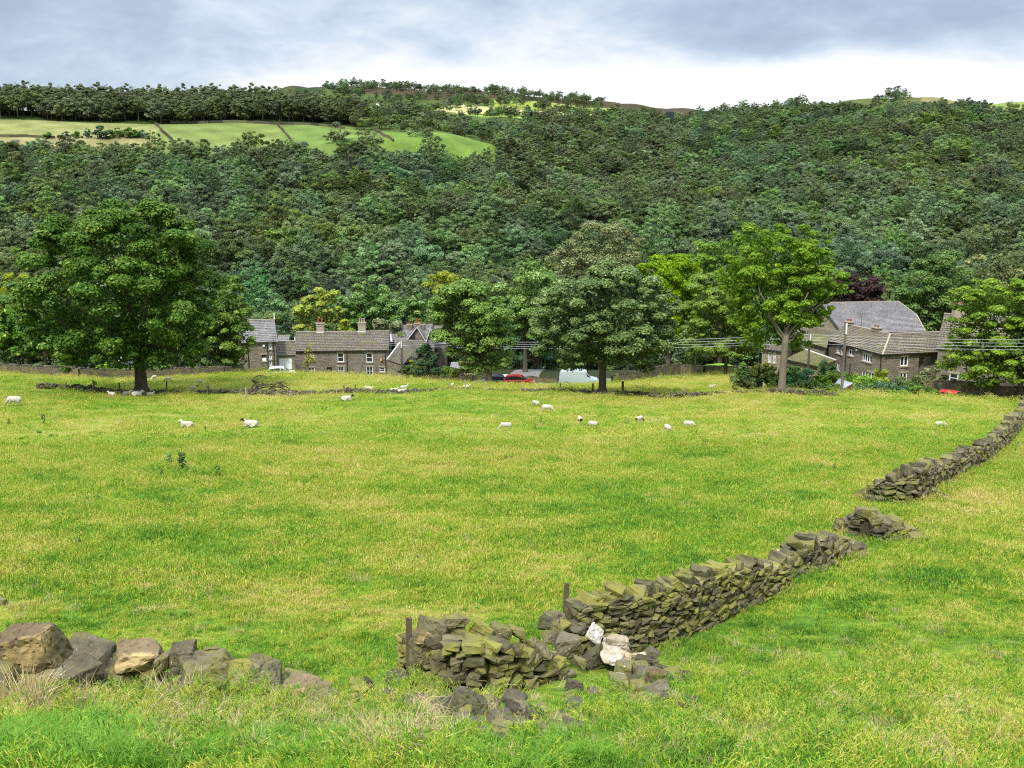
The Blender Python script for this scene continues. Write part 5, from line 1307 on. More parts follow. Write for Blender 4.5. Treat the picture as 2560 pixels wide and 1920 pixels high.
mb = h.mb(); s0 = holes_px(A, B, [(994, 926, 1003, 933)])[0]; q = A.lerp(B, (s0[0] + s0[1]) / 2 / (B - A).length); mb.box((q.x, q.y + .15, (s0[2] + s0[3]) / 2), (s0[1] - s0[0], .04, s0[3] - s0[2])); h.part('hatch', mb, BLACKP)

A = P(1004, 915, 141); B = P(1046, 884, 153)
h = House('rear_wing', (A.x, A.y, -28.5), 'stone slated wing sloping down behind the pole right of the cottages', 'cottage')
# its big roof slope faces the camera and runs back to the right
e = Vector((B.x - A.x, B.y - A.y, 0)).normalized()
n = Vector((e.y, -e.x, 0))
A1 = P(1003, 916, 140.5); B1 = P(1045, 882, 146); r0 = P(984, 846, 146); r1 = P(1075, 853, 150)
mb = h.mb(); roofplane(mb, A1, P(1060, 885, 143), r1, r0, .34); h.part('roof', mb, SLATE)
mb = h.mb(); roofplane(mb, r1 + Vector((1.0, 4.5, -2.3)), r0 + Vector((-1.0, 4.5, -2.3)), r0, r1, .34); h.part('rear_roof', mb, SLATE)
A2_ = A1 + Vector((.1, .25, -.2)); B2_ = P(1060, 885, 143) + Vector((0, .25, -.2))
mb = h.mb(); mb.poly([(A2_.x, A2_.y, -29), (B2_.x, B2_.y, -29), B2_, A2_]); mb.poly([(B2_.x, B2_.y, -29), (B2_.x + 1, B2_.y + 7, -29), (r1.x + 1, B2_.y + 7, r1.z - 2.5), r1, B2_]); mb.poly([(A2_.x, A2_.y + 7, -29), (A2_.x, A2_.y, -29), A2_, r0, (A2_.x, A2_.y + 7, r0.z - 2.5)]); h.part('wall', mb, WALLP)
for i, (u, v) in enumerate(((1014, 921), (1021, 917), (1030, 921))):
    mb = h.mb(); p = P(u, v, 141.0); mb.box(p, (.16, .12, 1.5)); h.part('timber_post', mb, DARKDOOR)
mb = h.mb(); mb.beam(A1 + Vector((0, -.05, -.1)), P(1060, 885, 143) + Vector((0, -.05, -.1)), .12, .16); h.part('gutter', mb, BLACKP)

# --- rear gabled cottages
A = P(981, 850, 150); B = P(1083, 856, 151)
h = House('gabled_cottage', (A.x, A.y, -28), 'slate roofed cottage with white edged gables and red chimney pots behind the wing', 'cottage')
bk = block(h, (A.x, A.y), (B.x, B.y), 6.4, -28, A.z - .2, P(1000, 815, 153.2).z - A.z + .2, roofm=SLATEB, over=.2)
verge(h, [bk['A'] - bk['e'] * .2 + Vector((0, -.2, bk['ze'] - .1)), bk['mA'] + Vector((0, 0, bk['zr']))], .22, .12)
# two small cross gables towards the camera
def cross_gable(pu, pv, lu, lv, ru, rv, d, back=4.0, blk=False):
    pk, l, r_ = P(pu, pv, d), P(lu, lv, d), P(ru, rv, d); bb = Vector((0, back, 0))
    mb = h.mb(); mb.poly([l, r_, pk]); mb.poly([Vector((l.x, l.y, l.z - 1.5)), Vector((r_.x, r_.y, r_.z - 1.5)), r_, l]); g = h.part('gable_wall', mb, WALLM)
    mb = h.mb(); roofplane(mb, l + Vector((-.2, -.3, -.15)), l + bb, pk + bb, pk + Vector((0, -.3, .05)), .3); roofplane(mb, r_ + bb, r_ + Vector((.2, -.3, -.15)), pk + Vector((0, -.3, .05)), pk + bb, .3); h.part('gable_roof', mb, SLATEB)
    verge(h, [l + Vector((-.2, -.36, -.1)), pk + Vector((0, -.36, .06)), r_ + Vector((.2, -.36, -.1))], .08, .09)
    return pk
cross_gable(1077, 822, 1069, 853, 1086, 853, 148.5)
pk = cross_gable(1043, 819, 1018, 853, 1062, 853, 149.5)
pA_, pB_ = P(1030, 838, 149.3), P(1035, 848, 149.3); mb = h.mb(); mb.box((pA_ + pB_) / 2 + Vector((0, -.02, 0)), (.45, .08, .8)); h.part('attic_window', mb, BLACKP)
for u, v in ((1023.5, 815), (1042, 812), (1054, 815)): c = P(u, v, 153); chimney(h, (c.x, c.y), .75, .6, c.z - .9, c.z + .15, 1, WALLM, 0, .8, False)
A = P(1086, 850, 156); B = P(1112, 852, 156)
h = House('gabled_cottage', (A.x, A.y, -28), 'small slate roof peak half hidden behind the medium green tree', 'cottage')
block(h, (A.x, A.y), (B.x, B.y), 5.5, -28, A.z - .5, 2.3, roofm=SLATEB)

# --- gabled house on the left with garage
A = P(598, 855, 128); B = P(689, 851, 129.5)
h = House('stone_house', (A.x, A.y, -26.5), 'tall stone house with a grey slate roof right of the huge tree', 'house')
holes = holes_px(A, B, [(671.5, 856, 679.5, 873), (672, 889, 680, 898), (672, 899.5, 680, 914), (653.5, 887, 667, 903)])
bk = block(h, (A.x, A.y), (B.x, B.y), 6.5, -27.5, B.z, P(660, 799, 132.7).z - B.z, holes, roofm=SLATEB, over=.25)
for i, q in enumerate(holes):
    if i < 3: window(h, *bk['front'], q, (1, 1), .13, lintel=i < 1)
q = holes[3]; window(h, *bk['front'], q, (1, 2), .05, BLACKP)
mb = h.mb(); mb.box(bk['front'][0]((q[0] + q[1]) / 2, q[2] + (q[3] - q[2]) * .27, .05), (q[1] - q[0] - .1, .06, (q[3] - q[2]) * .5)); h.part('white_panel', mb, WHITE)
for u in (669, 684.5):
    s_, _ = px_on(A, B, u, 880); pipe(h, bk['A'] + bk['e'] * s_, -27.3, B.z, bk['n'])
mb = h.mb(); s_, z_ = px_on(A, B, 659, 864); mb.box(bk['front'][0](s_, z_, -.08), (.25, .12, .3)); h.part('alarm_box', mb, WHITE)
gutter(h, bk['A'] + Vector((0, 0, B.z - .1)) + bk['n'] * .16, bk['B'] + Vector((0, 0, B.z - .1)) + bk['n'] * .16, bk['n'])
mb = h.mb(); c = bk['mB']; mb.beam(Vector((c.x, c.y, bk['zr'])), Vector((c.x, c.y, bk['zr'] + .85)), .14, .14); h.part('finial', mb, LEAD)
A = P(690, 888, 131); B = P(737, 887, 131.6)
h = House('garage', (A.x, A.y, -26.8), 'small stone garage with a wide white door between the tall house and the cottages', 'garage')
hh = holes_px(A, B, [(697, 895.5, 730.5, 923)])
bk = block(h, (A.x, A.y), (B.x, B.y), 5.0, -27.8, A.z, 1.45, hh, roofm=SLATE, over=.15)
q = hh[0]; mb = h.mb(); ns = 12
for i in range(ns):
    s0 = q[0] + (q[1] - q[0]) * i / ns; s1 = q[0] + (q[1] - q[0]) * (i + 1) / ns
    mb.box(bk['front'][0]((s0 + s1) / 2, (q[2] + q[3]) / 2, .12 + .012 * (i % 2)), (s1 - s0, .05, q[3] - q[2]))
h.part('garage_door', mb, WHITE)
mb = h.mb(); c = bk['mB']; mb.beam(Vector((c.x, c.y, bk['zr'])), Vector((c.x, c.y, bk['zr'] + .6)), .12, .12); h.part('finial', mb, LEAD)
A = P(692, 861, 145); B = P(716, 860, 145)
h = House('garden_outbuilding', (A.x, A.y, -28), 'pale roofed outbuilding glimpsed between the tall house and the conifer', 'outbuilding')
block(h, (A.x, A.y), (B.x, B.y), 4, -28, A.z, 1.0, roofm=SLATEB, wallm=WALLP)

# --- farmhouse on the right
C0 = P(2208, 883, 112); ze = C0.z
def onz(u, v, z):
    a, b = ray(u, v); d = z / b; return Vector((a * d, d, z))
L0 = onz(2069, 847.5, ze); e1 = Vector((L0.x - C0.x, L0.y - C0.y, 0)); L1 = e1.length; e1.normalize()
e2 = Vector((e1.y, -e1.x, 0)); e2 = e2 if e2.x > 0 else -e2
wF = (onz(2304, 880, ze) - C0).length
h = House('farmhouse', (C0.x, C0.y, -24.5), 'stone farmhouse with mullioned white windows on two sides at the garden', 'farmhouse')
hw = 2.7; rise = 1.75
C1 = C0 + e1 * L1; F1 = C0 + e2 * wF
zb = -26.0
hl = holes_px(C1, C0, [(2091.5, 864, 2099.5, 884.5), (2103.5, 866.5, 2114, 889), (2122, 872, 2133.5, 891), (2156.5, 881.5, 2178, 907.5), (2092, 905.5, 2099, 928), (2104, 909, 2112, 932), (2155, 926, 2167, 946), (2170, 929, 2190, 950)])
hf = holes_px(C0, F1, [(2252, 890, 2270, 915), (2250, 932.5, 2267, 951.5)])
mb = h.mb(); fl = facade(mb, C1, C0, zb, ze, hl); ff = facade(mb, C0, F1, zb, ze, hf); facade(mb, F1, F1 + e1 * L1, zb, ze); facade(mb, F1 + e1 * L1, C1, zb, ze)
W2 = 5.2; G0 = F1 + e1 * .8; G1 = G0 + e2 * W2
facade(mb, G0, G1, zb, ze, [(1.2, 2.4, ze - 1.9, ze - .8)]); facade(mb, G1, G1 + e1 * 5, zb, ze)
h.part('wall', mb, WALLM)
for i, q in enumerate(hl): window(h, *fl, q, ((2, 1), (2, 1), (2, 1), (4, 1), (2, 1), (2, 1), (2, 1), (3, 1))[i], .085, lintel=i in (3, 7), mull=.12)
for q in hf: window(h, *ff, q, (2, 1), .12, mull=.14)
ov = .22; kk = ov * rise / hw
ec = C0 - e1 * ov - e2 * ov; ec.z = ze - kk
eL = C1 + e1 * ov - e2 * ov; eL.z = ze - kk
H = C0 + (e1 + e2) * hw; H.z = ze + rise
RL = C1 + e1 * ov + e2 * hw; RL.z = ze + rise
eR = F1 + e2 * (W2 + ov) - e1 * ov; eR.z = ze - kk
RR = F1 + e2 * (W2 + ov) + e1 * hw; RR.z = ze + rise
mb = h.mb()
roofplane(mb, eL, ec, H, RL, .34); roofplane(mb, ec, eR, RR, H, .34)
k1 = C1 + e1 * ov + e2 * (2 * hw + ov); k1.z = ze - kk; k2 = C0 + e1 * (2 * hw + ov) + e2 * (2 * hw + ov); k2.z = ze - kk; k3 = F1 + e2 * (W2 + ov) + e1 * (2 * hw + ov); k3.z = ze - kk
roofplane(mb, k2, k1, RL, H, .34); roofplane(mb, k3, k2, H, RR, .34)
rf = h.part('roof', mb, SLATEF)
verge(h, [RL, H, RR], .26, .10, STONEL, 'ridge'); verge(h, [ec, H], .2, .10, STONEL, 'hip')
gutter(h, C1 + Vector((0, 0, ze - .1)) - e2 * .14, C0 + Vector((0, 0, ze - .1)) - e2 * .14, -e2) if False else None
def at0(p, z): return Vector((p.x, p.y, z))
gutter(h, at0(C1 - e2 * .15, ze - .14), at0(C0 - e2 * .15, ze - .14), -e2); gutter(h, at0(C0 - e1 * .15, ze - .14), at0(F1 - e1 * .15, ze - .14), -e1)
pipe(h, at0(C0 + e1 * .25, 0), zb, ze, -e2)
for u in (2115, 2127): s_, _ = px_on(C1, C0, u, 900); pipe(h, C1 - e1 * s_, zb if u == 2115 else ze - 4.2, ze - (0 if u == 2115 else 2.2), -e2)
for u, npot in ((2121, 2), (2189, 2)):
    # find the place on the ridge seen in column u
    best = min((abs((RL.lerp(H, t).x / RL.lerp(H, t).y * F * 0.99 + 1280) - u), t) for t in [i / 60 for i in range(61)])[1]
    c = RL.lerp(H, best); chimney(h, (c.x, c.y), 1.15, .7, c.z - .4, c.z + .35, npot, WALLM, math.atan2(e1.y, e1.x), .28, False)
mb = h.mb(); c = RL.lerp(H, .35); mb.tube([c, c + Vector((0, 0, 1.9))], .025, 4); mb.tube([c + Vector((-.5, 0, 1.7)), c + Vector((.5, 0, 1.7))], .02, 4); h.part('aerial', mb, BLACKP)
s_, z_ = px_on(C1, C0, 2145, 873); mb = h.mb(); p = C1 - e1 * s_ - e2 * .12; mb.box((p.x, p.y, z_), (.3, .3, .3)); h.part('security_light', mb, WHITE)

# --- barn with the big slate roof
r0 = P(2048, 757, 139); r1 = P(2245, 753.5, 141.5); q0 = P(2104, 833, 131.5); q1 = P(2313, 829, 134.5)
h = House('barn', (q0.x, q0.y, -25.5), 'large barn with a broad blue grey slate roof behind the farmhouse', 'barn')
mb = h.mb(); mid = q1.lerp(r1, .45) + Vector((.55, 0, .35))
# right edge bows a little: build the slope in two panels
roofplane(mb, q0, q1, mid, q0.lerp(r0, .45), .28); roofplane(mb, q0.lerp(r0, .45), mid, r1, r0, .28)
bk0 = r0 + Vector((-2.3, 7.5, q0.z - r0.z)); bk1 = r1 + Vector((-2.0, 7.5, q1.z - r1.z)); roofplane(mb, bk1, bk0, r0, r1, .3)
h.part('roof', mb, SLATEB); verge(h, [q1, mid, r1], .14, .08, STONEL); verge(h, [q0, r0], .22, .12, BLACKP, 'barge_board'); verge(h, [r0, r1], .3, .1, STONEL, 'ridge', .02)
gz = -26
ia = q0 + Vector((.15, .35, -.2)); ib = q1 + Vector((-.25, .35, -.2)); ic = bk1 + Vector((-.25, -.35, -.2)); idd = bk0 + Vector((.15, -.35, -.2))
mb = h.mb()
for a, b in ((ia, ib), (ib, ic), (ic, idd), (idd, ia)): facade(mb, a, b, gz, min(a.z, b.z))
mb.poly([at0(idd, min(idd.z, ia.z)), at0(ia, min(idd.z, ia.z)), r0 + Vector((.15, 0, -.15))]); mb.poly([at0(ib, min(ic.z, ib.z)), at0(ic, min(ib.z, ic.z)), r1 + Vector((-.2, 0, -.15))])
h.part('wall', mb, WALLP)
# --- mossy wings left of the farmhouse
def lean(name, label, quad, d4, wallbase, mat, wm=WALLM, win=None, flash=False, cat='outbuilding'):
    e0, e1_, r1_, r0_ = [P(u, v, d) for (u, v), d in zip(quad, d4)]
    h = House(name, (e0.x, e0.y, wallbase), label, cat)
    mb = h.mb(); roofplane(mb, e0, e1_, r1_, r0_, .36); h.part('roof', mb, mat)
    i0 = e0 + Vector((.15, .25, -.12)); i1 = e1_ + Vector((-.15, .25, -.12))
    mb = h.mb(); hs = holes_px(i0, i1, win) if win else []
    fr = facade(mb, i0, i1, wallbase, min(i0.z, i1.z), hs)
    zt = min(i0.z, i1.z); mb.poly([at0(i0, zt), at0(i1, zt), i0 if i0.z > i1.z else i1])
    facade(mb, i1, (r1_.x - .15, r1_.y, 0), wallbase, zt); facade(mb, (r0_.x + .15, r0_.y, 0), i0, wallbase, zt); facade(mb, (r1_.x, r1_.y, 0), (r0_.x, r0_.y, 0), wallbase, min(r0_.z, r1_.z) - .1)
    mb.poly([at0(i0, zt), at0(Vector((r0_.x + .15, r0_.y, 0)), zt), r0_ + Vector((.15, 0, -.1)), i0]); mb.poly([at0(i1, zt), i1, r1_ + Vector((-.15, 0, -.1)), at0(Vector((r1_.x - .15, r1_.y, 0)), zt)])
    h.part('wall', mb, wm)
    for q in hs: window(h, *fr, q, (2, 1), .07, WHITE, lintel=False)
    if flash: verge(h, [r0_, r1_], .18, .14, LEAD, 'flashing')
    mb = h.mb(); mb.beam(e0 + Vector((0, -.06, -.06)), e1_ + Vector((0, -.06, -.06)), .12, .12); h.part('gutter', mb, BLACKP)
    return h
lean('mossy_wing', 'wing with a mossy stone slate roof joining barn and farmhouse', [(2008, 853), (2067, 870), (2074, 838), (2022, 833)], [119.5, 119, 125, 126], -26, SLATEM)
lean('mossy_lean_to', 'lower lean to with a yellow green mossy roof and white flashing', [(1964, 898), (2052, 918), (2090, 901), (2013, 874)], [114, 113, 117.5, 118.5], -26, SLATEM, flash=True, win=[(1982, 908, 1992, 922)])
h = lean('stone_cottage', 'pale stone cottage half hidden behind the pale tree trunk', [(1904, 872), (1966, 880), (1990, 845), (1925, 842)], [121, 120, 125, 126], -26, SLATE, WALLP, win=[(1921, 880, 1927, 906), (1933, 881, 1938, 908)], cat='cottage')
h = lean('stone_cottage', 'pale gabled stone wall with white window beside the lattice pole', [(1962, 876), (2010, 872), (2020, 820), (1990, 818)], [124, 123.5, 129, 129], -26, SLATE, WALLP, win=[(1996, 876 - 2 + 3, 2003, 886)], cat='cottage')
# --- house behind the far right tree
A = P(2343, 898, 110); B = P(2640, 905, 104)
h = House('stone_house', (A.x, A.y, -25), 'large dark stone house mostly hidden by the bright tree at the lane end', 'house')
hh = holes_px(A, B, [(2374, 933, 2394, 958), (2512, 896, 2532, 924), (2588, 900, 2605, 925)])
bk = block(h, (A.x, A.y), (B.x, B.y), 8.5, -26, A.z + 1.3, 3.4, hh, roofm=SLATE)
for q in hh: window(h, *bk['front'], q, (1, 2), .10)
c = bk['mA'] + bk['e'] * 1.5; chimney(h, (c.x, c.y), 1.2, .8, bk['zr'] - .4, bk['zr'] + 1.1, 2, STONEL, 0, .4, False)

# --- sheds, huts
A = P(2083, 973, 92.5); 
h = House('garden_shed', (A.x, A.y, A.z - 1.5), 'small red timber shed with a grey felt roof behind the tall pole', 'shed')
sA, sB, sC, sD = P(2083, 967, 92.5), P(2102, 976, 91), P(2133, 958, 94), P(2097, 946, 95.5)
mb = h.mb(); roofplane(mb, sA, sB, sC, sD, 3, .03); h.part('roof', mb, plain('grey_roofing_felt', (.36, .35, .36), .9, .1, .12))
mb = h.mb(); dz = Vector((0, 0, -1.6)); i_ = [p + Vector((0, .08, -.06)) for p in (sA, sB, sC, sD)]
for a, b in ((0, 1), (1, 2), (2, 3), (3, 0)): mb.poly([i_[a] + dz, i_[b] + dz, i_[b], i_[a]])
h.part('wall', mb, plain('red_brown_timber', (.36, .075, .025), .7, .2, .3, 8))
A = P(1128, 917, 138); B = P(1170, 923, 136)
h = House('garden_shed', (A.x, A.y, -27.5), 'long dark shed with a pale sloping roof beyond the medium green tree', 'shed')
p0, p1, p2, p3 = P(1125, 917, 137), P(1168, 926, 135), P(1150, 906, 140), P(1128, 905, 141)
mb = h.mb(); roofplane(mb, p0, p1, p2 + Vector((1.2, 0, 0)), p3, 3, .03); h.part('roof', mb, SLATEB)
mb = h.mb(); 
for a, b in ((p0, p1), (p1, p2 + Vector((1.2, 0, 0))), (p3, p0)): mb.poly([a + dz + Vector((0, .1, 0)), b + dz + Vector((0, .1, 0)), b + Vector((0, .1, -.05)), a + Vector((0, .1, -.05))])
h.part('wall', mb, DARKDOOR)

# --- boundary walls round the village
def mwall(name, label, px, tops, w_=.4, mat=WALLF, d=None, cat='stone wall', cap=True):
    pts = []
    for i, ((u, v), t) in enumerate(zip(px, tops)):
        dd = d[i] if d else hit(u, v).y
        b = P(u, v, dd); pts.append((b, P(u, t, dd).z))
    root = empty(name, pts[0][0], label, cat); root['kind'] = 'thing'
    mb = MB(root.location); cb = MB(root.location)
    for (a, za), (b, zb_) in zip(pts[:-1], pts[1:]):
        n = max(1, int((b - a).length / 2.0)); 
        e = (b - a); e.z = 0; e.normalize(); nn = Vector((e.y, -e.x, 0)) * w_ / 2
        for i in range(n):
            p, q = a.lerp(b, i / n), a.lerp(b, (i + 1) / n); z1, z2 = za + (zb_ - za) * i / n, za + (zb_ - za) * (i + 1) / n
            p0 = Vector((p.x, p.y, min(p.z, zg(p.x, p.y)) - .4)); q0 = Vector((q.x, q.y, min(q.z, zg(q.x, q.y)) - .4)); p1 = Vector((p.x, p.y, z1)); q1_ = Vector((q.x, q.y, z2))
            mb.poly([p0 + nn, q0 + nn, q1_ + nn, p1 + nn]); mb.poly([q0 - nn, p0 - nn, p1 - nn, q1_ - nn]); mb.poly([p1 + nn, q1_ + nn, q1_ - nn, p1 - nn])
            s = 0; L = (q - p).length
            while cap and s < L:
                c = p1.lerp(q1_, min(s / L, 1)); put_hull(cb, c + Vector((0, 0, .05)), (random.uniform(.3, .6), w_ * 1.1, random.uniform(.14, .3)), rotm(random.uniform(-.1, .1), random.uniform(-.15, .15), math.atan2(e.y, e.x)))
                s += .42
    link('wall_face', mb.mesh('wall_face', mat), root)
    if cap: link('coping', cb.mesh('coping', ROCK_DARK), root)
    return root
mwall('boundary_wall', 'curved dark stone boundary wall behind the huge tree', [(-80, 925), (0, 931), (100, 938), (200, 944), (290, 946), (390, 943), (480, 938), (560, 934), (604, 932)], [912, 912, 916, 921, 926, 923, 920, 918, 919])
mwall('boundary_wall', 'low stone wall before the garage and the tall house', [(612, 930), (680, 929), (740, 932)], [926, 925, 928])
mwall('boundary_wall', 'lane wall left of the dark blue car', [(1055, 944), (1090, 950), (1180, 955), (1215, 962)], [934, 938, 938, 944], d=[128, 129, 131, 133])
mwall('boundary_wall', 'low wall between the red car and the white van', [(1318, 958), (1360, 960), (1395, 962)], [942, 944, 948], d=[134, 133, 132])
mwall('boundary_wall', 'sloping grass topped wall right of the umbrella shaped tree', [(1530, 942), (1590, 938), (1650, 932), (1702, 922)], [940, 931, 917, 909], d=[126, 128, 131, 134])
mwall('boundary_wall', 'dark straight wall below the bright spreading tree', [(1704, 938), (1760, 938), (1815, 936), (1850, 938), (1905, 940)], [915, 916, 917, 918, 920])
mwall('boundary_wall', 'high dark lane wall behind the small red car', [(2305, 1000), (2400, 1010), (2500, 1016), (2640, 1022)], [955, 955, 968, 972], d=[99, 98, 97, 96])
mwall('boundary_wall', 'short garden wall at the left corner of the vegetable garden', [(1828, 957), (1850, 965), (1885, 971)], [941, 952, 962])
b_ = P(2525, 992, 97.2); mb = MB(b_); mb.box(b_ + Vector((0, 0, 0)), (.42, .06, .55)); mb.box(b_ + Vector((0, .02, -.5)), (.06, .05, .6)); o_ = mb.build('notice_board', WHITE); o_.location = b_; tag(o_, 'small white notice board standing against the dark lane wall', 'sign')
# rustic low wall running across the field
lw = [(98, 972, 958), (160, 972, 962), (220, 979, 966), (300, 984, 976), (345, 986, 978), (420, 984, 976), (520, 984, 976), (600, 985, 974), (650, 987, 976), (720, 990, 979), (800, 985, 977), (880, 982, 971), (960, 984, 976), (1020, 982, 975), (1080, 978, 973)]
lw2 = [(1090, 975, 970), (1180, 974, 970), (1260, 977, 974), (1330, 978, 973), (1400, 977, 973), (1470, 982, 976), (1520, 985, 979), (1580, 988, 979), (1640, 994, 984), (1700, 994, 981), (1760, 988, 982), (1830, 982, 978), (1900, 982, 977)]
lw3 = [(1905, 982, 975), (1960, 984, 974), (2010, 988, 978), (2060, 988, 976), (2095, 989, 982)]
for pl, lb in ((lw, 'tumbled low stone wall crossing the pasture under the huge tree'), (lw2, 'thin line of tumbled stones crossing under the umbrella shaped tree'), (lw3, 'heap line of stones edging the vegetable garden')):
    dry_wall('low_stone_wall', lb, wall_path([(a, b) for a, b, c in pl], [c for a, b, c in pl]), ROCK_DARK, width=.7, seed=len(pl), unit_l=(.25, .6), ch=(.14, .28), cope=(.18, .42), rough=2.5, cope_parts=False, both=False, fine=False)
stone_big = hit(1690, 992)

# --- lane
def sheet(name, px, mat, lab, lift=.03):
    V = [hit(u, v) if d is None else P(u, v, d) for u, v, d in px]
    mb = MB(); xs = [p.x for p in V]; 
    return V
lane_c = [(-6.0, 131.5), (2, 132.0), (8, 132), (14, 131.5), (20, 132)]
me_v = []; me_f = []
N_ = 60
for i in range(N_):
    x = -9 + 34 * i / (N_ - 1)
    for j in range(8):
        y = 129.6 + j * .75 + .4 * math.sin(x * .3)
        me_v.append((x, y, zg(x, y) + .05))
for i in range(N_ - 1):
    for j in range(7): me_f.append((i * 8 + j, (i + 1) * 8 + j, (i + 1) * 8 + j + 1, i * 8 + j + 1))
base = len(me_v)
for i in range(30):
    t = i / 29; cx = 1.3 + 1.0 * t + 1.2 * t * t; y = 134.5 + 26 * t
    for j in range(4):
        x = cx + (j - 1.5) * 1.5; me_v.append((x, y, zg(x, y) + .06))
for i in range(29):
    for j in range(3): me_f.append((base + i * 4 + j, base + i * 4 + j + 1, base + (i + 1) * 4 + j + 1, base + (i + 1) * 4 + j))
me = bpy.data.meshes.new('road'); me.from_pydata(me_v, [], me_f); me.materials.append(plain('worn_lane_surface', (.20, .185, .165), .95, .1, .3, 1.5)); me.update()
tag(link('road', me), 'worn grey village lane', 'lane', kind='structure')

# --- utility poles and wires
PW = plain('creosoted_pole', (.075, .06, .05), .9, .1, .3, 4)
def pole(u, vb, vt, d, r_, label, mat=PW, arm=True, name='utility_pole'):
    b = P(u, vb, d); b.z = min(b.z, zg(b.x, b.y)) - .1; t = P(u, vt, d); t.x = b.x
    root = empty(name, b, label, 'utility pole', 'wooden utility poles of the village')
    H = t.z - b.z
    mb = MB(); mb.tube([(0, 0, 0), (0, 0, H * .5), (0, 0, H)], [r_, r_ * .88, r_ * .75], 10); link('shaft', mb.mesh('shaft', mat, True), root)
    if arm:
        mb = MB(); mb.box((0, -r_ - .03, H - .5), (.14, .08, 1.0)); link('insulator_bracket', mb.mesh('insulator_bracket', LEAD), root)
    return t
t1 = pole(1005.4, 943, 851, 137, .16, 'pole right of the cottage row carrying four pale wires')
t2 = pole(2019, 940, 836, 108, .15, 'pole standing in front of the mossy roofs')
t3 = pole(2103.5, 988, 807, 87, .135, 'tallest pole rising in front of the farmhouse', plain('grey_pole', (.12, .10, .075), .9, .1, .3, 4))
pole(623.6, 932, 845, 119, .09, 'thin dark pole before the tall left house', arm=False)
pole(301, 946, 872, 116, .09, 'pale yellowish pole left of the huge tree trunk', plain('pale_pole', (.42, .38, .19), .9, .1, .2, 4), arm=False)
pole(1953, 970, 870, 104, .09, 'thin black pole just right of the pale tree trunk', BLACKP, arm=False)
pole(1895, 930, 862, 117, .06, 'thin black pole against the pale cottage', BLACKP, arm=False)
WIRE = plain('pale_overhead_wire', (.50, .52, .52), .5, .4, .05)
def wire(a, b, sag, label, r_=.015):
    mb = MB(a); pts = [Vector(a).lerp(Vector(b), i / 28) - Vector((0, 0, sag * 4 * (i / 28) * (1 - i / 28))) for i in range(29)]
    mb.tube(pts, r_, 4); o = mb.build('overhead_wire', WIRE); o.location = a; return tag(o, label, 'wire', 'overhead wires between the poles')
nm = ['topmost', 'second highest', 'third highest', 'lowest']
ga, gb, gc, gd = [839.4, 844, 847.7, 851.8], [829, 835, 841, 846], [829, 837, 843.5, 849.5], [833, 840, 845, 851]
for i in range(4):
    p1 = Vector((t1.x, t1.y, t1.z + .05 - i * .26)); p2 = Vector((t2.x, t2.y, t2.z - i * .32))
    wire(p1, p2, .55, nm[i] + ' of the four wires spanning past the umbrella shaped tree')
    p3 = P(2780, 848 + i * 9, 84)
    wire(Vector((t2.x, t2.y, t2.z - i * .32)) if i < 4 else t3, p3, .25, nm[i] + ' of the four wires running right from the mossy roof pole')
    p0 = P(560, 780 + i * 7, 176)
    wire(p1, p0, .9, nm[i] + ' of the four wires passing behind the cottage chimneys')

# --- far farmhouses
for (u, v, w_, hgt, d, lb, wm, nm_) in [
    (278, 252, 13, 13, 720, 'white farmhouse glimpsed through the hilltop tree belt', WHITE, 'distant_farmhouse'),
    (944, 258, 8, 4, 960, 'small white cottage on the far skyline fields', WHITE, 'distant_farmhouse'),
    (1112, 256, 18, 8, 1000, 'grey gabled farmhouse on the far moor edge', WALLP, 'distant_farmhouse'),
    (1165, 260, 14, 5, 1010, 'long pale farm building beside the moor edge farmhouse', LEAD, 'distant_farmhouse'),
    (1192, 260, 9, 4, 1015, 'smallest pale building right of the moor edge farm', LEAD, 'distant_farmhouse'),
    (1676, 281, 17, 8, 900, 'dark green barn in the dip of the skyline', plain('dark_sheeting', (.02, .03, .03)), 'distant_barn'),
    (1900, 262, 7, 3, 930, 'tiny white roof on the right hand skyline', WHITE, 'distant_farmhouse')]:
    c = P(u, v + hgt / 2, d); W = w_ / F * d; H = hgt / F * d
    h = House(nm_, c, lb, 'farmhouse' if 'barn' not in nm_ else 'barn')
    block(h, (c.x - W / 2, c.y), (c.x + W / 2, c.y), W * .5, c.z - 6, c.z + H * .5, H * .5, roofm=SLATE if 'barn' not in nm_ else plain('dark_roof', (.03, .04, .045)), wallm=wm, course=1.0)
# --- walls and shrubs on the hill pasture
for pts_, lb in [([(335, 268), (350, 285), (372, 304)], 'short field wall on the far hill between the straw and green fields'), ([(600, 270), (614, 286), (628, 304)], 'field wall on the far hill between the two green fields'),
                 ([(812, 283), (828, 294), (850, 306)], 'rightmost field wall on the far hill pasture'), ([(0, 296), (60, 296), (118, 299)], 'low broken wall along the straw field on the far hill'), ([(368, 265.5), (450, 266), (600, 269), (745, 279)], 'dark wall along the foot of the hilltop tree belt')]:
    P_ = [hit(a * K, b * K, 500) for a, b in pts_]
    root = empty('hill_field_wall', P_[0], lb, 'field wall'); root['kind'] = 'thing'
    mb = MB(root.location)
    for a, b in zip(P_[:-1], P_[1:]):
        n = max(2, int((b - a).length / 5))
        for i in range(n):
            p, q = a.lerp(b, i / n), a.lerp(b, (i + 1) / n)
            p.z = zg(p.x, p.y); q.z = zg(q.x, q.y)
            mb.beam(p + Vector((0, 0, .6)), q + Vector((0, 0, .6)), .8, 1.5 + .4 * random.random())
    link('wall_face', mb.mesh('wall_face', ROCK_DARK), root)
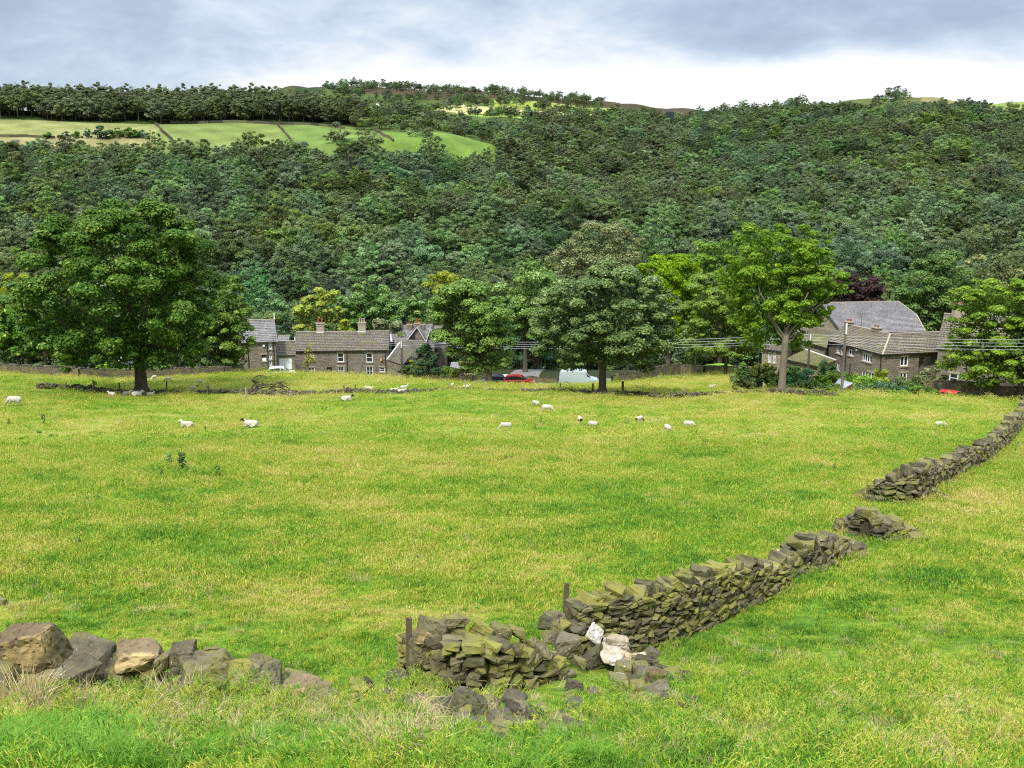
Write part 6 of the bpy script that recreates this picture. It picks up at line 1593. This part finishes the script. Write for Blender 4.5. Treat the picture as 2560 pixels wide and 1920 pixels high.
for i, (u, v, ru, rv, mt, lb) in enumerate([(101, 292, 9, 7, 'dark', 'lone bush at the left of the far straw field'), (166, 291, 9, 8, 'dark', 'small bush left of the pointed bushes on the far field'), (189, 289, 8, 10, 'conifer', 'narrow pointed bush on the far straw field'),
      (219, 287, 16, 13, 'conifer', 'biggest pointed bush on the far straw field'), (252, 287, 17, 11, 'mid', 'round bush beside the biggest pointed bush'), (280, 288, 14, 10, 'dark', 'dark bush in the right group on the far straw field'), (301, 288, 14, 9, 'conifer', 'rightmost bush of the group on the far straw field'), (135, 296, 4, 3, 'dark', 'tiny bush between the bushes of the far straw field'),
      (725, 290, 22, 18, 'belt', 'tall greyish tree standing in the middle of the far green field'), (800, 300, 26, 18, 'belt', 'greyish tree over the lower edge of the far green field'), (905, 272, 22, 22, 'belt', 'brownish tree above the right far field'), (857, 262, 18, 13, 'dark', 'dark bushes between the belt and the brownish tree'), (930, 246, 10, 12, 'mid', 'round tree on the upper far field'), (1065, 240, 12, 9, 'dark', 'dark tree by the far corn coloured field'), (1210, 235, 7, 6, 'dark', 'small tree on the pale far field'), (1455, 243, 3, 3, 'dark', 'tiny tree beside the skyline barn')]):
    d = hit(u * K, (v + rv) * K, 480).y
    make_tree('hill_bush' if ru < 20 else 'hill_tree', lb, 'bush' if ru < 20 else 'tree', at(u, d), [(u, v, ru, rv), (u, v + rv * .4, ru * 1.05, rv * .7)], d, mt, None, 16, 1500, 0.85 if ru > 10 else .6, 300 + i, lobe=.32)
# ------------------------------------------------------------------ sheep
def spheres_mesh(chain, vox=0.028, smooth=6):
    bm = bmesh.new()
    for (c, r3) in chain:
        M = Matrix.Translation(c) @ Matrix.Diagonal((*r3, 1.0))
        bmesh.ops.create_icosphere(bm, subdivisions=2, radius=1.0, matrix=M)
    me = bpy.data.meshes.new('sheep_tmp'); bm.to_mesh(me); bm.free()
    o = bpy.data.objects.new('sheep_tmp', me); COL.objects.link(o)
    m = o.modifiers.new('r', 'REMESH'); m.mode = 'VOXEL'; m.voxel_size = vox
    s = o.modifiers.new('s', 'SMOOTH'); s.iterations = smooth; s.factor = .5
    dg = bpy.context.evaluated_depsgraph_get(); dg.update()
    out = bpy.data.meshes.new_from_object(o.evaluated_get(dg)); bpy.data.objects.remove(o); bpy.data.meshes.remove(me)
    return out
def chain(a, b, ra, rb, n=7):
    a, b = Vector(a), Vector(b); out = []
    for i in range(n):
        t = i / (n - 1); r = ra + (rb - ra) * t
        out.append((a.lerp(b, t), (r, r, r) if not hasattr(r, '__len__') else r))
    return out
def sheep_mesh(pose, headdark=0.0, legdark=0.3, rump=0.0):
    """faces +x. Stations: rump, barrel, shoulder, neck, head, ears, tail, jointed legs"""
    c = []
    zb = .52 if pose != 'lie' else .26
    c += [((-.36, 0, zb + .02), (.22, .21, .22)), ((-.18, 0, zb + .02), (.26, .245, .245)), ((0, 0, zb + .01), (.27, .26, .25)), ((.2, 0, zb + .03), (.25, .235, .24)), ((.36, 0, zb + .05), (.19, .19, .21))]
    c = [(Vector(p), r) for p, r in c]
    c += chain((-.52, 0, zb + .06), (-.60, 0, zb - .14), .05, .03, 4)
    if pose == 'graze':
        c += chain((.42, 0, zb + .06), (.70, 0, .24), .15, .085, 7); hd = (Vector((.70, 0, .25)), Vector((.86, 0, .06))); L = [(-.38, 1), (.34, 1)]
    elif pose == 'stand':
        c += chain((.42, 0, zb + .08), (.58, 0, zb + .36), .15, .09, 7); hd = (Vector((.60, 0, zb + .38)), Vector((.82, 0, zb + .27)))
    else:
        c += chain((.38, 0, zb + .08), (.54, 0, zb + .30), .15, .085, 7); hd = (Vector((.56, 0, zb + .33)), Vector((.78, 0, zb + .22)))
    n = 6
    for i in range(n):
        t = i / (n - 1); p = hd[0].lerp(hd[1], t); r = .092 - .045 * t
        c.append((p, (r, r * .82, r)))
    ax = (hd[1] - hd[0]).normalized()
    for s in (-1, 1):
        e0 = hd[0] - ax * .02 + Vector((0, s * .06, .05)); c += [(e0.lerp(e0 + Vector((-.02, s * .12, .01)), k / 3), (.032, .035, .018)) for k in range(4)]
    if pose in ('graze', 'stand'):
        for s in (-1, 1):
            c += chain((.30, s * .12, .42), (.31, s * .12, .24), .07, .036, 5) + chain((.31, s * .12, .24), (.30, s * .12, .03), .034, .028, 5) + [(Vector((.32, s * .12, .02)), (.045, .03, .025))]
            c += chain((-.34, s * .12, .44), (-.27, s * .13, .30), .11, .055, 5) + chain((-.27, s * .13, .30), (-.40, s * .13, .21), .05, .034, 4) + chain((-.40, s * .13, .21), (-.37, s * .13, .03), .032, .028, 5) + [(Vector((-.35, s * .13, .02)), (.045, .03, .025))]
    else:
        for s in (-1, 1):
            c += chain((.30, s * .14, .14), (.50, s * .15, .06), .07, .035, 5) + chain((.50, s * .15, .06), (.34, s * .16, .035), .035, .03, 4)
            c += chain((-.30, s * .17, .16), (-.10, s * .23, .08), .12, .05, 5) + chain((-.10, s * .23, .08), (-.28, s * .26, .04), .04, .03, 4)
    me = spheres_mesh(c)
    nv = len(me.vertices); co = np.empty(nv * 3, 'f'); me.vertices.foreach_get('co', co); co = co.reshape(-1, 3)
    wool = np.ones(nv)
    h0 = np.array(hd[0]); a = np.array(ax)
    dh = np.linalg.norm(co - (h0 + a * .10), axis=1); head = np.clip((.20 - dh) / .04, 0, 1)
    ear = (np.abs(co[:, 1]) > .07) & (np.linalg.norm(co - h0, axis=1) < .24); head = np.maximum(head, ear)
    leg = np.clip((.26 - co[:, 2]) / .05, 0, 1) * (1 - head) if pose != 'lie' else np.clip((.07 - co[:, 2]) / .03, 0, 1)
    dark = np.maximum(head * headdark, leg * legdark)
    if rump: dark = np.maximum(dark, rump * np.clip((-.42 - co[:, 0]) / .06, 0, 1) * (np.abs(co[:, 1]) < .15) * (co[:, 2] < zb + .12))
    # fleece lumps
    k = (1 - head) * (1 - leg); nrm = np.empty(nv * 3, 'f'); me.vertices.foreach_get('normal', nrm); nrm = nrm.reshape(-1, 3)
    amp = .010 * (np.sin(co[:, 0] * 47) * np.sin(co[:, 1] * 53 + 1) + np.sin(co[:, 2] * 61 + co[:, 0] * 20))
    co = co + nrm * (amp * k)[:, None]; me.vertices.foreach_set('co', co.astype('f').ravel())
    at_ = me.attributes.new('dark', 'FLOAT', 'POINT'); at_.data.foreach_set('value', dark.astype('f'))
    at_ = me.attributes.new('skin', 'FLOAT', 'POINT'); at_.data.foreach_set('value', np.clip(head + leg, 0, 1).astype('f'))
    me.materials.clear(); me.materials.append(FLEECE); me.polygons.foreach_set('use_smooth', np.ones(len(me.polygons), bool)); me.update()
    return me
FLEECE, _nt, _b = newmat('sheep_fleece', .95, .1)
_c = mix(_nt, noise(_nt, objco(_nt), 14, 5, .7), (.36, .32, .25), (.62, .575, .49))
_c = mix(_nt, attr(_nt, 'skin').outputs['Fac'], _c, (.62, .57, .50)); _c = mix(_nt, attr(_nt, 'dark').outputs['Fac'], _c, (.018, .014, .012))
_c = mix(_nt, 1.0, _c, mix(_nt, math_(_nt, 'MULTIPLY', orand(_nt), .35), (1, 1, 1), (.80, .76, .68)), 'MULTIPLY')
_nt.links.new(_c, _b.inputs['Base Color']); bump(_nt, _b, noise(_nt, objco(_nt), 30, 4, .7), .6, .02)
SM = dict(g=sheep_mesh('graze', .25, .45), gd=sheep_mesh('graze', 1, 1), gr=sheep_mesh('graze', .9, .9, 1.0), l=sheep_mesh('lie', 0, .2), ld=sheep_mesh('lie', 1, .8), s=sheep_mesh('stand', .1, .5))
def sheep(u, vb, kind, yaw, lpx, label, group):
    p = hit(u, vb); L = lpx / F * p.y; ext = abs(math.cos(yaw)) * 1.38 + abs(math.sin(yaw)) * .5
    s = min(max(L / ext, .62), 1.05)
    o = link('sheep', SM[kind]); o.location = p + Vector((0, 0, .05)); o.rotation_euler = (0, 0, yaw); o.scale = (s, s, s)
    tag(o, label, 'sheep', group)
G1, G2 = 'sheep grazing in the open pasture', 'sheep resting by the low wall'
for a in [
 (38, 1016, 'g', PI, 45, 'white sheep grazing leftwards at the far left of the pasture', G1), (468, 1069, 'l', PI - .15, 43, 'white faced sheep lying in open grass left of the black headed one', G1),
 (627, 1069, 'ld', PI - .1, 50, 'black headed white sheep lying in the open grass', G1), (280, 990, 'l', PI - .2, 21, 'sheep lying alone left of the huge tree trunk', G2),
 (317, 988, 'l', .4, 21, 'dull grey sheep lying against the left side of the trunk', G2), (343, 991, 'l', .1, 33, 'sheep lying right before the huge trunk with raised head', G2),
 (377, 990, 'l', -.3, 19, 'sheep lying just right of the huge trunk', G2), (386, 951, 'g', -1.9, 14, 'white sheep grazing head on beyond the wall right of the trunk', G2),
 (422, 955, 'gd', PI + .6, 17, 'dark faced sheep grazing beyond the leaning post', G2), (501, 962, 'g', -.5, 20, 'white sheep grazing left of the dead branch', G2),
 (485, 975, 'ld', .2, 21, 'black headed sheep lying before the dead branch', G2), (867, 1003, 'ld', .15, 36, 'sheep lying below the low wall with its dark head right', G1),
 (924, 976, 'l', PI, 19, 'faint white sheep lying beyond the wall by a post', G2), (985, 980, 'l', .1, 19, 'white sheep lying on the wall line left of a close pair', G2),
 (1004, 983, 'l', .0, 19, 'white sheep lying lowest of the close group on the wall line', G2), (1010, 973, 'l', .2, 16, 'small white sheep lying topmost of the close group', G2),
 (1132, 972, 's', -1.4, 8, 'sheep standing behind the wall facing the camera', G2), (1166, 972, 'l', .2, 21, 'sheep lying behind the wall below the wooden gate', G2),
 (1265, 1077, 'g', PI + .1, 37, 'grazing sheep facing left in mid pasture nearest the middle', G1), (1340, 1018, 'g', 2.3, 20, 'plump sheep half hidden behind another grazing sheep', G1),
 (1368, 1031, 'g', -.35, 36, 'long bodied sheep grazing rightwards in front of a plump one', G1), (1450, 1060, 'gr', 1.75, 16, 'sheep grazing away with a dark rear, left one of two', G1),
 (1483, 1073, 'gr', 2.6, 20, 'sheep with dark hindquarters grazing to the left, right one of two', G1), (1598, 1059, 'gr', .75, 28, 'sheep with black rump and head turned right', G1),
 (1669, 1083, 'g', 1.9, 22, 'sheep seen from behind left of the last grazing sheep', G1), (1722, 1072, 'gd', -.4, 29, 'dark faced sheep grazing to the right of a rear view one', G1),
 (2351, 1073, 'g', -.25, 28, 'lone white sheep grazing near the lichened wall', G1), (1778, 971, 'l', 0, 11, 'tiny white sheep lying beyond the wall right of the umbrella shaped tree', G2)]:
    sheep(*a)

# ------------------------------------------------------------------ vehicles
def vehicle(name, label, cat, loc, yaw, L, Wd, prof_lo, prof_hi, paint, cab=None, wheels=(.18, .80), wr=.30, glassmat=GLASS, box=False):
    """prof_lo: (x fraction, top z, half width) of the lower body; prof_hi: (x fraction, top z, half width) of the glasshouse"""
    root = empty(name, loc, label, cat, None, yaw)
    def loft(pr, z0s, m_side, m_top, nm, mats, inset=0.0):
        mb = MB(); rings = []
        for (x, zt, hw), z0 in zip(pr, z0s):
            X = (x - .5) * L; zb_ = z0; r = min(.10, (zt - zb_) * .4)
            ring = [(X, -hw, zb_), (X, -hw - inset * 0, zb_ + (zt - zb_) * .5), (X, -hw * .97, zt - r), (X, -hw * .86, zt), (X, hw * .86, zt), (X, hw * .97, zt - r), (X, hw, zb_ + (zt - zb_) * .5), (X, hw, zb_)]
            rings.append([Vector(p) for p in ring])
        for i in range(len(rings) - 1):
            for k in range(7): mb.poly([rings[i][k], rings[i + 1][k], rings[i + 1][k + 1], rings[i][k + 1]], m_top if k in (2, 3, 4) else m_side, t=.5)
            mb.poly([rings[i][7], rings[i + 1][7], rings[i + 1][0], rings[i][0]], m_side)
        mb.poly(rings[0][::-1], m_side); mb.poly(rings[-1], m_side)
        return link(nm, mb.mesh(nm, mats), root), rings
    body, _ = loft(prof_lo, [.22] * len(prof_lo), 0, 0, 'body', [paint])
    if prof_hi:
        lo = [z for _, z, _ in prof_lo]; xs = [x for x, _, _ in prof_lo]
        gl, rings = loft(prof_hi, [float(np.interp(x, xs, lo)) - .06 for x, _, _ in prof_hi], 0, 0, 'glasshouse', [glassmat])
        # roof skin and pillars stand proud of the glass
        mb = MB()
        for i in range(1, len(rings) - 2):
            for k in (2, 3, 4): mb.poly([p + Vector((0, 0, .012)) + Vector((0, (-.012 if p.y < 0 else .012), 0)) for p in (rings[i][k], rings[i + 1][k], rings[i + 1][k + 1], rings[i][k + 1])])
        for i in range(len(rings)):
            for k in (0, 1, 5, 6): 
                a, b = rings[i][k], rings[i][k + 1]
                if i in (1, len(rings) - 2, len(rings) // 2): mb.beam(a + Vector((0, math.copysign(.012, a.y), 0)), b + Vector((0, math.copysign(.012, b.y), .0)), .07, .05)
        for s in (1, 5):
            mb.beam(rings[0][2 if s == 1 else 5], rings[1][2 if s == 1 else 5], .06, .05); mb.beam(rings[-1][2 if s == 1 else 5], rings[-2][2 if s == 1 else 5], .06, .05)
        link('roof', mb.mesh('roof', paint), root)
    for x in wheels:
        for s in (-1, 1):
            X = (x - .5) * L; w_ = empty('x', (0, 0, 0), None, None); bpy.data.objects.remove(w_)
            mb = MB(); c = Vector((X, s * (Wd / 2 - .08), wr)); mb.tube([c + Vector((0, -.1, 0)), c + Vector((0, .1, 0))], wr, 18)
            t = link('wheel', mb.mesh('wheel', BLACKP), root)
            mb = MB(); mb.tube([c + Vector((0, s * .09, 0)), c + Vector((0, s * .115, 0))], wr * .62, 14); link('rim', mb.mesh('rim', LEAD), t)
    for s in (-1, 1):
        z = np.interp(.97, [a for a, _, _ in prof_lo], [b for _, b, _ in prof_lo])
        mb = MB(); mb.box((L * .488, s * Wd * .33, .62), (.07, .32, .14)); link('headlight', mb.mesh('headlight', WHITE), root)
        mb = MB(); mb.box((-L * .492, s * Wd * .37, .78), (.05, .16, .3)); link('tail_light', mb.mesh('tail_light', plain('red_lens', (.5, .02, .015), .3, .5)), root)
    mb = MB(); mb.box((L * .5, 0, .42), (.06, Wd * .9, .16)); link('bumper', mb.mesh('bumper', BLACKP), root)
    mb = MB(); mb.box((-L * .503, 0, .55), (.02, .5, .12)); link('number_plate', mb.mesh('number_plate', WHITE), root)
    return root
CARLO = [(0, .62, .70), (.02, .86, .80), (.10, .93, .84), (.5, .92, .86), (.72, .90, .85), (.80, .86, .83), (.95, .74, .78), (1.0, .55, .66)]
CARHI = [(.03, .95, .70), (.12, 1.36, .60), (.30, 1.46, .60), (.48, 1.46, .60), (.60, 1.38, .60), (.76, .92, .70)]
RED = plain('red_car_paint', (.52, .008, .014), .25, .5, .08); NAVY = plain('dark_blue_car_paint', (.015, .022, .05), .25, .5, .1); VANW = plain('pale_grey_van_paint', (.38, .42, .44), .35, .5, .05)
def onlane(u, v, d): p = P(u, v, d); p.z = zg(p.x, p.y) + .06; return p
vehicle('parked_car', 'red hatchback parked side on at the lane behind the low wall', 'car', onlane(1297, 957, 126.5), -.03, 4.1, 1.7, CARLO, CARHI, RED)
vehicle('parked_car', 'dark blue car parked left of the red hatchback', 'car', onlane(1232, 958, 128.5), PI + .1, 3.9, 1.7, CARLO, CARHI, NAVY)
p = P(2352, 1000, 93.5); p.z = P(2350, 1012, 93.5).z
vehicle('parked_car', 'small red hatchback with a white plate below the dark lane wall', 'car', p, PI - .75, 3.6, 1.65, CARLO, [(.02, 1.0, .68), (.07, 1.45, .60), (.30, 1.5, .6), (.48, 1.48, .6), (.60, 1.38, .6), (.76, .92, .70)], RED)
VANLO = [(0, .9, .86), (.015, 1.75, .92), (.05, 2.15, .93), (.14, 2.32, .93), (.5, 2.34, .93), (.66, 2.25, .93), (.70, 1.35, .92), (.82, 1.18, .90), (.97, .95, .84), (1, .6, .74)]
_van = vehicle('white_van', 'tall pale van with a rounded back parked left of the umbrella shaped tree', 'van', onlane(1447, 953, 129.5), -.04, 5.3, 1.9, VANLO, [(.60, 1.9, .80), (.645, 2.18, .76), (.68, 2.2, .76), (.70, 2.1, .76), (.80, 1.2, .84)], VANW, wr=.33); _van.scale = (1, 1, .86); _van.location.z -= .15
for i, (u, v, d, yw, lb, pt) in enumerate([(703, 938, 127, .2, 'white car parked before the garage door', WHITE), (318, 912, 138, .1, 'pale car glimpsed behind the yellowish pole', VANW), (1268, 955, 139, 1.3, 'cream coloured car between the blue and red cars', plain('cream_paint', (.6, .55, .4), .3, .5))]):
    p = P(u, v, d); p.z = P(u, v + 6, d).z
    vehicle('parked_car', lb, 'car', p, yw, 3.9, 1.7, CARLO, CARHI, pt)
# --- gate by the shed
g0 = P(1163, 938, 130); root = empty('wooden_gate', g0, 'small pale wooden gate at the lane near the yellow green bush', 'gate')
for i in range(6):
    mb = MB(); mb.box((i * .32, 0, .55), (.10, .05, 1.1)); link('slat', mb.mesh('slat', plain('gate_wood', (.36, .24, .12))), root)
for z in (.25, .9): mb = MB(); mb.box((.8, .05, z), (1.9, .05, .1)); link('rail', mb.mesh('rail', POSTP), root)

# ------------------------------------------------------------------ fallen dead branch
def dead_branch():
    b0 = hit(640, 984); root = empty('fallen_branch', b0, 'bare dead branch tangle lying on the low wall right of the huge tree', 'branch')
    mb = MB(); r = np.random.default_rng(77); sc_ = b0.y / F
    def px(x, y): return Vector(((x - 1687) * .3165 * sc_, 0, (212 - y) * .3165 * sc_))    # zoom6 pixel -> metres beside the root
    main = [[(1630, 205), (1690, 165), (1760, 150), (1850, 125), (1925, 112)], [(1650, 210), (1720, 180), (1800, 175), (1880, 150), (1960, 150), (1985, 175)], [(1640, 190), (1680, 135), (1668, 95), (1700, 70), (1745, 72), (1780, 95)],
            [(1690, 150), (1730, 128), (1780, 140)], [(1700, 205), (1790, 195), (1880, 190), (1990, 200)], [(1660, 200), (1700, 150), (1740, 180), (1800, 210)], [(1760, 210), (1820, 160), (1900, 170), (1950, 205)], [(1850, 125), (1880, 140), (1900, 160), (1905, 200)], [(1700, 165), (1760, 165), (1830, 150)], [(1668, 95), (1690, 110), (1692, 140)]]
    for m in main:
        pts = [px(*q) + Vector((0, r.normal() * .35, 0)) for q in m]
        f = [pts[0]]
        for a, b in zip(pts[:-1], pts[1:]):
            for t in (.34, .67, 1): f.append(a.lerp(b, t) + Vector(r.normal(size=3)) * .035)
        mb.tube(f, list(np.linspace(.075, .03, len(f))), 5)
        for _ in range(4):
            s = f[r.integers(2, len(f) - 1)]; e = s + Vector((r.uniform(-.3, .8), r.uniform(-.4, .4), r.uniform(-.3, .45))); limb(mb, s, e, .03, .012, r, 3)
    link('branches', mb.mesh('branches', plain('dead_wood', (.07, .055, .045), .9, .1, .4)), root)
dead_branch()

# ------------------------------------------------------------------ thistles and docks in the pasture
def weed_mesh(seed, h, dark):
    r = np.random.default_rng(seed); n = 150
    t = r.random(n) ** .8; a = r.random(n) * 6.283; rr = .12 * (1 - .55 * t) * (0.4 + 0.6 * r.random(n)) * h * 1.7
    c = np.stack([rr * np.cos(a), rr * np.sin(a), (.18 + .82 * t) * h], 1); nr = unit(np.stack([np.cos(a), np.sin(a), .5 + r.random(n)], 1))
    V = leaf_arrays(c, nr, np.full(n, .055 * h / .6) * r.uniform(.7, 1.5, n), r, .45)
    me = quads_mesh('weed_leaves', V, r.random(n), LEAF['dark' if dark else 'mid']); mb = MB(); mb.tube([(0, 0, -.05), (.01, 0, h * .5), (0, .01, h * .95)], [.018, .012, .006], 5); return me, mb.mesh('weed_stem', LEAF['mid'])
WD_ = [weed_mesh(i, .6, i % 2 == 0) for i in range(4)]
for i, (u, v, hp, lb) in enumerate([(457, 1182, 48, 'tallest dark thistle in the left of the pasture'), (425, 1170, 34, 'dark thistle just left of the tallest one'), (404, 1202, 26, 'thin thistle lowest left of the tallest one'), (545, 1198, 34, 'dark leafed thistle alone right of the tallest one'),
     (197, 1372, 26, 'small dark thistle in the lower left pasture'), (109, 1060, 24, 'dark bushy dock below the leftmost sheep'), (23, 1063, 16, 'low dock plant at the left edge of the pasture'), (1352, 1062, 18, 'dark dock between the grazing sheep'), (1337, 1075, 12, 'little dock left of the dark dock between sheep'),
     (2052, 1180, 20, 'tall weed standing in the pasture before the lichened wall'), (2085, 1182, 18, 'weed right of its tall neighbour before the lichened wall'), (702, 968, 14, 'small shrubby weed on the hay strip below the cottages'), (860, 974, 10, 'tiny weed beside a post below the cottages'), (514, 1080, 14, 'small weed between the two lying sheep'), (628, 1049, 10, 'thin seeding stem beside the black headed sheep'),
     (380, 1048, 8, 'tiny weed left of the lying white faced sheep'), (686, 1097, 10, 'tiny dark weed in grass right of the black headed sheep'), (240, 966, 12, 'leafy weed growing at the low wall beside a post')]):
    p = hit(u, v); s = hp / F * p.y / .6 * 1.15
    root = empty('thistle', p, lb, 'weed', 'weeds standing in the pasture', random.random() * 6); root.scale = (s * 1.3, s * 1.3, s)
    a, b = WD_[i % 4]; link('leaves', a, root); link('stem', b, root)
# ------------------------------------------------------------------ air
if HAZE > 0:
    mb = MB(); mb.box((0, 845, 52), (2640, 1725, 204))
    hm_, nt_, b_ = newmat('valley_haze'); nt_.nodes.remove(b_)
    pv = N(nt_, 'ShaderNodeVolumePrincipled'); pv.inputs['Density'].default_value = HAZE; pv.inputs['Color'].default_value = (0.80, 0.90, 1.0, 1); pv.inputs['Anisotropy'].default_value = 0.2
    nt_.links.new(pv.outputs[0], nt_.nodes['Material Output'].inputs['Volume'])
    tag(mb.build('haze', hm_), 'thin pale air over the valley', kind='stuff')
